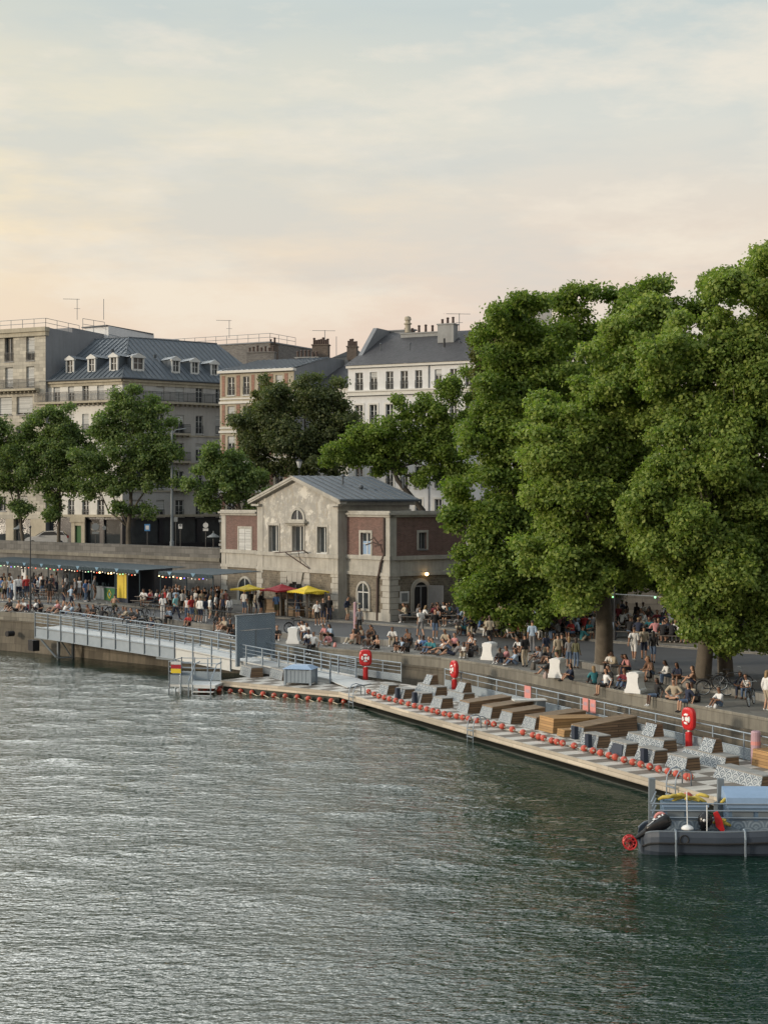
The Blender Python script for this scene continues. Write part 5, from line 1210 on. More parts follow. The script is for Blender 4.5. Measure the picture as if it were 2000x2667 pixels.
# chest
q=P(739,1784,ZD); t=thing('storage_chest','square grey steel storage chest with a pale hipped lid','chest',q); U=(P(800,1786,ZD)-q).normalized(); Vv=Vector((-U.y,U.x,0))
g=MB(); W_=1.62; g.obox(q+U*.05+Vv*.05+Z3*.12,U*(W_-.1),Vv*1.15,Z3*.72)
for k in range(7): g.obox(q+U*(.1+k*.225)+Vv*.03+Z3*.14,U*.07,Vv*.018,Z3*.68)
g.build('body',M['steel'],t)
for u,v in ((0,0),(W_-.12,0),(0,1.12),(W_-.12,1.12)): g=MB(); g.obox(q+U*u+Vv*v,U*.12,Vv*.12,Z3*.9); g.build('corner_post',M['steel'],t)
g=MB(); a=[q+U*-.08+Vv*-.08+Z3*.9,q+U*(W_+.08)+Vv*-.08+Z3*.9,q+U*(W_+.08)+Vv*1.32+Z3*.9,q+U*-.08+Vv*1.32+Z3*.9]; c=[q+U*.3+Vv*.3+Z3*1.1,q+U*(W_-.3)+Vv*.3+Z3*1.1,q+U*(W_-.3)+Vv*.95+Z3*1.1,q+U*.3+Vv*.95+Z3*1.1]
for i in range(4): g.face([a[i],a[(i+1)%4],c[(i+1)%4],c[i]])
g.face(c); g.face(a[::-1]); g.build('lid',M['bin_lid'],t)
# --- floats on a rope ----------------------------------------------------------------------
def buoy_proto():
    g=MB(); g.lathe([(.03,-.155),(.085,-.145),(.135,-.095),(.158,-.03),(.162,.0),(.158,.03),(.135,.095),(.085,.145),(.03,.155)],(0,0,0),14,ax=(1,0,0))
    o=g.build('rope_float',M['buoy'],None,smooth=True,local=True)
    g=MB(); g.lathe([(.035,-.21),(.05,-.2),(.05,-.15),(.035,-.145)],(0,0,0),10,ax=(1,0,0)); g.lathe([(.035,.145),(.05,.15),(.05,.2),(.035,.21)],(0,0,0),10,ax=(1,0,0)); c=g.build('collar',M['rope'],o,local=True)
    return o
bp=buoy_proto(); used=[0]
def put_buoy(loc,rz,label,group,s=1.0):
    if not used[0]: o=bp; used[0]=1; o.location=loc; o.rotation_euler.z=rz; o['label']=label; o['group']=group; o.scale=(s,)*3
    else: o=dup(bp,loc,rz,label,group,s)
    o['category']='float'; o.rotation_euler.x=rng.uniform(-.3,.3); o.rotation_euler.y=rng.uniform(-.25,.25); return o
line=[(955,1805),(985,1819),(1040,1833),(1100,1850),(1160,1866),(1230,1880),(1290,1893),(1330,1905),(1385,1920),(1440,1936),(1500,1950),(1560,1966),(1620,1984),(1680,2000),(1740,2016),(1790,2030)]
pxs=[960,974,987,1001,1015,1031,1046,1064,1080,1096,1112,1127,1140,1157,1172,1190,1205,1221,1242,1269,1286,1308,1334,1362,1388,1403,1415,1437,1450,1465,1495,1521,1544,1564,1586,1602,1625,1648,1669,1692,1715,1740,1762,1788,1797]
def liney(x):
    for (a,b),(c,d) in zip(line,line[1:]):
        if a<=x<=c: return b+(d-b)*(x-a)/(c-a)
    return line[-1][1]
rp=[]
for k,x in enumerate(pxs):
    q=P(x,liney(x)-6,ZD+.16)
    put_buoy(q,deckrot+rng.uniform(-.5,.5),'round red float strung on the pale rope lying along the pontoon deck','red floats along the deck rope',.86)
    rp.append(q+Vector((rng.uniform(-.03,.03),rng.uniform(-.03,.03),-.06)))
    if k+1<len(pxs): 
        x2=(x+pxs[k+1])/2; rp.append(P(x2,liney(x2)-3+rng.uniform(-2,2),ZD+.03))
g=MB(); g.path(rp,.028,5); o=g.build('float_rope',M['rope']); tag(o,'long pale rope with red floats lying along the deck edge','rope')
fl=[(522,1794),(535,1795),(544,1791),(553,1793),(571,1796),(574,1788),(600,1799),(627,1799),(656,1802),(685,1806),(714,1810),(743,1812),(774,1814),(803,1818),(833,1821),(863,1824),(896,1826)]
rp=[]
for k,(x,y) in enumerate(fl):
    q=P(x,y+4,.05); heap=k<6
    put_buoy(q+Vector((0,0,.05)),rng.uniform(0,3),'red float bunched at the steps of the landing platform' if heap else 'red float bobbing on the swim line in front of the landing pontoon','floats heaped at the platform steps' if heap else 'floats of the swim line on the water',.92)
    rp.append(q)
    if k>4 and k+1<len(fl): rp.append(P((x+fl[k+1][0])/2,(y+fl[k+1][1])/2+9,0.0))
rp.append(P(922,1806,ZD-.1)); rp.append(P(930,1801,ZD+.2))
g=MB(); g.path(rp,.025,5); tag(g.build('swim_line_rope',M['rope']),'pale rope of the swim line dipping between floats on the water','rope')
for k,(x,y,z) in enumerate(((1783,2085,.95),(1777,2091,.75),(1772,2097,.55),(1790,2078,1.1),(1765,2103,.4))):
    q=D(x,y,52.7); put_buoy(q,.5+k,'red float in the short column hanging below the near ladder','floats hanging by the near ladder',1.15)
# --- ladders --------------------------------------------------------------------------------
def ladder(px,py,label):
    q=P(px,py,ZD); a=(q.xy-DK).dot(dA); t=thing('swim_ladder',label,'ladder',dk(a,0))
    for s in (-.27,.27):
        g=MB(); g.path([dk(a+s,.5,ZD),dk(a+s,.5,ZD+.4),dk(a+s,.4,ZD+.56),dk(a+s,.2,ZD+.62),dk(a+s,-.02,ZD+.56),dk(a+s,-.16,ZD+.36),dk(a+s,-.2,ZD+.1),dk(a+s,-.2,-.7)],.026,8); g.build('side_rail',M['steel'],t,smooth=True)
    for k in range(4):
        z=ZD-.05-.3*k; g=MB(); g.obox(dk(a-.26,-.26,z),A3*.52,B3*.1,(0,0,.04)); g.build('rung',M['steel'],t)
    return t
ladder(934,1812,'steel swim ladder at the far corner of the timber pontoon'); ladder(1262,1898,'steel swim ladder halfway along the timber pontoon'); ladder(1768,2046,'tall steel swim ladder near the moored grey boat')
# --- life ring posts --------------------------------------------------------------------------
def ringpost(px,py,label,face,s=1.0):
    q=P(px,py,ZD); t=thing('life_ring_post',label,'life ring',q); fx=Vector((math.cos(face),math.sin(face),0)); side=Vector((-fx.y,fx.x,0))
    g=MB(); g.lathe([(.15,0),(.15,.68),(.11,.72)],q,14); g.build('pillar',M['rednew'],t,smooth=False)
    g=MB(); g.tube(q+Z3*.7,q+Z3*.86,.06,n=8); g.build('neck',M['white_pl'],t)
    c=q+Z3*1.26
    def oval(w,h,d0,e=3.2,n=28):
        out=[]
        for k in range(n):
            a=2*math.pi*k/n; ca,sa=math.cos(a),math.sin(a); out.append(c+side*(w*math.copysign(abs(ca)**(2/e),ca))+Z3*(h*math.copysign(abs(sa)**(2/e),sa))+fx*d0)
        return out
    g=MB(); rings=[oval(.30,.40,-.13),oval(.36,.47,-.08),oval(.375,.485,.0),oval(.36,.47,.08),oval(.30,.40,.13)]
    k0=len(g.v)
    for r_ in rings: g.v+=[tuple(v) for v in r_]
    n=28
    for r_ in range(4):
        for i in range(n): j=(i+1)%n; g.f.append((k0+r_*n+i,k0+r_*n+j,k0+(r_+1)*n+j,k0+(r_+1)*n+i)); g.m.append(0)
    g.f.append(tuple(range(k0,k0+n))[::-1]); g.f.append(tuple(range(k0+4*n,k0+5*n))); g.m+=[0,0]
    g.build('housing',M['rednew'],t,smooth=False,fix=True)
    for sgn in (1,-1):
        rr=MB(); rr.torus(c+fx*.145*sgn,fx,.185,.052,24,8); ro=rr.build('life_ring',M['white_pl'],t,smooth=True)
        for k in range(4):
            a=math.pi/4+k*math.pi/2; d=side*math.cos(a)+Z3*math.sin(a); g=MB(); tn=(-side*math.sin(a)+Z3*math.cos(a)); p0=c+fx*.145*sgn+d*.185
            g.tube(p0-tn*.04,p0+tn*.04,.058,n=10); g.build('red_band',M['rednew'],ro)
        g=MB(); g.lathe([(.1,-.005),(.1,.012),(.02,.016)],c+fx*.13*sgn,12,ax=fx*sgn); g.build('emblem_disc',M['white_pl'],t)
    return t
ringpost(952,1770,'red life ring post facing the camera by the gangway foot',R(-92)); ringpost(1183,1804,'red life ring post turned sideways in the middle of the railing',R(-160)); ringpost(1794,1951,'red life ring post with a slim oblique housing near the right edge',R(-150))
# pink notices and mauve post
for px,py,w,lab in ((1376,1807,.34,'single pink notice panel tied to the pontoon railing'),(1527,1838,.26,'left one of the twin pink notices on the pontoon railing'),(1546,1842,.26,'right one of the twin pink notices on the pontoon railing')):
    a,b=dkab(px,py,ZD); k=a
    # intersect with the railing line b = WID-.12
    tt=None
    for i in range(4000):
        s_=i*.01; q=dk(s_,WID-.14,ZD); x=HX+F*q.x/q.y
        if x>px: tt=s_; break
    g=MB(); g.obox(dk(tt-w*.9,WID-.20,ZD+.52),A3*w*1.8,B3*.025,(0,0,.62)); o=g.build('pink_notice',M['pink'],None); tag(o,lab,'notice')
    o2=MB(); o2.obox(dk(tt-w*.6,WID-.206,ZD+.8),A3*w*1.2,B3*.005,(0,0,.16)); c=o2.build('pale_band',M['pinkp'],o); 
q=P(1968,1990,ZD); t=thing('mooring_post','mauve painted round mooring post sticking up at the railing end','post',q)
g=MB(); g.lathe([(.19,0),(.19,1.25),(.15,1.3)],q,16); g.build('shaft',M['pinkp'],t); g=MB(); g.lathe([(.195,.75),(.197,.9)],q,16); g.build('band',M['pink'],t)
# --- gangway -----------------------------------------------------------------------------------
GP=[Vector((-24.4,107.5,2.08)),Vector((-13.2,97.0,1.63)),Vector((-9.3,93.4,1.28)),Vector((-3.04,87.5,.72))]
gd=(GP[3]-GP[0]).xy.normalized(); gn=Vector((-gd.y,gd.x,0)); gn=gn if gn.y>0 else -gn; GW=2.1
t=thing('gangway','long grey steel gangway sloping from the quay down to the landing pontoon','gangway',(GP[1].x,GP[1].y,0))
for i,(a,b) in enumerate(zip(GP,GP[1:])):
    mt='steel_d' if i==0 else 'steel'
    hgt=.62 if i<2 else .5
    for s,o_ in ((0,gn*0),(1,gn*GW)):
        g=MB(); e0=.62 if i<2 else .5; e1=.62 if i<2 else .12
        A_,B_=a+o_,b+o_; x=Vector((gn.x,gn.y,0))*.09
        g.prism([A_+Z3*.1,B_+Z3*.1,B_-Z3*e1,A_-Z3*e0],x); 
        g.prism([A_+Z3*.13-x*.4,B_+Z3*.13-x*.4,B_+Z3*.06-x*.4,A_+Z3*.06-x*.4],x*1.8)
        if i<2: g.prism([A_-Z3*(e0-.05)-x*.5,B_-Z3*(e1-.05)-x*.5,B_-Z3*(e1+.02)-x*.5,A_-Z3*(e0+.02)-x*.5],x*2)
        g.build('girder',M['plat' if (i==2 or (i==1)) else 'steel'],t)
        L=(b-a).length; n=max(2,round(L/1.55))
        for k in range(n+1):
            q=A_.lerp(B_,k/n); ee=e0+(e1-e0)*k/n; g=MB(); g.obox(q-x*.8-gd.to_3d()*.03-Z3*(ee+.03),gd.to_3d()*.06,x*1.0,Z3*(ee+1.15)); g.build('post',M[mt],t)
        for zz,r_ in ((1.12,.035),(.88,.02),(.66,.02),(.44,.02)):
            g=MB(); g.tube(A_+Z3*zz-x*.3,B_+Z3*zz-x*.3,r_,n=6); g.build('rail',M['steel'],t)
    g=MB(); g.prism([a,b,b+gn*GW,a+gn*GW],(0,0,.05)); g.build('walkway',M['plat'],t)
# end frame, braces and pile at the upper landing
for q in (D(148,1690,107.0),D(186,1690,107.4)):
    g=MB(); g.obox(Vector((q.x,q.y,-1)),gd.to_3d()*.16,gn*.16,(0,0,2.6)); g.build('support_leg',M['steel_d'],t)
a=Vector((-24.0,107.2,1.4)); b=D(146,1712,106.8); g=MB(); g.tube(a,b,.07,n=6); g.build('brace',M['steel_d'],t)
g=MB(); g.tube(D(150,1655,107.0),D(186,1712,107.2),.05,n=6); g.build('brace',M['steel_d'],t)
g=MB(); g.tube(D(148,1714,106.8),D(188,1712,107.2),.06,n=6); g.build('brace',M['steel_d'],t)
q=GP[0]-Z3*.72; g=MB(); g.obox(q-gd.to_3d()*.15,gd.to_3d()*2.0,gn*GW,(0,0,.12)); g.build('landing_beam',M['steel_d'],t)
q=GP[1]-Z3*.74; g=MB(); g.obox(q-gd.to_3d()*1.9,gd.to_3d()*2.2,gn*GW,(0,0,.14)); g.build('landing_beam',M['steel_d'],t)
# ramp plate at the foot
g=MB(); g.prism([GP[3]+Vector((0,0,.0)),GP[3]+gn*GW,P(905,1790,ZD+.02)+gn*GW*.9,P(905,1793,ZD+.02)],(0,0,.04)); g.build('foot_plate',M['plat'],t)
# gate across it
qa=P(609,1738,.75); c0=GP[2]+gd.to_3d()*.85-gn*.40; 
t=thing('gangway_gate','tall blue grey patterned double gate standing across the gangway','gate',c0)
GWd=3.15; zb_=CZ-(1737-HY)*c0.y/F; zt_=CZ-(1606-HY)*c0.y/F; th=gd.to_3d()*.12
for u,w,nm in ((0,.28,'gate_post'),(GWd-.28,.28,'gate_post')):
    g=MB(); g.obox(c0+gn*u+Vector((0,0,zb_-c0.z)),gn*w,th,(0,0,zt_-zb_)); g.build(nm,M['wave_blue'],t)
g=MB(); g.obox(c0+gn*.283+Vector((0,0,zt_-c0.z-.85)),gn*(GWd-.566),th,(0,0,.85)); g.build('lintel_panel',M['wave_blue'],t)
g=MB(); g.obox(c0-gn*.05-th*.2+Vector((0,0,zt_-c0.z+.003)),gn*(GWd+.1),th*1.4,(0,0,.07)); g.build('top_rail',M['steel_d'],t)
m_=(GWd-.566)/2
for k in range(2):
    g=MB(); g.obox(c0+gn*(.286+k*(m_+.01))+Vector((0,0,zb_-c0.z+.5))+th*.25,gn*(m_-.02),th*.4,(0,0,zt_-zb_-1.4)); lf=g.build('gate_leaf',M['wave_blue'],t)
    g=MB(); g.obox(c0+gn*(.286+m_-.05+k*.06)+Vector((0,0,zb_-c0.z+.5))+th*.1,gn*.05,th*.75,(0,0,zt_-zb_-1.4)); g.build('leaf_edge',M['steel_d'],lf)
# --- platform with railings left of the landing pontoon ------------------------------------------
q0=P(440,1783,.5); q1=P(560,1786,.5); u=(q1-q0).normalized(); v=Vector((-u.y,u.x,0)); v=v if v.y>0 else -v; L=(q1-q0).length
t=thing('landing_platform','small railed steel platform with steps down to the water beside the gangway','platform',q0)
g=MB(); g.obox(q0-Z3*.12,u*L,v*2.2,(0,0,.12)); g.build('deck',M['plat'],t)
for a_,b_ in ((q0,q0+v*2.2),(q0,q0+u*1.4),(q0+v*2.2,q0+v*2.2+u*2.4)):
    n=max(1,round((b_-a_).length/.9))
    for k in range(n+1): x=a_.lerp(b_,k/n); g=MB(); g.tube(x-Z3*1.3,x+Z3*1.35,.04,n=6); g.build('post',M['steel'],t)
    for zz in (1.3,1.0,.72): g=MB(); g.tube(a_+Z3*zz,b_+Z3*zz,.025,n=6); g.build('rail',M['steel'],t)
    e=(b_-a_); nn=Vector((-e.y,e.x,0)).normalized()*.02; g=MB(); g.obox(a_+Z3*.03,e,nn,(0,0,.5)); g.build('kick_panel',M['wave_grey'],t)
for k in range(3): g=MB(); g.obox(q0+u*(1.6)-v*(.25+.28*k)-Z3*(.15+.2*k),u*1.2,v*.27,(0,0,.05)); g.build('step',M['plat'],t)
for s in (1.55,2.85): g=MB(); g.path([q0+u*s+v*.9+Z3*1.25,q0+u*s+Z3*1.2,q0+u*s-v*1.1+Z3*.35,q0+u*s-v*1.1-Z3*.5],.035,6); g.build('handrail',M['steel'],t); 
for k,(mt,zz,hh) in enumerate((('sign_w',1.16,.16),('redc',.92,.22),('yellow',.66,.25))):
    g=MB(); g.obox(q0+u*.14-v*.07+Z3*zz,u*.6,v*.02,(0,0,hh)); g.build('warning_panel',M[mt],t)
# --- white modular dock, bins and near platform -----------------------------------------------------
c=dk(LEN+.1,.1,.42); t=thing('modular_dock','white plank topped floating dock beside the near end of the pontoon','dock',c)
g=MB(); g.obox(c-Z3*.35,A3*6.0,B3*8,(0,0,.35)); o=g.build('deck',M['white_dock'],t); setuv(o,c,A3,B3)
g=MB(); g.obox(c-Z3*.8+A3*.05+B3*.05,A3*5.8,B3*7.8,(0,0,.44)); g.build('float',M['hull'],t)
n0=P(1694,2176,.45); nu=Vector((1,-.03,0)).normalized(); nv=Vector((-nu.y,nu.x,0)); NL=6.2
t=thing('service_platform','grey steel service platform with railing and wave panels behind the boat','platform',n0)
g=MB(); g.obox(n0-Z3*.25,nu*NL,nv*.9,(0,0,.25)); g.build('deck',M['steel_d'],t)
g=MB(); g.obox(n0-Z3*.55+nv*.1+nu*.1,nu*(NL-.2),nv*.7,(0,0,.3)); g.build('float',M['hull'],t)
g=MB(); g.obox(n0+Z3*.01-nv*.03,nu*NL,nv*.025,(0,0,.45)); g.build('kick_panel',M['wave_blue'],t)
for s in (.0,2.05,4.1,6.1):
    q=n0+nu*s; g=MB(); g.obox(q-nu*.05,nu*.1,nv*.1,(0,0,1.05)); g.build('post',M['steel_d'],t)
for zz in (1.0,.78,.56): g=MB(); g.tube(n0+Z3*zz-nv*.01,n0+nu*NL+Z3*zz-nv*.01,.025,n=6); g.build('rail',M['steel'],t)
for zz in (1.0,.78,.56): g=MB(); g.tube(n0+Z3*zz,n0+nv*.9+nu*.3+Z3*(zz+.2),.025,n=6); g.build('rail',M['steel'],t)
for s in (.1,2.3):
    q=n0+nu*s+nv*1.0-Z3*.5; g=MB(); g.obox(q,nu*.2,nv*.2,(0,0,2.1)); g.build('pile',M['steel_d'],t)
def bin_(q,W_,Dp,H_,label,lid):
    t=thing('blue_bin',label,'bin',q); g=MB(); g.obox(q,nu*W_,nv*Dp,(0,0,H_)); g.build('body',M['bin'],t)
    for k in range(2):
        for (x0,w,z0,h) in ((.12+k*(W_*.47),W_*.38,H_*.55,H_*.25),(.12+k*(W_*.47),W_*.38,H_*.2,H_*.28)):
            g=MB(); g.obox(q+nu*x0-nv*.025+Z3*z0,nu*w,nv*.022,(0,0,h)); g.build('front_panel',M['steel_d'],t)
    g=MB(); g.obox(q-nu*.04-nv*.035+Z3*(H_-.12),nu*(W_+.08),nv*.034,(0,0,.11)); g.build('rim',M['bin_lid'],t)
    if lid:
        g=MB(); g.prism([q-nu*.06-nv*.08+Z3*(H_+.003),q-nu*.06+nv*Dp+Z3*(H_+.003),q-nu*.06+nv*Dp*.9+Z3*(H_+.42),q-nu*.06-nv*.03+Z3*(H_+.2)],nu*(W_+.12)); g.build('lid',M['bin_lid'],t)
    return t
bq=n0+nu*.42+nv*.06+Z3*.003; bin_(bq,1.38,.8,1.0,'blue box bin heaped with yellow foam behind the boat',False)
def heap(q,W_,Dp,n,label):
    t=thing('foam_heap',label,'foam heap',q)
    for k in range(n):
        p=q+nu*(W_*(k+.5)/n)+nv*rng.uniform(.15,Dp-.2)+Z3*rng.uniform(.03,.14); g=MB(); a=rng.uniform(-.8,.8); d=Vector((math.cos(a),math.sin(a),rng.uniform(-.4,.4)))*.22
        g.path([p-d,p-d*.3+Z3*.05,p+d*.4+Z3*.03,p+d],[.04,.062,.06,.04],7); g.build('foam_roll',M['yellow_v'],t,smooth=True)
heap(bq+Z3*1.0,1.38,.7,9,'yellow foam rolls heaped on top of the left blue bin')
bq2=n0+nu*2.45+nv*.06+Z3*.003; bin_(bq2,1.75,.9,.98,'blue box bin with a raised pale lid beside the white dock',True)
heap(bq2-nu*.1+Z3*.97,.25,.4,2,'small yellow foam roll at the left rim of the lidded blue bin')
heap(n0+nu*2.06-nv*.25+Z3*.35,.3,.2,2,'yellow foam pad hanging on the platform rail between the bins')
# --- boat ------------------------------------------------------------------------------------------
def boat():
    Yb=47.4; x0=(1676-HX)*Yb/F; org=Vector((x0,Yb,0)); t=thing('work_boat','dark grey open work boat with two outboard motors moored at the platform','boat',org)
    d=Vector((1,-.04,0)).normalized(); n=Vector((-d.y,d.x,0)); Lb=6.4; st=26
    def half(s):   # beam
        f=s/Lb; return .98*min(1,.82+.5*f)*(1-.42*max(0,1-s/.55)**2)*(1 if f<.55 else max(.05,(1-((f-.55)/.47)**2.2)))
    def sheer(s): f=s/Lb; return .74+.05*f+.42*max(0,f-.35)**1.5-.20*max(0,1-s/.45)**2
    def sec(s):
        b=half(s); h=sheer(s); f=s/Lb; k=-.28+.35*max(0,f-.6)**1.3*2
        prof=[(-b*1.04,h),(-b*1.08,h-.14),(-b*1.08,h-.30),(-b*1.0,h-.36),(-b*.97,.12),(-b*.75,-.16),(0,k),(b*.75,-.16),(b*.97,.12),(b,h-.36),(b*1.08,h-.30),(b*1.08,h-.14),(b*1.04,h),(b*.86,h-.0),(b*.82,h-.1),(b*.8,.24),(0,.2),(-b*.8,.24),(-b*.82,h-.1),(-b*.86,h)]
        return [org+d*s+n*(y+1.0)+Z3*z for y,z in prof]
    g=MB(); rows_=[]
    ss=[0,.03,.08,.15]+[Lb*(i/st) for i in range(1,st+1)]
    for s in ss: 
        q=sec(s)
        if s==0: 
            c=sum(q,Vector((0,0,0)))/len(q); q=[c+(p-c)*.86+d*.0 for p in q]
        rows_.append(q)
    m=len(rows_[0]); k0=len(g.v)
    for r_ in rows_: g.v+=[tuple(p) for p in r_]
    for i in range(len(rows_)-1):
        for j in range(m):
            j2=(j+1)%m; g.f.append((k0+i*m+j,k0+i*m+j2,k0+(i+1)*m+j2,k0+(i+1)*m+j)); g.m.append(0)
    g.f.append(tuple(k0+j for j in range(m))); g.m.append(0)
    g.build('hull',M['boat'],t,smooth=False,fix=True)
    # rounded stern corners and rubbing strakes
    for sgn in (-1,1):
        g=MB(); g.path([org+d*(s)+n*(1.0+sgn*half(s)*1.09)+Z3*(sheer(s)-.33) for s in ss[1:]],.035,6); g.build('rubbing_strake',M['rubber'],t)
    g=MB(); g.path([org+d*s+n*(1-half(s)*.98)+Z3*(sheer(s)+.012) for s in ss[1:]],.04,6); g.path([org+d*s+n*(1+half(s)*.98)+Z3*(sheer(s)+.012) for s in ss[1:]],.04,6); g.build('gunwale',M['boat_in'],t)
    g=MB(); g.obox(org+d*.1+n*.3+Z3*.34,d*4.6,n*1.4,(0,0,.04)); g.build('floor',M['boat_in'],t)
    g=MB(); g.obox(org+d*.5+n*.3+Z3*.3,d*.09,n*1.4,(0,0,.40)); g.build('transom',M['boat_in'],t)
    g=MB(); g.obox(org+d*2.6+n*.2+Z3*.38,d*.5,n*1.6,(0,0,.3)); g.build('thwart',M['boat_in'],t)
    for s in (1.0,3.1):
        b=half(s); h=sheer(s); g=MB(); g.path([org+d*s+n*(1-b*.85)+Z3*(h+.05),org+d*s+n*(1-b*1.06)+Z3*(h+.03),org+d*s+n*(1-b*1.13)+Z3*(h-.2),org+d*s+n*(1-b*1.1)+Z3*(h-.4),org+d*(s+.02)+n*(1-b*1.04)+Z3*-.1],.035,6); g.build('mooring_line',M['steel'],t)
    g=MB(); g.torus(org+d*1.25+n*(1-half(1.25)*1.1)+Z3*(sheer(1.25)-.2),n,.13,.02,16,5); g.build('rope_coil',M['rubber'],t)
    g=MB(); g.tube(org+d*2.0+n*.35+Z3*.4,org+d*2.0+n*.35+Z3*1.55,.018,n=6); fm=g.build('flag_staff',M['white_pl'],t)
    # raised outboard: cowl inboard, shaft and caged propeller swung out behind the stern
    ob=thing('outboard_motor','black outboard motor tilted up at the stern with a red propeller cage','outboard motor',org+d*.1+n*1+Z3*.8)
    c0=org+d*.55+n*.5+Z3*.92; ax=Vector((.885,0,.46)).normalized(); up=Vector((-.46,0,.885)).normalized()
    g=MB(); secs=[(-.46,.10,.10),(-.36,.15,.15),(-.1,.19,.20),(.16,.20,.22),(.32,.17,.18),(.38,.09,.09)]
    ringv=[]
    for x,w,h in secs:
        r_=[]
        for k in range(16):
            a=2*math.pi*k/16; ca,sa=math.cos(a),math.sin(a); r_.append(c0+ax*x+n*(w*math.copysign(abs(ca)**.6,ca))+up*(h*math.copysign(abs(sa)**.6,sa)))
        ringv.append(r_)
    k0=len(g.v)
    for r_ in ringv: g.v+=[tuple(p) for p in r_]
    for i in range(len(ringv)-1):
        for j in range(16): j2=(j+1)%16; g.f.append((k0+i*16+j,k0+i*16+j2,k0+(i+1)*16+j2,k0+(i+1)*16+j)); g.m.append(0)
    g.f.append(tuple(k0+j for j in range(16))); g.f.append(tuple(k0+80+j for j in range(16))); g.m+=[0,0]
    g.build('cowling',M['motor'],ob,smooth=True,fix=True)
    for x in (-.12,.06,.2):
        g=MB(); g.obox(c0+ax*x+up*.205-n*.12,ax*(.08 if x<.15 else .04),n*.2,up*.016); g.build('pale_stripe',M['sign_w'],ob)
    g=MB(); e=c0-ax*.92-up*.06; g.path([c0-ax*.4,c0-ax*.62-up*.03,e],[.11,.085,.06],10); g.build('shaft',M['motor'],ob)
    g=MB(); g.prism([e+up*.1+n*.02,e-up*.12+n*.02,e-ax*.2-up*.3+n*.02,e-ax*.15+up*.04+n*.02],n*-.04); g.build('skeg',M['motor'],ob)
    pc=e-ax*.16-up*.02; pn=(ax*.35+n*-.9).normalized()
    cage=MB(); cage.torus(pc-n*.12,n,.2,.026,20,6); cg=cage.build('propeller_cage',M['rednew'],ob)
    g=MB(); g.torus(pc+n*.12,n,.2,.024,20,6)
    for k in range(8):
        a=2*math.pi*k/8; q=ax*math.cos(a)+up*math.sin(a); g.tube(pc+q*.2-n*.12,pc+q*.2+n*.12,.015,n=5); g.tube(pc-n*.12+q*.05,pc-n*.12+q*.2,.012,n=5)
    g.torus(pc-n*.12,n,.11,.01,16,5); g.build('cage_bars',M['rednew'],cg)
    for k in range(3):
        a=2*math.pi*k/3; q=ax*math.cos(a)+up*math.sin(a); g=MB(); g.prism([pc-q*.02+n*.02,pc+q*.15+n*.05+ax*.04,pc+q*.16-n*.03-ax*.04],n*.01); g.build('propeller_blade',M['redc'],cg)
    # second motor standing inboard
    o2=thing('outboard_motor','small black outboard motor with a red fin standing inside the boat','outboard motor',org+d*2.1+n*.9+Z3*.4)
    c=org+d*1.95+n*.75+Z3*1.0; g=MB(); g.ball(c+d*.06,.22,12,(1.1,.9,1.15)); g.build('cowling',M['motor'],o2,smooth=True)
    g=MB(); g.tube(c-Z3*.15,c-Z3*.65,.1,.07,n=8); g.tube(c-Z3*.3-d*.02,c-Z3*.3-d*.32-Z3*.1,.05,n=6); g.build('leg',M['motor'],o2)
    g=MB(); s0=c+d*.42; g.prism([s0+Z3*.22-d*.1,s0+Z3*.28+d*.03,s0+Z3*.05+d*.16,s0-Z3*.3+d*.25,s0-Z3*.42+d*.2,s0-Z3*.2-d*.02],n*.07); g.build('fin',M['rednew'],o2)
    g=MB(); g.lathe([(.02,-.03),(.05,0),(.02,.03)],c-n*.2+Z3*.03,10,ax=n); g.build('badge',M['sign_w'],o2)
    q=org+d*1.42+n*.5+Z3*.79; m_=thing('mushroom_anchor','pale dome shaped anchor with an upright rod lying in the boat stern','anchor',q)
    g=MB(); g.lathe([(.2,-.02),(.19,.02),(.15,.07),(.08,.1),(.03,.12)],q,16); g.build('dome',M['white_pl'],m_,smooth=True); g=MB(); g.tube(q+Z3*.1,q+Z3*1.15-d*.02,.02,n=6); g.build('rod',M['white_pl'],m_)
    fm.parent=m_ if False else t
boat()
q=n0+nu*.3-nv*.12+Z3*.35; g=MB(); g.torus(q+Z3*.2,nv,.17,.05,18,8); o=g.build('life_buoy',M['pink']); tag(o,'faded pink ring buoy hanging on the platform rail by the left post','ring buoy')
# ------------------------------- things on the quay and the street ------------------------
def inside_off(p):
    """height offset of the quay surface at ground point p: edge strip, road or upper pavement"""
    i=min(range(len(edge)),key=lambda k:(edge[k]-p).length_squared)
    if (edge[i]-p).length<3.5: return 0.0
    j=min(range(len(kerb_far)),key=lambda k:(kerb_far[k]-p).length_squared)
    a=kerb_far[max(0,j-1)]; b=kerb_far[min(len(kerb_far)-1,j+1)]; d=(b-a)
    return OU if d.x*(p.y-a.y)-d.y*(p.x-a.x)>0 else OP
def surf(px,py):
    off=OP
    for _ in range(4):
        q=G(px,py,off); off=inside_off(q.xy)
    return G(px,py,off)
def river_rz(p):
    i=min(range(1,len(edge)-1),key=lambda k:(edge[k]-p.xy).length_squared); t=(edge[i+1]-edge[i-1]).normalized()
    n=Vector((t.y,-t.x)); return math.atan2(n.y,n.x)+math.pi/2      # models face -Y
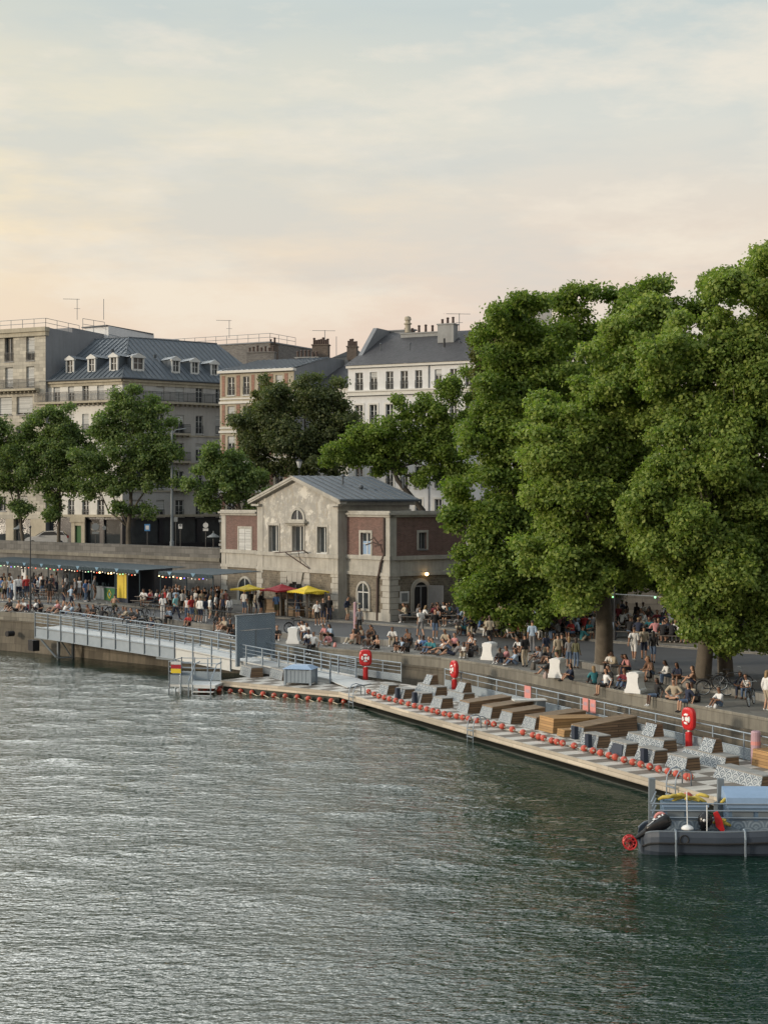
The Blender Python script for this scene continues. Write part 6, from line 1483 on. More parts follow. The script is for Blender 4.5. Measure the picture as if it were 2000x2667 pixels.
# --- kiosk and awnings under the wall -----------------------------------------------------
K1=G(333,1571,OU); K0=P(216,1560,K1.z); KP=Pl(K0.xy,K1.xy); KR=Pl(K1.xy,G(389,1562,OU).xy); kz=K1.z; kh=2.55
kb=Vector((-KP.n.x,-KP.n.y,0)); kd=KP.d.to_3d()
t=thing('drinks_kiosk','open drinks kiosk with a green counter and dark interior','kiosk',K0)
Lk=KP.u(305); g=MB(); pbox(g,KP,0,Lk,kz-.3,kz+kh,-2.5,-2.4); pbox(g,KP,-.1,0,kz-.3,kz+kh,-2.5,0); g.build('back_wall',M['navy'],t)
for px in (216,303): u=KP.u(px); g=MB(); pbox(g,KP,u-.06,u+.06,kz-.3,kz+kh,-.12,0); g.build('post',M['awn_d'],t)
g=MB(); pbox(g,KP,.3,Lk-.1,kz-.3,kz+1.05,-.5,-.02); pbox(g,KP,.2,Lk,kz+1.053,kz+1.12,-.6,.06); g.build('counter',M['steel_d'],t)
g=MB(); a,b=KP.u(272),KP.u(301); pbox(g,KP,a,b,kz+.05,kz+1.04,-.01,.03); fl_=g.build('counter_front',M['green'],t)
um,zm=(a+b)/2,kz+.56; g=MB()
for (x0,z0,x1,z1) in ((-.3,0,0,.34),(0,.34,.3,0),(.3,0,0,-.34),(0,-.34,-.3,0)): g.tube(KP.p(um+x0,zm+z0,.045),KP.p(um+x1,zm+z1,.045),.03,n=5)
g.build('diamond_emblem',M['pyellow'],fl_); g=MB(); g.lathe([(.11,0),(.11,.01)],KP.p(um,zm,.035),12,ax=KP.n.to_3d()); g.build('emblem_disc',M['awn_l'],fl_)
g=MB()
for k in range(14): q=KP.p(rng.uniform(.8,Lk-.5),kz+1.12,-rng.uniform(.15,.45)); g.lathe([(.04,0),(.04,.2),(.015,.26),(.015,.32)],q,6)
g.build('bottles',M['awn_d'],t)['kind']='stuff'
t=thing('shipping_container','dark navy container with a yellow side panel at the end of the kiosk','container',K1)
u0=KP.u(305.5); g=MB(); pbox(g,KP,u0,KP.L,kz-.3,kz+kh,-2.4,0); L2=KR.L; g.obox(K1+Vector((0,0,-.3)),KR.d.to_3d()*L2,kb*2.2,(0,0,kh+.3)); g.build('body',M['navy'],t)
g=MB(); pbox(g,KP,KP.u(306),KP.u(330),kz+.35,kz+2.3,.004,.03); g.build('yellow_panel',M['pyellow'],t)
for k in range(9): g=MB(); pbox(g,KR,.3+k*L2/10,.36+k*L2/10,kz+.1,kz+kh-.2,.003,.04); g.build('rib',M['navy'],t)
a=KP.u(143); b=KP.u(186)
t=thing('vending_cabinet','tall black cabinet standing under the left awning','cabinet',KP.p(a,kz,-.8)); g=MB(); pbox(g,KP,a,b,kz-.3,kz+2.35,-1.8,-.8); g.build('body',M['shop'],t)
g=MB(); pbox(g,KP,a+.15,b-.15,kz+.2,kz+2.1,-.797,-.75); g.build('door_panel',M['dark'],t); g=MB(); pbox(g,KP,a+.3,b-.3,kz+1.2,kz+1.9,-.748,-.73); g.build('pane',M['glass'],t)
def awning(u0,u1,label,z=kh,o0=.75):
    t=thing('awning',label,'awning',KP.p(u0,kz+z,0)); g=MB()
    p=KP.p
    g.face([p(u0,kz+z+.1,o0),p(u1,kz+z+.1,o0),p(u1,kz+z+.24,-3.6),p(u0,kz+z+.24,-3.6)]); g.face([p(u0,kz+z+.07,o0),p(u1,kz+z+.07,o0),p(u1,kz+z+.21,-3.6),p(u0,kz+z+.21,-3.6)]); g.build('canvas',M['awn'],t)
    g=MB(); pbox(g,KP,u0,u1,kz+z-.16,kz+z+.1,o0,o0+.04); g.build('valance_board',M['awn'],t)
    n=int((u1-u0)/.42); g=MB(); l=MB(); hasl=False
    for k in range(n):
        x=u0+(u1-u0)*(k+.5)/n
        if k%7==3: l.prism([p(x-.3,kz+z+.13,o0+.05),p(x+.3,kz+z+.13,o0+.05),p(x,kz+z-.15,o0+.05)],KP.n.to_3d()*.02); hasl=True
        else: g.prism([p(x-.17,kz+z-.15,o0+.045),p(x+.17,kz+z-.15,o0+.045),p(x,kz+z+.08,o0+.045)],KP.n.to_3d()*.02)
    g.build('triangle_trim',M['awn_d'],t)['kind']='stuff'
    if hasl: l.build('pale_triangle_trim',M['awn_l'],t)['kind']='stuff'
    n=max(2,int((u1-u0)/3.2))
    for k in range(n+1): x=u0+.1+(u1-u0-.2)*k/n; g=MB(); g.tube(p(x,kz-.4,o0-.1),p(x,kz+z,o0-.1),.045,n=6); g.build('post',M['awn_d'],t)
    return t
awning(KP.u(-60),KP.u(385),'long teal awning with triangle trim above the kiosk and left terrace')
awning(KP.u(436),KP.u(577),'short teal awning with triangle trim between the container and the stone house')
def lights(u0,u1,label,z,o,n):
    t=thing('string_lights',label,'string lights',KP.p(u0,kz+z,o)); g=MB(); pts=[KP.p(u0+(u1-u0)*k/n,kz+z-.05*(k%4!=0)-.03*(k%4==2),o) for k in range(n+1)]; g.path(pts,.012,4); g.build('cable',M['rubber'],t)
    for k in range(n):
        q=pts[k]-Vector((0,0,.09)); g=MB(); r=rng.random(); g.ball(q,.045 if r<.8 else .065,6); g.build('bulb',M[('lampw','sign_w','lampw','lamp_r','lamp_b','lamp_g','lamp_on','sign_w')[int(r*7.99)]],t)
lights(KP.u(0),KP.u(205),'coloured string lights along the left end of the long awning',kh-.12,.86,22)
lights(KP.u(205),KP.u(385),'coloured string lights hanging over the kiosk counter and container',kh-.12,.86,24)
lights(KP.u(440),KP.u(575),'coloured string lights below the short awning beside the house',kh-.12,.86,14)
t=thing('notice_board','small black and white notice board on a post under the left awning','notice board',KP.p(KP.u(70),kz,.3)); g=MB(); pbox(g,KP,KP.u(65),KP.u(76),kz+1.2,kz+2.3,.28,.33); g.build('board',M['sign_w'],t); g=MB(); g.lathe([(.16,0),(.16,.012)],KP.p(KP.u(70.5),kz+1.95,.335),14,ax=KP.n.to_3d()); g.build('round_mark',M['dark'],t); g=MB(); pbox(g,KP,KP.u(65),KP.u(76),kz+2.1,kz+2.35,.335,.36); g.build('dark_header',M['dark'],t); g=MB(); g.tube(KP.p(KP.u(70.5),kz-.3,.25),KP.p(KP.u(70.5),kz+2.3,.25),.05,n=6); g.build('post',M['iron'],t)
# grey screen wall right of the container
q0,q1=G(391,1553,OU),G(437,1556,OU); g=MB(); pl=Pl(q0.xy+Vector((0,2.5)),q1.xy+Vector((0,2.5))); t=thing('timber_screen','low dark timber screen between the container and the short awning','screen',q0); g=MB(); pbox(g,pl,0,pl.L,kz-.3,kz+1.9,-.1,0); g.build('boards',pm('dark_boards',(.06,.055,.05),None,1,.8,.2,tex='plank',tw=3,th=.15,mw=.012),t)
for k in range(3): g=MB(); pbox(g,pl,pl.L*k/2-.05,pl.L*k/2+.05,kz-.3,kz+2.0,.003,.06); g.build('post',M['dark'],t)
# --- parasols and stall in front of the house -----------------------------------------------
def parasol(px0,px1,pyc,pyt,ground,mat,label,valmat=None,lean=0.0):
    base=G(*ground,OU); Y=base.y; w=(px1-px0)*Y/F/2; c=D((px0+px1)/2,pyc,Y); top=D((px0+px1)/2,pyt,Y).z; t=thing('market_parasol',label,'parasol',base)
    hw=w/1.25; z0=c.z; rot=R(38); ap=Vector((c.x,Y,top)); cs=[]
    for k in range(8):
        a=rot+math.pi/4*k; r=hw*1.414 if k%2==0 else hw*1.02
        cs.append(Vector((c.x+r*math.cos(a+math.pi/4),Y+r*math.sin(a+math.pi/4),z0-(.06 if k%2==0 else 0))))
    g=MB()
    for k in range(8):
        a,b=cs[k],cs[(k+1)%8]; m1,m2=a.lerp(ap,.5)-Vector((0,0,.06)),b.lerp(ap,.5)-Vector((0,0,.06)); g.face([a,b,m2,m1]); g.face([m1,m2,ap])
    o=g.build('canopy',M[mat],t)
    if valmat:
        g=MB()
        for k in (0,1,6,7): a,b=cs[k],cs[(k+1)%8]; up=Vector((0,0,.012)); g.face([a+up,b+up,b.lerp(ap,.45)+up-Vector((0,0,.054)),a.lerp(ap,.45)+up-Vector((0,0,.054))])
        g.build('panel_band',M[valmat],o)
    g=MB()
    for k in range(8):
        a,b=cs[k],cs[(k+1)%8]; n=5
        for i in range(n):
            p,q=a.lerp(b,i/n),a.lerp(b,(i+1)/n); m=p.lerp(q,.5); g.face([p,q,q-Vector((0,0,.08)),m-Vector((0,0,.15)),p-Vector((0,0,.08))])
    g.build('valance',M[mat],o)
    g=MB(); g.tube(base,ap+Vector((0,0,.06)),.03,n=6); g.build('pole',M['grey_wood'],t)
    for k in range(0,8,2): g=MB(); g.tube(ap-Vector((0,0,.1)),cs[k]-Vector((0,0,.02)),.014,n=4); g.build('rib',M['grey_wood'],t)
    return t
parasol(604,692,1532,1522,(652,1596),'yellow','yellow parasol leftmost of the stall parasols before the house')
parasol(682,786,1534,1521,(735,1604),'redc','red parasol in the middle of the stall before the house')
parasol(753,852,1538,1525,(802,1612),'yellow','yellow parasol right of the red one before the house doorway')
parasol(792,884,1540,1530,(842,1604),'yellow','green and yellow striped parasol rightmost of the stall parasols','greenc')
SP=Pl(G(684,1600,OU).xy,G(850,1614,OU).xy); sz=G(760,1607,OU).z
t=thing('market_stall','brown timber bar stall beneath the parasols before the house','stall',SP.p(0,sz,0))
for a,b,h,o in ((686,728,1.5,-.1),(735,770,1.0,-.5),(790,846,1.0,-.3)):
    g=MB(); pbox(g,SP,SP.u(a),SP.u(b),sz-.2,sz+h-.3,o-.5,o); g.build('counter',M['wood_top'],t); g=MB(); pbox(g,SP,SP.u(a)-.1,SP.u(b)+.1,sz+h-.297,sz+h-.23,o-.6,o+.1); g.build('worktop',M['grey_wood'],t)
for px in (684,730,747,798,846): u=SP.u(px); g=MB(); pbox(g,SP,u-.05,u+.05,sz-.2,sz+1.95,-.1,0); g.build('post',M['grey_wood'],t)
for z in (.55,1.05): g=MB(); pbox(g,SP,SP.u(745),SP.u(848),sz+z,sz+z+.06,.003,.05); g.build('rail',M['iron'],t)
g=MB(); pbox(g,SP,SP.u(688),SP.u(730),sz+1.75,sz+2.0,-1.5,-1.4); pbox(g,SP,SP.u(688),SP.u(730),sz+1.2,sz+1.74,-1.5,-1.43); g.build('shelf_back',M['wood'],t)
# --- thin iron railing along the step of the quay ---------------------------------------------
rail_fence('iron_railing','thin dark railing on the quay before the standing crowd',[surf(352,1607)*1.0,surf(430,1616)*1.0,surf(512,1624)*1.0,surf(612,1634)*1.0,surf(705,1646)*1.0],1.0,2,3.0,None,'iron',.022)
# --- white barrier blocks ------------------------------------------------------------------------
def barrier(px,py,rz,label,s=1.0):
    q=surf(px,py); t=thing('barrier_block',label,'barrier',q,'white barrier blocks along the quay edge',rz); g=MB(); Lh=.36*s
    pr=[(-.36,0),(-.36,.14),(-.30,.2),(-.24,.46),(-.24,.66),(-.27,.7),(-.27,.85),(.27,.85),(.27,.7),(.24,.66),(.24,.46),(.30,.2),(.36,.14),(.36,0)]
    g.prism([(-Lh,y*s,z*s) for y,z in pr],(2*Lh,0,0)); g.build('body',M['white_pl'],t,local=True)
    g=MB(); g.box((0,0,.872*s),(2*Lh-.1,.36*s,.04)); g.build('top_pad',M['white_pl'],t,local=True)
    for y in (-.2,.2): g=MB(); g.box((Lh+.006,y*s,.06),(.01,.12,.11)); g.build('fork_slot',M['dark'],t,local=True)
    return t
barrier(765,1676,R(82),'white barrier block nearest the gangway among the seated people',1.15)
barrier(1275,1718,R(62),'white barrier block second from the gangway beside a dark clothed sitter',1.1)
barrier(1452,1764,R(60),'white barrier block with a person in pale blue leaning on it',1.1)
barrier(1655,1804,R(58),'white barrier block farthest right at the quay edge near the fork of the plane tree',1.1)
# --- bicycles ---------------------------------------------------------------------------------------
def bike_proto():
    t=thing('bicycle','dark bicycle','bicycle',(0,0,0))
    def wheel(x):
        g=MB(); g.torus((x,0,.34),(0,1,0),.325,.022,22,6); w=g.build('wheel',M['rubber'],t,local=True)
        g=MB(); g.torus((x,0,.34),(0,1,0),.30,.012,22,4)
        for k in range(12): a=2*math.pi*k/12; g.tube((x,0,.34),(x+.3*math.cos(a),0,.34+.3*math.sin(a)),.004,n=3)
        g.tube((x,-.05,.34),(x,.05,.34),.03,n=6); g.build('rim',M['steel'],w,local=True)
    wheel(-.53); wheel(.53)
    g=MB(); bb=(-.08,0,.3); st=(-.2,0,.78); hd=(.36,0,.82); hb=(.39,0,.68)
    for a,b in ((bb,st),(st,hd),(bb,hb),(hd,hb),(bb,(-.53,.05,.34)),(bb,(-.53,-.05,.34)),(st,(-.53,.05,.34)),(st,(-.53,-.05,.34)),(hb,(.53,.05,.34)),(hb,(.53,-.05,.34))): g.tube(a,b,.02,n=6)
    g.build('frame',M['motor'],t,local=True)
    g=MB(); g.tube(st,(-.23,0,.92),.014,n=6); g.prism([(-.4,-.07,.92),(-.4,.07,.92),(-.1,.02,.92),(-.1,-.02,.92)],(0,0,.05)); g.build('saddle',M['rubber'],t,local=True)
    g=MB(); g.path([hd,(.34,0,1.0)],.016,6); g.path([(.22,-.28,1.02),(.33,-.2,1.04),(.35,0,1.0),(.33,.2,1.04),(.22,.28,1.02)],.014,6); g.build('handlebar',M['steel_d'],t,local=True)
    g=MB(); g.torus((-.08,.05,.3),(0,1,0),.09,.012,14,4); g.tube((-.08,.05,.3),(.06,.09,.2),.012,n=5); g.tube((-.08,-.05,.3),(-.22,-.09,.4),.012,n=5); g.build('crank',M['steel_d'],t,local=True)
    for x in (-.53,.53):
        g=MB(); g.path([(x+.36*math.cos(a),0,.34+.36*math.sin(a)) for a in [R(20+10*k) for k in range(15)]],.022,5); g.build('mudguard',M['motor'],t,local=True)
    g=MB(); g.box((-.55,0,.76),(.4,.16,.02)); g.tube((-.53,.07,.36),(-.5,.07,.76),.01,n=4); g.tube((-.53,-.07,.36),(-.5,-.07,.76),.01,n=4); g.build('rack',M['iron'],t,local=True)
    return t
bk=bike_proto(); first=[True]
def put_bike(px,py,rz,label,s=1.0,tilt=0.0):
    q=surf(px,py); 
    if first[0]: o=bk; first[0]=False; o.location=q; o.rotation_euler.z=rz; o['label']=label; o['group']='bicycles on the quay'
    else: o=dup(bk,q,rz,label,'bicycles on the quay',s)
    o.rotation_euler.x=tilt; return o
BIG=put_bike(1862,1812,R(-12),'dark city bicycle parked at the foot of the two tree trunks',1,R(6))
put_bike(1908,1800,R(-5),'bicycle with a bulky black pannier behind the one by the tree trunks',1.05,R(4))
put_bike(1957,1838,R(65),'bicycle standing half cut off at the right edge beside a standing person',1,R(-5))
put_bike(72,1566,R(0),'bicycle parked under the left awning near the tall thin pole',1,R(4))
put_bike(300,1610,R(80),'bicycle being ridden past the kiosk by a shirtless rider')
put_bike(266,1606,R(20),'bicycle parked behind the sitters left of the cyclist',1,R(8))
put_bike(378,1614,R(70),'bicycle parked right of the cyclist beside a seated group',1,R(-7))
put_bike(400,1616,R(100),'bicycle parked close behind another near the iron railing',1,R(6))
put_bike(352,1632,R(10),'pale rimmed bicycle leaning low behind the gangway rail',1.0,R(30))
put_bike(388,1636,R(15),'bicycle leaning against the gangway rail, nearest the water',1.0,R(25))
put_bike(770,1648,R(30),'bicycle standing behind the white barrier block near the gangway',1,R(5))
put_bike(1336,1662,R(20),'bicycle crossing the road in front of the terrace tables',1.0,R(3))
def bag(px,py,s,mat,label,dz=0.0):
    q=surf(px,py)+Vector((0,0,dz)); t=thing('bag',label,'bag',q); g=MB(); g.path([q+Vector((0,0,.02*s)),q+Vector((0,0,.12*s)),q+Vector((.02,0,.3*s)),q+Vector((0,0,.42*s))],[.15*s,.17*s,.15*s,.09*s],6); g.build('body',M[mat],t,smooth=False); g=MB(); g.path([q+Vector((-.08*s,0,.38*s)),q+Vector((-.04*s,0,.55*s)),q+Vector((.05*s,0,.55*s)),q+Vector((.09*s,0,.38*s))],.016,5); g.build('strap',M['rubber'],t)
M['beigebag']=pm('pale_bag_cloth',(.42,.34,.3),(.3,.2,.2),8,.8)
for a in ((1225,1712,1.2,'motor','black bag on the quay edge beside a bent sitter'),(1420,1768,.8,'beigebag','pale patterned bag left of the leaned on barrier'),(1388,1745,1.0,'grey_wood','brown paper bag on the quay between seated groups'),(1690,1768,.9,'motor','black bag at the feet of the group by the tree'),(1815,1830,1.0,'motor','dark backpack between the edge sitters and the bicycles'),(1862,1846,.5,'sign_w','white bag beside the person in white near the bicycles'),(872,1686,.7,'pink','pink bag beside the person with legs over the edge')): bag(*a)
# --- tables and benches -------------------------------------------------------------------------------
def table_proto():
    t=thing('beer_table','table','table',(0,0,0)); g=MB(); g.box((0,0,.74),(2.2,.62,.04)); g.build('table_top',M['grey_wood'],t,local=True)
    for x in (-.85,.85):
        g=MB(); g.tube((x,-.25,0),(x,-.22,.72),.022,n=5); g.tube((x,.25,0),(x,.22,.72),.022,n=5); g.tube((x,-.23,.35),(x,.23,.35),.016,n=5); g.build('leg_frame',M['iron'],t,local=True)
    return t
def bench_proto():
    t=thing('beer_bench','bench','bench',(0,0,0)); g=MB(); g.box((0,0,.45),(2.2,.27,.04)); g.build('seat',M['grey_wood'],t,local=True)
    for x in (-.85,.85):
        g=MB(); g.tube((x,-.1,0),(x,-.09,.43),.02,n=5); g.tube((x,.1,0),(x,.09,.43),.02,n=5); g.build('leg_frame',M['iron'],t,local=True)
    return t
tp,bp_=table_proto(),bench_proto(); tf=[True]
TABLES=[]
def put_table(px,py,rz,label):
    q=surf(px,py); c,s=math.cos(rz),math.sin(rz); b=[q+Vector((-s*d,c*d,0)) for d in (-.62,.62)]
    if tf[0]:
        tf[0]=False; tp.location=q; tp.rotation_euler.z=rz; tp['label']=label; tp['group']='long tables of the terrace'; B0=bp_; B0.location=b[0]; B0.rotation_euler.z=rz
    else: dup(tp,q,rz,label,'long tables of the terrace'); B0=dup(bp_,b[0],rz)
    B1=dup(bp_,b[1],rz)
    B0['label']='bench on the river side of the '+label; B1['label']='bench on the wall side of the '+label
    for x in (B0,B1): x['group']='benches of the terrace'
    TABLES.append((px,q,rz))
tl=[(1085,1622,'first long table, beside the house doorway'),(1150,1630,'second long table, right of the house doorway'),(1262,1636,'third long table, under the low boughs'),(1345,1641,'fourth long table, left of the trunk'),(1430,1647,'fifth long table, left of the trunk'),(1515,1652,'sixth long table, just left of the trunk'),(1632,1662,'first long table right of the big trunk'),(1700,1667,'second long table right of the big trunk'),(1765,1674,'third long table right of the big trunk')]
for x,y,l in tl: put_table(x,y,R(-20),l)
tl=[(1230,1620,'back row table nearest the house'),(1320,1624,'back row table second from the house'),(1410,1628,'back row table third from the house'),(1500,1632,'back row table fourth from the house'),(1655,1640,'back row table right of the lamp post'),(1740,1646,'back row table farthest right')]
for x,y,l in tl: put_table(x,y,R(-20),l)
for x,y,l in ((20,1558,'table at the left picture edge under the awning'),(115,1560,'table under the awning left of the black cabinet'),(385,1580,'table right of the container'),(440,1588,'table under the short awning')): put_table(x,y,R(-35),l)
# --- posts, lamps, lanterns, signs ------------------------------------------------------------------------
q=G(1600,1668,OU); t=thing('lamp_post','slim dark lamp post right of the big plane trunk','lamp post',q); g=MB(); g.lathe([(.12,0),(.1,.5),(.06,.6),(.05,4.4)],q,8); g.build('pole',M['iron'],t); g=MB(); g.ball(q+Vector((0,0,3.45)),.07,6); g.build('green_light',M['lamp_g'],t)
t=thing('string_lights','pale light strip and lit lanterns strung above the crowded tables','string lights',D(1600,1560,98)); g=MB(); pts=[D(x,y,97) for x,y in ((1470,1535),(1520,1541),(1560,1544),(1620,1549),(1700,1553),(1770,1562))]; g.path(pts,.035,5); g.build('light_strip',M['sign_w'],t)
for x,y,mt,r in ((1729,1561,'lamp_on',.13),(1743,1560,'lampw',.1),(1758,1561,'lamp_r',.16),(1706,1556,'lamp_g',.07),(1596,1555,'lamp_g',.06)):
    g=MB(); g.ball(D(x,y,96.9),r,8); g.build('lantern',M[mt],t)
q=surf(1865,1700); t=thing('signal_lamp','small glowing red lamp on a pole under the right tree','lamp',q); g=MB(); g.tube(q,D(1865,1652,q.y),.03,n=5); g.build('pole',M['iron'],t); g=MB(); g.ball(D(1865,1648,q.y),.12,8); g.build('red_light',M['lamp_r'],t)
q=D(448,1425,140); q.z=ZS; t=thing('street_mast','tall grey street mast rising before the corner block','mast',q); g=MB(); g.lathe([(.22,0),(.2,1.2),(.15,1.3),(.1,11.2),(.02,11.3)],q,10); g.build('pole',M['steel_d'],t); g=MB(); g.path([q+Vector((0,0,11)),q+Vector((.4,-.2,11.4)),q+Vector((1.3,-.4,11.5))],.05,6); g.build('arm',M['steel_d'],t)
def lantern(px,py0,Y,label,z0=ZS,h=4.2):
    q=D(px,1425,Y); q.z=z0; top=D(px,py0,Y).z; t=thing('street_lantern',label,'street lamp',q); g=MB(); g.lathe([(.14,0),(.12,.8),(.06,.9),(.045,top-z0-.8)],q,8); g.build('pole',M['iron'],t)
    c=Vector((q.x,q.y,top-.75)); g=MB(); g.lathe([(.1,0),(.26,.55),(.28,.56)],c,4); g.build('lamp_glass',M['sign_w'],t); g=MB(); g.lathe([(.32,.565),(.18,.72),(.05,.75),(.03,.9)],c,4); g.build('lamp_cap',M['iron'],t)
lantern(779,1196,134,'street lantern rising behind the roof ridge of the quay house')
def coneshade(px,py,Y,label):
    q=D(px,1425,Y); q.z=ZS; t=thing('street_lamp',label,'street lamp',q); c=D(px,py,Y); g=MB(); g.tube(q,c,.05,n=6); g.build('pole',M['iron'],t); g=MB(); g.lathe([(.62,-.08),(.58,-.02),(.25,.16),(.07,.3),(.04,.5)],c,12); g.build('lamp_shade',M['sign_g'],t)
coneshade(556,1397,139,'cone shaded street lamp over the parapet left of the quay house'); coneshade(50,1376,149,'cone shaded street lamp among the left street trees')
def sign(px,py,Y,kind,mat,label,r=.32):
    q=D(px,1428,Y); q.z=ZS; c=D(px,py,Y); t=thing('street_sign',label,'sign',q); g=MB(); g.tube(q,c+Vector((0,0,.3)),.035,n=6); g.build('post',M['iron'],t); g=MB()
    if kind=='round': g.lathe([(r,0),(r,.03)],c+Vector((0,-.07,0)),18,ax=(0,-1,0))
    else: g.box(c+Vector((0,-.07,0)),(r*1.7,.04,r*2.1))
    f=g.build('sign_face',M[mat],t); return t,c
t,c=sign(249,1372,140,'round','sign_g','round grey backed road sign between the doorway and the tree',.34); g=MB(); g.box(c+Vector((0,-.07,-.55)),(.6,.04,.2)); g.build('sub_plate',M['sign_g'],t)
sign(272,1375,141,'round','sign_g','smaller round road sign seen edge on right of the doorway',.2)
t,c=sign(384,1374,138,'sq','sign_b','square blue parking sign right of the broad street tree',.3); g=MB(); g.box(c+Vector((0,-.095,0)),(.3,.01,.36)); g.build('white_symbol',M['sign_w'],t)
t,c=sign(470,1371,138,'sq','sign_w','narrow white sign panel beside the tall street mast',.2); g=MB(); g.lathe([(.12,0),(.12,.01)],c+Vector((0,-.1,.1)),12,ax=(0,-1,0)); g.build('dark_symbol',M['sign_g'],t)
sign(458,1353,139,'sq','sign_g','small grey sign plate high beside the tall street mast',.2)
t,c=sign(536,1368,137.5,'round','sign_w','white round road sign with a plate below near the house corner',.24); g=MB(); g.box(c+Vector((0,-.07,-.4)),(.48,.04,.22)); g.build('sub_plate',M['sign_w'],t)
for px,l in ((38,'white'),): 
    q=G(38,1562,OU); t=thing('bollard_post','white slim post under the left awning','post',q); g=MB(); g.lathe([(.1,0),(.1,1.5),(.05,1.55)],q,8); g.build('shaft',M['white_pl'],t); g=MB(); g.lathe([(.14,0),(.14,.12)],q,8); g.build('foot',M['white_pl'],t)
q=G(79,1585,OP); t=thing('lamp_post','thin tall dark pole rising before the left awning','lamp post',q); g=MB(); zt_=D(79,1372,q.y).z; g.lathe([(.09,0),(.08,.9),(.045,1.0),(.04,zt_-q.z)],q,7); g.build('pole',M['iron'],t); g=MB(); g.ball(Vector((q.x,q.y,zt_)),.09,6); g.build('cap',M['iron'],t)
q=G(925,1640,OP); t=thing('bollard_post','pale pinkish post standing before the arched window of the house','post',q); g=MB(); g.lathe([(.13,0),(.12,1.8),(.09,1.85)],q,9); g.build('shaft',M['pinkp'],t); g=MB(); g.box(q+Vector((.1,0,1.75)),(.5,.1,.1)); g.build('cap',M['stone_plain'],t)
# --- white hatchback on the street ---------------------------------------------------------------------
Yc=150; q=D(122,1425,Yc); q.z=ZS+.5
t=thing('parked_car','white hatchback on the street showing above the parapet','car',q)
ry=R(8); X_=Vector((math.cos(ry),math.sin(ry),0)); Y_=Vector((-X_.y,X_.x,0))
def cp(x,y,z): return q+X_*x+Y_*y+Vector((0,0,z+.03))
g=MB(); low=[(-2.05,.25),(2.0,.25),(2.05,.6),(1.95,.95),(1.3,1.0),(-.85,.98),(-1.75,.85),(-2.1,.6)]; g.prism([cp(x,-.85,z) for x,z in low],Y_*1.7); g.build('body',M['carw'],t)
g=MB(); up=[(-.95,.98),(-.25,1.42),(.9,1.48),(1.55,1.4),(1.92,.98)]; g.prism([cp(x,-.74,z) for x,z in up],Y_*1.48); cb=g.build('cabin',M['carw'],t)
g=MB(); g.prism([cp(-.72,-.765,1.02),cp(-.2,-.765,1.36),cp(.75,-.765,1.40),cp(1.2,-.765,1.06)],Y_*.02); g.prism([cp(1.32,-.765,1.06),cp(1.3,-.765,1.36),cp(1.5,-.765,1.34),cp(1.75,-.765,1.06)],Y_*.02); g.build('side_glass',M['glass'],cb)
g=MB(); g.prism([cp(1.58,-.68,1.38),cp(1.96,-.68,.99),cp(2.0,-.68,1.01),cp(1.62,-.68,1.40)],Y_*1.36); g.build('rear_glass',M['glass'],cb)
g=MB(); g.prism([cp(-.99,-.68,1.0),cp(-.29,-.68,1.42),cp(-.32,-.68,1.44),cp(-1.03,-.68,1.02)],Y_*1.36); g.build('windscreen',M['glass'],cb)
for x in (-1.3,1.3):
    for y in (-.86,.7):
        g=MB(); g.lathe([(.3,0),(.3,.16)],cp(x,y,.27),16,ax=Y_); w=g.build('wheel',M['rubber'],t); g=MB(); g.lathe([(.18,-.01),(.18,.0)],cp(x,y,.27),12,ax=Y_); g.build('hubcap',M['steel'],w)
for y in (-.7,.5): g=MB(); g.obox(cp(-2.06,y,.62),X_*.1,Y_*.25,(0,0,.16)); g.build('headlight',M['glass'],t)
for y in (-.82,.62): g=MB(); g.obox(cp(1.98,y,.75),X_*.08,Y_*.2,(0,0,.25)); g.build('tail_light',M['rednew'],t)
g=MB(); g.box(cp(-.75,-.92,1.0),(.18,.14,.12),ry); g.build('mirror',M['carw'],t)
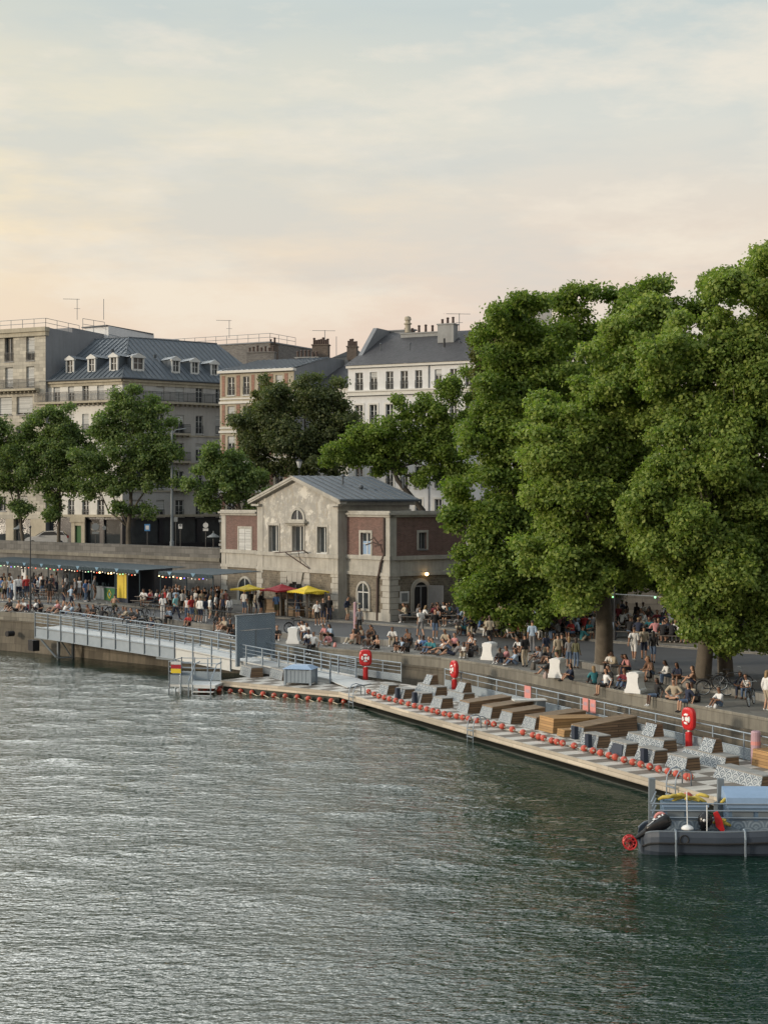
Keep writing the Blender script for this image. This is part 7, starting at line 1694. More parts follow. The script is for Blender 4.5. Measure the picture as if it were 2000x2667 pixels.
# ------------------------------- people ---------------------------------------------------
def ik(a,t,l1,l2,pole):
    a,t,pole=Vector(a),Vector(t),Vector(pole); d=t-a; L=min(d.length,(l1+l2)*.999); d=d.normalized(); t2=a+d*L
    x=(l1*l1-l2*l2+L*L)/(2*L); h=math.sqrt(max(0,l1*l1-x*x)); p=(pole-d*pole.dot(d)); p=p.normalized() if p.length>1e-5 else Vector((0,-1,0))
    return a+d*x+p*h, t2
def skeleton(pel,pitch,wr,an,armpole,legpole,headp=0.0,toe=None,twist=0.0):
    """joints of a figure facing -Y: pelvis height/position, torso pitch, wrist and ankle targets"""
    u=Vector((math.sin(twist)*.2,-math.sin(pitch),math.cos(pitch))).normalized(); f=Vector((0,-math.cos(pitch),-math.sin(pitch))); X=Vector((1,0,0)); p=Vector(pel)
    hp=pitch*.45+headp; hu=Vector((0,-math.sin(hp),math.cos(hp))); hf=Vector((0,-math.cos(hp),-math.sin(hp)))
    V=[];E=[];Rr=[];reg=[]
    def add(q,r,pr=None):
        V.append(Vector(q)); Rr.append(r if hasattr(r,'__len__') else (r,r))
        if pr is not None: E.append((pr,len(V)-1))
        return len(V)-1
    i0=add(p,(.150,.112)); i1=add(p+u*.15,(.130,.098),i0); i2=add(p+u*.33,(.152,.108),i1); n0=add(p+u*.475,(.078,.07),i2); n1=add(n0 and V[n0]+hu*.07,(.056,.056),n0)
    h0=add(V[n1]+hu*.07+hf*.02,(.066,.078),n1); h1=add(V[h0]+hu*.085+hf*.005,(.079,.097),h0); h2=add(V[h1]+hu*.075-hf*.012,(.062,.075),h1)
    for k,s in enumerate((1,-1)):
        sh=V[i2]+u*.10+X*s*.165; e,w=ik(sh,wr[k],.29,.255,armpole[k]); a0=add(sh,.058,i2); a1=add(sh.lerp(e,.5),.049,a0); a2=add(e,.041,a1); a3=add(e.lerp(w,.45),.039,a2); a4=add(w,.028,a3)
        d=(w-e).normalized(); sd=d.cross(Vector((0,0,1))); sd=sd.normalized() if sd.length>.2 else X*1.0; dn=d.cross(sd).normalized(); pm_=add(w+d*.075,(.036,.020),a4)
        for j in range(4):
            b=V[pm_]+d*.03+sd*(.033-.022*j); ln=(.062,.075,.07,.055)[j]; c=add(b+d*.005,.0105,pm_); c2=add(b+d*ln*.6-dn*.012,.0095,c); add(b+d*ln-dn*.032,.008,c2)
        b=w+d*.035+sd*.045; c=add(b,.012,a4); add(b+d*.04+sd*.018-dn*.01,.0095,c)
        hj=p+X*s*.088-u*.03; kn,ak=ik(hj,an[k],.43,.42,legpole[k]); l0=add(hj,.092,i0); l1=add(hj.lerp(kn,.5),.074,l0); l2=add(kn,.056,l1); l3=add(kn.lerp(ak,.38),.055,l2); l4=add(ak,.037,l3)
        tf_=Vector((.03*s,-1,0)) if toe is None else Vector(toe); sf=(ak-kn).normalized()
        fd=(tf_-sf*tf_.dot(sf)*.35).normalized(); hl=add(ak+sf*.045-fd*.035,.033,l4); m_=add(ak+sf*.055+fd*.08,(.037,.028),l4); add(ak+sf*.062+fd*.155,(.032,.02),m_)
    return V,E,Rr,dict(u=u,hu=hu,hf=hf,head=V[h1],neck=V[n1],pel=p)
POSES={
 'standing':skeleton((0,0,.94),.02,[(.24,-.04,.86),(-.24,-.05,.86)],[(.1,.03,.085),(-.1,.02,.085)],[(0,1,0)]*2,[(0,-1,0)]*2),
 'standing with one arm raised':skeleton((0,0,.94),.05,[(.10,-.33,1.16),(-.27,0,.88)],[(.13,.0,.085),(-.09,.05,.085)],[(.3,.6,-.6),(-.2,1,0)],[(0,-1,0)]*2,.2),
 'walking':skeleton((0,0,.92),.06,[(.23,.18,.92),(-.23,-.22,.95)],[(.09,-.30,.085),(-.09,.33,.13)],[(0,1,0)]*2,[(0,-1,0)]*2),
 'seated at a table':skeleton((0,.0,.53),.28,[(.16,-.40,.78),(-.14,-.42,.78)],[(.12,-.40,.085),(-.12,-.34,.085)],[(.6,.6,-.4),(-.6,.6,-.4)],[(0,-.6,1)]*2,.1),
 'seated leaning forward':skeleton((0,0,.45),.42,[(.10,-.46,.58),(-.10,-.46,.56)],[(.14,-.46,.085),(-.12,-.40,.085)],[(.6,.3,-.5),(-.6,.3,-.5)],[(0,-.5,1)]*2,.1),
 'seated on the ground':skeleton((0,0,.125),.12,[(.09,-.44,.37),(-.08,-.45,.36)],[(.13,-.60,.075),(-.11,-.55,.075)],[(.6,.2,-.5),(-.6,.2,-.5)],[(0,-.1,1)]*2,.05),
 'sitting cross legged':skeleton((0,0,.125),.2,[(.2,-.3,.24),(-.2,-.3,.24)],[(-.14,-.36,.07),(.14,-.32,.10)],[(.8,.4,-.3),(-.8,.4,-.3)],[(1,-.3,.15),(-1,-.3,.15)],.2),
 'sitting with legs hanging':skeleton((0,0,.12),-.05,[(.29,.06,.09),(-.29,.05,.09)],[(.10,-.47,-.31),(-.10,-.45,-.31)],[(.4,.9,0),(-.4,.9,0)],[(0,-.4,1)]*2,.1),
 'leaning back on the ground':skeleton((0,0,.12),-.62,[(.27,.48,.09),(-.27,.46,.09)],[(.12,-.84,.07),(-.12,-.70,.07)],[(.4,1,.2),(-.4,1,.2)],[(0,-.1,1)]*2,.35),
 'riding':skeleton((0,.2,.98),.45,[(.24,-.30,1.06),(-.24,-.30,1.06)],[(.1,-.02,.26),(-.1,.06,.48)],[(.5,.6,-.5),(-.5,.6,-.5)],[(0,-1,.3)]*2,-.2),
}
cloths={}
def cm(name,c,r=.85): cloths[name]=pm('cloth_'+name,c,tuple(x*.82 for x in c),3.0,r)
for n_,c in (('white',(.72,.72,.71)),('black',(.018,.018,.02)),('navy',(.022,.03,.06)),('grey',(.2,.2,.21)),('beige',(.42,.36,.27)),('pale blue',(.36,.46,.58)),('blue',(.08,.16,.34)),('red',(.36,.03,.03)),('teal',(.03,.17,.2)),('turquoise',(.22,.5,.52)),('pink',(.55,.25,.25)),('olive',(.11,.11,.06)),('brown',(.13,.075,.05)),('denim',(.10,.15,.24)),('maroon',(.16,.02,.03))): cm(n_,c)
SK=[pm('skin_%d'%i,c,tuple(x*.85 for x in c),4,.55) for i,c in enumerate(((.46,.27,.18),(.38,.21,.135),(.25,.13,.08),(.11,.06,.04)))]
HR_=[pm('hair_%d'%i,c,None,8,.6) for i,c in enumerate(((.012,.01,.009),(.03,.018,.012),(.075,.042,.022),(.26,.17,.08)))]
EYE=pm('eye_dark',(.02,.015,.012),None,3,.3); LIP=pm('lip',(.30,.10,.08),None,3,.5); SHOE=[cloths['white'],cloths['black'],cloths['brown']]
BOD={}
def seg_d(p,a,b):
    d=b-a; t=np.clip(((p-a)@d)/max(1e-9,d@d),0,1); return np.linalg.norm(p-(a+t[:,None]*d),axis=1),t
def make_pose(nm,sk):
    V,E,Rr,inf=sk
    me=bpy.data.meshes.new('body_src'); me.from_pydata([tuple(v) for v in V],E,[]); ob=bpy.data.objects.new('body_src',me); COL.objects.link(ob)
    md=ob.modifiers.new('skin','SKIN'); md.use_smooth_shade=True; md.branch_smoothing=.4
    for i,d in enumerate(me.skin_vertices[0].data): d.radius=Rr[i]; d.use_root=(i==0)
    ss=ob.modifiers.new('sub','SUBSURF'); ss.levels=2; ss.render_levels=2
    dg=bpy.context.evaluated_depsgraph_get(); dg.update(); m2=bpy.data.meshes.new_from_object(ob.evaluated_get(dg)); bpy.data.objects.remove(ob); bpy.data.meshes.remove(me)
    n=len(m2.vertices); co=np.zeros(n*3); m2.vertices.foreach_get('co',co); co=co.reshape(-1,3)
    hd,hf,hu=(np.array(inf[k]) for k in ('head','hf','hu'))
    rel=co-hd; zf=rel@hf; zu=rel@hu; zx=rel[:,0]
    inhead=(np.linalg.norm(rel,axis=1)<.17)&(zu>-.12)
    # nose, brow and chin pushed out of the head surface
    b=np.exp(-((zx/.018)**2+((zu+.022)/.026)**2))*(zf>.04)*inhead; co+=b[:,None]*hf*.030
    b=np.exp(-((zx/.035)**2+((zu+.085)/.025)**2))*(zf>.02)*inhead; co+=b[:,None]*hf*.012
    b=np.exp(-(((np.abs(zx)-.085)/.02)**2+((zu+.015)/.03)**2+((zf+.0)/.03)**2))*inhead; co[:,0]+=np.sign(zx)*b*.016
    m2.vertices.foreach_set('co',co.ravel()); m2.update()
    nr=np.zeros(n*3); m2.vertices.foreach_get('normal',nr); nr=nr.reshape(-1,3)
    VA=np.array([tuple(v) for v in V]); best=np.full(n,9.0); lab=np.zeros(n,int); tt=np.zeros(n)
    for k,(a,bb) in enumerate(E):
        d,t=seg_d(co,VA[a],VA[bb]); d=d-.5*(np.mean(Rr[a])*(1-t)+np.mean(Rr[bb])*t); w=d<best; best[w]=d[w]; lab[w]=k; tt[w]=t[w]
    # edge numbering: 0-6 trunk/head, then per side: 7.. arm(5)+palm fingers(12)+thumb(2), legs
    per=5+1+12+2+5+3; kind=np.zeros(n,int)       # 1 torso 2 upper arm 3 forearm 4 hand 5 thigh 6 shin 7 foot 8 head/neck
    for v in range(n):
        k=lab[v]
        if k<=2: kind[v]=1
        elif k<=6: kind[v]=8 if not(k==3 and tt[v]<.3) else 1
        else:
            j=(k-7)%per
            if j==0: kind[v]=1
            elif j<=2: kind[v]=2
            elif j<=4: kind[v]=3
            elif j<=19: kind[v]=4
            elif j==20: kind[v]=9
            elif j<=22: kind[v]=5
            elif j<=24: kind[v]=6
            else: kind[v]=7
    u=np.array(inf['u']); hgt=(co-np.array(inf['pel']))@u
    polys=[tuple(p.vertices) for p in m2.polygons]
    def shell(mask,off,name):
        fs=[f for f in polys if all(mask[i] for i in f)]
        if not fs: return None
        ids=sorted({i for f in fs for i in f}); mp={i:q for q,i in enumerate(ids)}
        r=bpy.data.meshes.new(name); r.from_pydata([tuple(co[i]+nr[i]*off) for i in ids],[],[tuple(mp[i] for i in f) for f in fs]); r.polygons.foreach_set('use_smooth',[True]*len(fs)); r.materials.append(cloths['white']); r.update(); return r
    torso=(kind==1)|(kind==9)
    upperarm=(kind==2)
    out={'body':m2}
    tmask=(torso&(hgt>-.05))|(upperarm&True)
    elb=np.zeros(n,bool)
    out['tee']=shell(tmask,.019,'top'); out['long']=shell(tmask|(kind==3),.017,'top'); out['tank']=shell(torso&(hgt>-.05),.017,'top')
    low=(torso&(hgt<.10))|(kind==5)
    out['shorts']=shell(low,.013,'shorts'); out['trousers']=shell(low|(kind==6),.011,'trousers'); out['shoe_a']=shell((kind==7)&((lab-7)//per==0),.009,'shoe'); out['shoe_b']=shell((kind==7)&((lab-7)//per==1),.009,'shoe')
    rel=co-hd; zf=rel@hf; zu=rel@hu
    hm=(kind==8)&((zu>.045)|((zf<.012)&(zu>-.055)))
    out['hair']=shell(hm,.019,'hair')
    hm2=(kind==8)&((zu>.045)|((zf<.02)&(zu>-.16))); lg=shell(hm2,.024,'hair')
    # long hair: a tapering fall down the back of the neck
    bm=bmesh.new(); bm.from_mesh(lg); bk=-inf['hf']; c=inf['head']+bk*.05
    fall=[c+inf['hu']*.02,c-inf['hu']*.1+bk*.02,c-inf['hu']*.2+bk*.035-inf['u']*.02,c-inf['hu']*.16-inf['u']*.17+bk*.035]; rad=[.085,.088,.08,.035]; ring=[]
    for q,r_ in zip(fall,rad): ring.append([bm.verts.new(q+Vector((1,0,0))*r_*math.cos(a)+bk*r_*.55*math.sin(a)) for a in [2*math.pi*i/8 for i in range(8)]])
    for x in range(3):
        for i in range(8): bm.faces.new((ring[x][i],ring[x][(i+1)%8],ring[x+1][(i+1)%8],ring[x+1][i]))
    bm.faces.new(ring[3])
    for f in bm.faces: f.smooth=True
    bm.to_mesh(lg); bm.free(); out['longhair']=lg
    # eyes and lips as patches of the face material
    m2.materials.clear()
    for mm in (SK[0],EYE,LIP): m2.materials.append(mm)
    mi=[]
    for p in m2.polygons:
        c=np.array(p.center)-hd; fx,fu,ff=c[0],c@hu,c@hf; v=0
        if ff>.05 and abs(abs(fx)-.034)<.013 and abs(fu-.006)<.009: v=1
        if ff>.05 and abs(fx)<.024 and abs(fu+.062)<.007: v=2
        mi.append(v)
    m2.polygons.foreach_set('material_index',mi); m2.polygons.foreach_set('use_smooth',[True]*len(mi)); m2.update()
    BOD[nm]=out
for nm,sk in POSES.items(): make_pose(nm,sk)
ORDN=['','second','third','fourth','fifth','sixth','seventh','eighth','ninth','tenth','eleventh','twelfth','thirteenth','fourteenth','fifteenth','sixteenth','seventeenth','eighteenth','nineteenth','twentieth']
def ordinal(k,n):
    if n==1: return ''
    if k==0: return 'leftmost'
    if k==n-1: return 'rightmost'
    if k<20: return ORDN[k]+' from left'
    if n-1-k<20: return ORDN[n-1-k]+' from right'
    return 'twenty-%s from left'%(['first']+ORDN[1:])[k-20]
NP=[0]
def person(loc,rz,pose,top,topc,bot,botc,skin,hair,hc,label,group,shoe=0,s=1.0,w=1.0):
    B=BOD[pose]
    o=bpy.data.objects.new('person',B['body']); COL.objects.link(o); o.location=loc; o.rotation_euler.z=rz; o.scale=(s*w,s,s)
    o.material_slots[0].link='OBJECT'; o.material_slots[0].material=SK[skin]
    tag(o,label,'person',group)
    def part(nm,me,mat):
        if me is None: return
        c=bpy.data.objects.new(nm,me); COL.objects.link(c); c.parent=o; c.material_slots[0].link='OBJECT'; c.material_slots[0].material=mat
    if top: part('top',B[top],cloths[topc])
    part('shorts' if bot=='shorts' else 'trousers',B[bot],cloths[botc]); part('shoe',B['shoe_a'],SHOE[shoe]); part('shoe',B['shoe_b'],SHOE[shoe]); part('hair',B[hair],HR_[hc] if not isinstance(hc,str) else cloths[hc])
    NP[0]+=1; return o
TOPC=['white']*7+['black']*6+['navy']*3+['grey']*3+['beige']*3+['pale blue']*2+['blue','red','pink','olive','teal','brown','maroon']
BOTC=['black']*5+['denim']*4+['beige']*3+['navy']*3+['grey']*2+['white','olive','brown']
CODE={'S':'standing','A':'standing with one arm raised','W':'walking','T':'seated at a table','L':'seated leaning forward','G':'seated on the ground','X':'sitting cross legged','E':'sitting with legs hanging','B':'leaning back on the ground','R':'riding'}
SAY={'S':'standing','A':'standing','W':'walking','T':'seated','L':'perched','G':'sitting','X':'sitting','E':'dangling legs','B':'reclining','R':'riding'}
pr_=random.Random(11)
def group_people(where,group,lst,face='river'):
    """lst: (px, py, pose code[, top colour[, extra degrees]]) at the feet or seat in the photo"""
    lst=sorted(lst,key=lambda r:r[0]); n=len(lst)
    for k,r in enumerate(lst):
        px,py,cd=r[:3]; tc=r[3] if len(r)>3 and r[3] else pr_.choice(TOPC); ex=r[4] if len(r)>4 else None
        q=surf(px,py); off=0.0
        base=river_rz(q)
        if cd in 'LE':          # seat them exactly on the ledge or on the edge of the quay
            cv=ledge if cd=='L' else edge
            i=min(range(1,len(cv)-1),key=lambda k:(cv[k]-q.xy).length_squared)
            tq=(cv[i+1]-cv[i-1]).normalized(); e=cv[i]+tq*(q.xy-cv[i]).dot(tq)
            if cd=='E': e=e+Vector((-tq.y,tq.x))*.10; q=Vector((e.x,e.y,zq(e.x))); ex=math.degrees(base)+pr_.uniform(-8,8) if ex is None else ex
            elif (e-q.xy).length<2.4: e=e+Vector((-tq.y,tq.x))*.10; q=Vector((e.x,e.y,zq(e.x))); ex=math.degrees(base)+pr_.uniform(-25,25) if ex is None else ex
            else: cd='G'
        if ex is not None: rz=R(ex)
        elif face=='river': rz=base+pr_.uniform(-.7,.7)
        elif face=='away': rz=base+math.pi+pr_.uniform(-.8,.8)
        elif face=='along': rz=base+pr_.choice((-1,1))*math.pi/2+pr_.uniform(-.3,.3)
        else: rz=pr_.uniform(0,6.28)
        female=pr_.random()<.5
        top=None if tc=='bare' else pr_.choice(('tee','tee','long','tank') if female else ('tee','tee','tee','long'))
        bot=pr_.choice(('shorts','shorts','trousers')) if cd in 'SAWGXBT' else pr_.choice(('shorts','trousers'))
        if cd=='E': bot=pr_.choice(('shorts','trousers'))
        s=pr_.uniform(.93,.99) if female else pr_.uniform(.99,1.07)
        o_=ordinal(k,n); lab=('bare chested' if tc=='bare' else tc+'-topped')+' person '+SAY[cd]+' '+(o_+' ' if o_ else '')+where
        person(q,rz,CODE[cd],top,tc if tc!='bare' else None,bot,pr_.choice(BOTC),pr_.choice((0,0,1,1,2,3)),pr_.choice(('longhair','longhair','hair')) if female else 'hair',pr_.choice((0,0,0,1,1,2,3)),lab,group,pr_.choice((0,0,1,2)),s*(1.04),.94 if female else 1.02)
gp=group_people
gp('in the terrace crowd under the left awning','people of the left terrace',[(2,1562,'S','blue'),(13,1565,'A','beige'),(24,1561,'S','white'),(33,1566,'S','pale blue'),(48,1560,'S','white'),(58,1559,'S','pink'),(70,1560,'A','red'),(93,1557,'S','navy'),(99,1559,'A','white'),(111,1556,'S','black'),(122,1556,'S'),(133,1557,'S','black'),(196,1562,'S','grey'),(207,1562,'S','white'),(222,1567,'S','blue'),(233,1567,'S','pale blue'),(246,1562,'S','grey')],'any')
gp('between the left awning and the sitters','walkers before the kiosk',[(129,1572,'S','black'),(164,1583,'S','black'),(185,1584,'W','pale blue')],'away')
gp('on the quay edge left of the gangway','sitters left of the gangway',[(27,1591,'G','black'),(42,1593,'B','bare'),(62,1592,'G','white'),(75,1593,'B','maroon'),(97,1594,'G','white'),(107,1594,'X','black'),(141,1594,'B','white'),(154,1596,'G','pink'),(165,1598,'B','white'),(190,1602,'G','pale blue'),(209,1604,'G','black'),(233,1607,'X','brown'),(245,1609,'G','black'),(262,1612,'B','black')],'river')
gp('among the bicycles behind the gangway','people among the parked bicycles',[(322,1612,'X','grey'),(331,1614,'G','beige'),(347,1617,'X','black'),(397,1640,'X','navy'),(362,1622,'G','black'),(432,1627,'L','pale blue'),(492,1632,'L','red'),(505,1633,'L','black'),(573,1643,'L','brown'),(586,1644,'L','beige'),(600,1650,'G','black')],'river')
person(surf(300,1610)+Vector((-.05,.1,0)),R(170),'riding',None,None,'shorts','olive',1,'hair',0,'bare chested person riding a bicycle past the kiosk',None)
gp('in the standing crowd left of the house','standing crowd left of the house',[(424,1613,'S','white',185),(457,1614,'W','turquoise',60),(487,1617,'S','white'),(498,1618,'S','red'),(510,1620,'S','black'),(521,1622,'S','white',150),(533,1622,'S','navy',170),(546,1614,'A','white',120),(562,1609,'S','white',90),(581,1613,'S','navy',180),(597,1614,'S','white',200)],'any')
gp('in the rear row of the crowd','rear row of the standing crowd',[(430,1594,'S','red'),(441,1596,'S','white'),(449,1592,'S','black'),(459,1597,'S','pale blue'),(468,1590,'S','black'),(476,1596,'A','white'),(484,1592,'S','brown'),(492,1598,'S','black'),(501,1592,'S','grey'),(509,1597,'A','white'),(517,1590,'S','black'),(526,1596,'S','beige'),(534,1594,'S','black'),(543,1597,'S','navy'),(551,1592,'S','grey'),(560,1596,'S','pale blue'),(569,1592,'S','black'),(577,1597,'S','white'),(588,1594,'S','pink')],'any')
gp('at the tables right of the container','people at the tables by the container',[(368,1577,'T','white'),(377,1580,'T','white'),(386,1584,'T','red'),(396,1577,'T','pink'),(404,1578,'T','white'),(415,1582,'T','red'),(424,1580,'T','white'),(434,1590,'T','black'),(446,1583,'T','white')],'any')
gp('by the stall under the parasols','people at the parasol stall',[(636,1602,'S','white',150),(652,1597,'S','black',20),(665,1603,'S','beige',100),(678,1600,'A','black',70),(720,1608,'S','blue',175),(776,1612,'S','navy',185),(857,1620,'S','black',10)],'away')
gp('in front of the parasol stall near the step','pair before the stall',[(826,1630,'A','white',10),(842,1628,'S','black',0)],'river')
gp('against the house wall near the arched window','people near the house wall',[(904,1616,'A','navy',60),(936,1650,'S','grey',185)],'river')
gp('at the tables by the house doorway','people at the doorway tables',[(1058,1622,'T','beige'),(1067,1621,'T','black'),(1085,1622,'T','grey'),(1102,1626,'T','white'),(1118,1622,'T','black'),(1132,1625,'T','maroon'),(1146,1630,'T','grey'),(1158,1624,'T','black'),(1169,1630,'T','black')],'any')
gp('on the road before the doorway tables','pair walking before the doorway',[(1095,1660,'W','white',200),(1133,1664,'S','black',10)],'along')
gp('between the gangway and the first ring post','seated group right of the gangway',[(742,1660,'L','white'),(775,1654,'L','white'),(819,1651,'L','white'),(805,1679,'G','white'),(831,1684,'E','white'),(858,1682,'X','pink'),(860,1656,'L','pink'),(884,1656,'L','pale blue'),(916,1676,'B','bare'),(926,1663,'L','black'),(940,1664,'L','beige'),(958,1666,'L','brown'),(960,1690,'X','bare'),(984,1691,'G','bare'),(989,1663,'L','black'),(1010,1670,'L','white'),(610,1662,'G','black'),(722,1668,'G','black')],'river')
gp('on the edge before the house corner','seated group before the house corner',[(1034,1697,'G','black'),(1042,1674,'L','bare'),(1050,1698,'G','pale blue'),(1062,1700,'G','black'),(1070,1686,'G','black'),(1094,1692,'G','white'),(1106,1694,'X','blue'),(1120,1702,'G','teal'),(1132,1703,'X','teal'),(1153,1680,'L','beige'),(1158,1704,'G','white'),(1173,1692,'G','bare'),(1182,1708,'B','grey'),(1187,1690,'G','pink'),(1198,1688,'L','white'),(1208,1713,'G','white'),(1222,1686,'L','bare'),(1240,1708,'G','black')],'river')
gp('behind the second white barrier block','group behind the second barrier',[(1275,1682,'S','beige',190),(1284,1690,'L','black'),(1305,1702,'L','black'),(1304,1728,'G','black'),(1323,1727,'G','pink'),(1336,1700,'L','white'),(1338,1729,'B','grey'),(1345,1733,'G','pale blue'),(1354,1726,'G','black'),(1367,1737,'S','black',200),(1386,1700,'S','pale blue',170)],'river')
gp('left of the leaned on barrier block','group left of the leaned on barrier',[(1403,1724,'G','pale blue'),(1412,1728,'X','grey'),(1422,1727,'S','navy',200),(1430,1728,'G','black'),(1432,1758,'G','black'),(1453,1738,'S','beige',190),(1463,1736,'S','black',175)],'river')
person(surf(1462,1762),R(-60),'seated leaning forward','long','pale blue','trousers','navy',1,'hair',0,'pale blue shirted person leaning on the third white barrier block',None,1,1.1)
gp('between the leaned on barrier and the trunk','group left of the big trunk',[(1482,1740,'S','grey',170),(1500,1741,'S','olive',150),(1489,1774,'G','navy'),(1527,1741,'L','white'),(1552,1742,'L','beige'),(1547,1784,'G','teal',190),(1576,1790,'E','white'),(1592,1784,'X','black')],'river')
gp('around the big trunk and the fourth barrier','group right of the big trunk',[(1606,1747,'L','pink'),(1622,1745,'L','black'),(1628,1792,'G','maroon'),(1668,1758,'L','brown'),(1684,1757,'L','maroon'),(1700,1757,'L','beige')],'river')
gp('on the road behind the right sitters','walkers on the road',[(1651,1722,'W','white',160),(1677,1720,'W','beige',170),(1701,1728,'W','black',165)],'along')
gp('on the step left of the twin trunks','sitters on the step by the twin trunks',[(1754,1764,'L','white'),(1788,1768,'L','navy'),(1808,1784,'G','brown')],'river')
gp('on the quay edge above the near ring post','edge sitters above the near ring post',[(1728,1815,'E','black'),(1757,1822,'X','beige'),(1784,1832,'E','navy'),(1805,1828,'G','beige')],'river')
gp('near the right edge by the bicycles','people by the bicycles at right',[(1876,1842,'G','white',-60),(1948,1796,'L','navy',-30),(1972,1798,'L','white',-40),(1996,1852,'S','white',120)],'river')
# terrace under the trees: people facing each other across the long tables
def seat_tables(sel,where,group):
    pts=[]
    for (px,q,rz) in sel:
        c,s=math.cos(rz),math.sin(rz)
        for d in (-.62,.62):
            for x in (-.8,-.27,.27,.8):
                if pr_.random()<.86: 
                    p=q+Vector((c*x-s*d,s*x+c*d,0)); pts.append((HX+F*p.x/p.y,p,rz+(math.pi if d<0 else 0)+pr_.uniform(-.3,.3)))
    pts.sort(key=lambda r:r[0]); n=len(pts)
    for k,(px,p,rz) in enumerate(pts):
        tc=pr_.choice(TOPC); fem=pr_.random()<.5
        person(p,rz,'seated at a table',pr_.choice(('tee','long','tank')) if fem else 'tee',tc,pr_.choice(('shorts','trousers')),pr_.choice(BOTC),pr_.choice((0,0,1,1,2,3)),'longhair' if fem and pr_.random()<.7 else 'hair',pr_.choice((0,0,1,1,2,3)),f'{tc} topped person seated {ordinal(k,n)} {where}',group,pr_.choice((0,1,2)),1.02 if fem else 1.08)
T_=sorted(TABLES,key=lambda r:r[0]); T_=[t for t in T_ if t[0]>1200]
fr=[t for t in T_ if int(t[0]) in (1262,1345,1430,1515)]; fr2=[t for t in T_ if int(t[0]) in (1632,1700,1765)]
bkr=[t for t in T_ if int(t[0]) in (1230,1320,1410,1500)]; bkr2=[t for t in T_ if int(t[0]) in (1655,1740)]
seat_tables(fr,'at the front tables left of the trunk','people at the front tables left of the trunk')
seat_tables(fr2,'at the front tables right of the trunk','people at the front tables right of the trunk')
seat_tables(bkr,'at the back tables left of the trunk','people at the back tables left of the trunk')
seat_tables(bkr2,'at the back tables right of the trunk','people at the back tables right of the trunk')
gp('behind the terrace tables under the trees','people standing behind the terrace tables',[(1236,1652,'S','pale blue',100),(1215,1648,'S','beige'),(1330,1652,'S','black'),(1512,1622,'S','red'),(1533,1624,'S','white'),(1550,1622,'S','black'),(1632,1632,'S','black'),(1658,1634,'S','black'),(1270,1618,'S','white'),(1380,1618,'S','black'),(1445,1628,'S','black'),(1478,1664,'S','navy'),(1580,1640,'S','grey'),(1290,1656,'S','navy'),(1405,1662,'W','white'),(1790,1652,'S','black'),(1610,1640,'A','maroon')],'any')
# beyond the three hundred nearest people: the far rows of the crowd as one mass
def far_crowd(name,rows,seed):
    r_=random.Random(seed); Vs=[];Ls=[];St=[];Mi=[];mats=[];mi={}; nv=0
    def midx(m):
        if m.name not in mi: mi[m.name]=len(mats); mats.append(m)
        return mi[m.name]
    for px,py,cd in rows:
        q=surf(px,py); a=river_rz(q)+r_.choice((0,math.pi,1.2,-1.2))+r_.uniform(-.6,.6); B=BOD[CODE[cd]]; s=r_.uniform(.97,1.08); c,sn=math.cos(a)*s,math.sin(a)*s
        for key,m in (('body',SK[r_.choice((0,0,1,2,3))]),(r_.choice(('tee','long')),cloths[r_.choice(TOPC)]),(r_.choice(('trousers','shorts')),cloths[r_.choice(BOTC)]),(r_.choice(('hair','longhair')),HR_[r_.choice((0,0,1,2))])):
            me=B[key]; n=len(me.vertices); co=np.zeros(n*3); me.vertices.foreach_get('co',co); co=co.reshape(-1,3)
            Vs.append(np.stack([co[:,0]*c-co[:,1]*sn+q.x,co[:,0]*sn+co[:,1]*c+q.y,co[:,2]*s+q.z],1))
            l=np.zeros(len(me.loops),dtype=np.int64); me.loops.foreach_get('vertex_index',l); t=np.zeros(len(me.polygons),dtype=np.int64); me.polygons.foreach_get('loop_total',t)
            Ls.append(l+nv); St.append(t); Mi.append(np.full(len(t),midx(m))); nv+=n
    V=np.concatenate(Vs); L=np.concatenate(Ls); T=np.concatenate(St); I=np.concatenate(Mi)
    me=bpy.data.meshes.new(name); me.vertices.add(len(V)); me.vertices.foreach_set('co',V.ravel()); me.loops.add(len(L)); me.loops.foreach_set('vertex_index',L.astype(np.int32))
    me.polygons.add(len(T)); me.polygons.foreach_set('loop_start',(np.cumsum(T)-T).astype(np.int32)); me.polygons.foreach_set('loop_total',T.astype(np.int32)); me.polygons.foreach_set('material_index',I.astype(np.int32)); me.polygons.foreach_set('use_smooth',[True]*len(T))
    for m in mats: me.materials.append(m)
    me.update(calc_edges=True); o=bpy.data.objects.new(name,me); COL.objects.link(o); tag(o,'distant rows of the terrace crowd under the trees and awnings','crowd',kind='stuff')
_r=random.Random(4)
far_crowd('distant_crowd',[(_r.uniform(1190,1560),1630+_r.uniform(-8,4)+i*.0,'S' if _r.random()<.25 else 'T') for i in range(26)]+[(_r.uniform(1610,1790),1638+_r.uniform(-8,6),'S' if _r.random()<.3 else 'T') for i in range(14)]+[(1195+i*14+_r.uniform(-5,5),1655+i*.55+_r.uniform(-3,3),'T' if _r.random()<.75 else 'G') for i in range(25)]+[(_r.uniform(0,280),1548+_r.uniform(-3,3),'S') for i in range(12)]+[(_r.uniform(430,585),1586+_r.uniform(-3,3),'S') for i in range(12)]+[(_r.uniform(1055,1180),1616+_r.uniform(-3,8),'T') for i in range(8)],9)
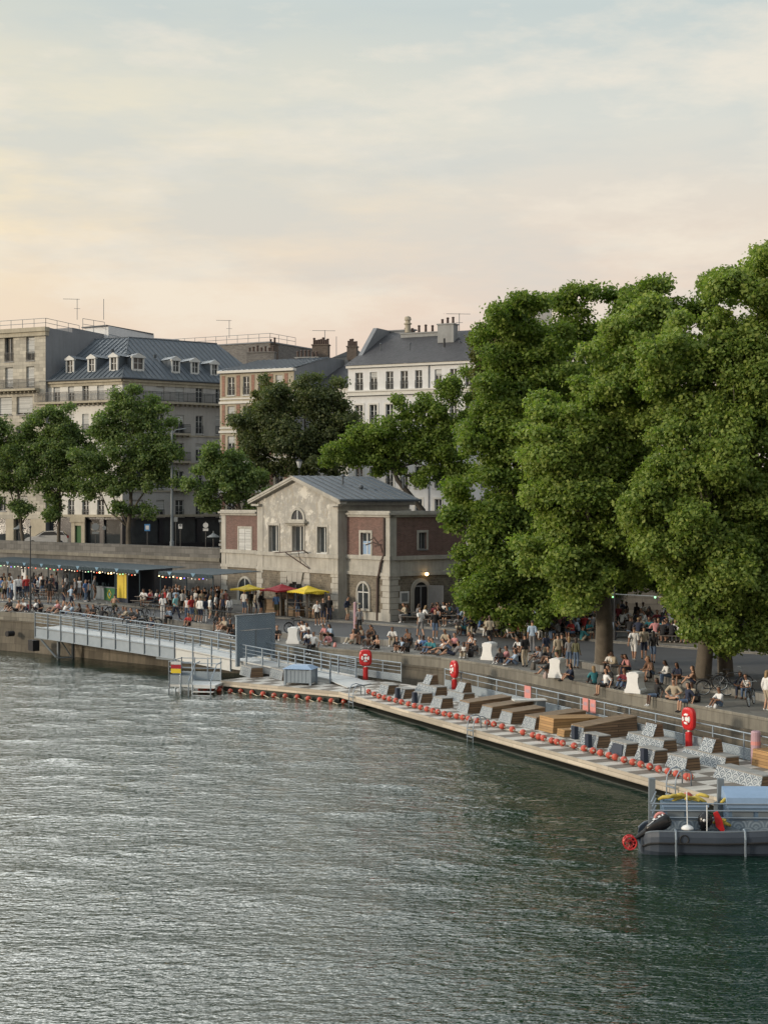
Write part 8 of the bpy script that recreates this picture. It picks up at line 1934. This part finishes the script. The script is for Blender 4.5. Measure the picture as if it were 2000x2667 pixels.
# ------------------------------- camera, sky, sun -----------------------------------
cam=bpy.data.cameras.new('camera'); co=bpy.data.objects.new('camera',cam); COL.objects.link(co)
co.location=(0,0,CZ); co.rotation_euler=(R(90),0,0)
cam.sensor_fit='HORIZONTAL'; cam.sensor_width=36; cam.lens=36*F/2000; cam.shift_x=0; cam.shift_y=-(1333.5-HY)/2000
cam.clip_start=.5; cam.clip_end=6000; SC.camera=co
SUN_EL, SUN_AZ = R(13), math.atan2(-.93,-.36)      # azimuth measured from +Y towards +X
sd=Vector((math.sin(SUN_AZ)*math.cos(SUN_EL),math.cos(SUN_AZ)*math.cos(SUN_EL),math.sin(SUN_EL)))
sl=bpy.data.lights.new('sun','SUN'); sl.energy=2.1; sl.angle=R(8); sl.color=(1.0,.86,.68)
so=bpy.data.objects.new('sun',sl); COL.objects.link(so); so.rotation_euler=sd.to_track_quat('Z','Y').to_euler(); so.location=(-60,40,60)
W=bpy.data.worlds.new('World'); SC.world=W; W.use_nodes=True; nt=W.node_tree; nt.nodes.clear()
out=_n(nt,'ShaderNodeOutputWorld'); bg=_n(nt,'ShaderNodeBackground')
sky=_n(nt,'ShaderNodeTexSky',sky_type='NISHITA'); sky.sun_disc=False; sky.sun_elevation=SUN_EL; sky.sun_rotation=SUN_AZ; sky.air_density=1.2; sky.dust_density=3.0
tc=_n(nt,'ShaderNodeTexCoord'); g=tc.outputs['Generated']; sx=_n(nt,'ShaderNodeSeparateXYZ'); nt.links.new(g,sx.inputs[0])
z=sx.outputs[2]; x=sx.outputs[0]
# thin high cloud veil: peach at the horizon, grey blue higher up (in units of sky radiance / strength)
S0=.12
def sc_(c,k=1.0): return tuple(v*k for v in s2l(c))
zz=math_(nt,'MULTIPLY_ADD',z,1.0,0.0)
vr=ramp(nt,zz,[(0.0,sc_((.90,.795,.73))),(.10,sc_((.90,.812,.75))),(.17,sc_((.89,.835,.775))),(.24,sc_((.845,.845,.81))),(.305,sc_((.775,.81,.80))),(.40,sc_((.84,.87,.87),1.1)),(.55,sc_((.88,.91,.92),1.25)),(.8,sc_((.88,.92,.95),1.3)),(1.0,sc_((.86,.91,.95),1.25))])
# warm glow low on the left, streaky cirrus
st=noise(nt,mapped(nt,g,(3.0,3.0,13.0),rot=(.0,.28,.0)),1.0,6,.6)
st2=noise(nt,mapped(nt,g,(7,7,22.0),(2,1,5),rot=(.0,-.35,.2)),1.0,7,.62)
lf=math_(nt,'MULTIPLY',math_(nt,'SUBTRACT',.10,x),2.6)
lf=math_(nt,'MINIMUM',math_(nt,'MAXIMUM',lf,0.0),1.0)
el=math_(nt,'SUBTRACT',1.0,math_(nt,'MINIMUM',math_(nt,'MULTIPLY',math_(nt,'ABSOLUTE',math_(nt,'SUBTRACT',z,.20)),8.0),1.0))
gf=math_(nt,'MULTIPLY',math_(nt,'MULTIPLY',lf,el),ramp(nt,st,[(.36,(.35,.35,.35)),(.58,(1,1,1))]))
vr=mixc(nt,math_(nt,'MULTIPLY',gf,.95),vr,sc_((.985,.905,.735),1.05))
vr=mixc(nt,math_(nt,'MULTIPLY',ramp(nt,st2,[(.49,(0,0,0)),(.66,(1,1,1))]),.62),vr,sc_((.95,.905,.835)))
vr=mixc(nt,math_(nt,'MULTIPLY',ramp(nt,st,[(.36,(1,1,1)),(.5,(0,0,0))]),.38),vr,sc_((.745,.785,.79)))
# bright lobe added in unseen sky above the frame, left, to brighten the water
yv=sx.outputs[1]
def bump_(v,c,w): return math_(nt,'POWER',2.718,math_(nt,'MULTIPLY',math_(nt,'POWER',math_(nt,'ABSOLUTE',math_(nt,'DIVIDE',math_(nt,'SUBTRACT',v,c),w)),2.0),-1.0))
hr=math_(nt,'MULTIPLY',math_(nt,'MINIMUM',math_(nt,'MAXIMUM',math_(nt,'MULTIPLY',math_(nt,'ADD',x,.02),4.0),0.0),1.0),math_(nt,'MINIMUM',math_(nt,'MAXIMUM',math_(nt,'MULTIPLY',math_(nt,'SUBTRACT',z,.31),5.0),0.0),1.0))
vr=mixc(nt,math_(nt,'MULTIPLY',hr,.62),vr,(.16,.19,.22))
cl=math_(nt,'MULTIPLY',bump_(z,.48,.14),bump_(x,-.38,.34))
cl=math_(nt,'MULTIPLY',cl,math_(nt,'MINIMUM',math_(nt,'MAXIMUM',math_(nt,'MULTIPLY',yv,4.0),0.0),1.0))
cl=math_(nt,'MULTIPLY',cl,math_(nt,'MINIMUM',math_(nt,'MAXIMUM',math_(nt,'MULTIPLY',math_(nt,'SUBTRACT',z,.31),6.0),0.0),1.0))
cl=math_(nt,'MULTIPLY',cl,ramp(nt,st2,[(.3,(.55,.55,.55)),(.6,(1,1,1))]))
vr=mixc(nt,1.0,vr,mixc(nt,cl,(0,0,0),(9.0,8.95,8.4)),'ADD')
veil=mixc(nt,1.0,vr,(1.0/S0,)*3,'MULTIPLY')
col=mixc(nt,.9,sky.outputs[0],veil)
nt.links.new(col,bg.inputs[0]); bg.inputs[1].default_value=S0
nt.links.new(bg.outputs[0],out.inputs[0])
vs=SC.view_settings; vs.view_transform='Standard'; vs.look='None'; vs.exposure=0.15; vs.gamma=1.0; vs.use_curve_mapping=False
SC.cycles.max_bounces=6; SC.cycles.diffuse_bounces=3; SC.cycles.glossy_bounces=3; SC.cycles.transmission_bounces=2; SC.cycles.transparent_max_bounces=4
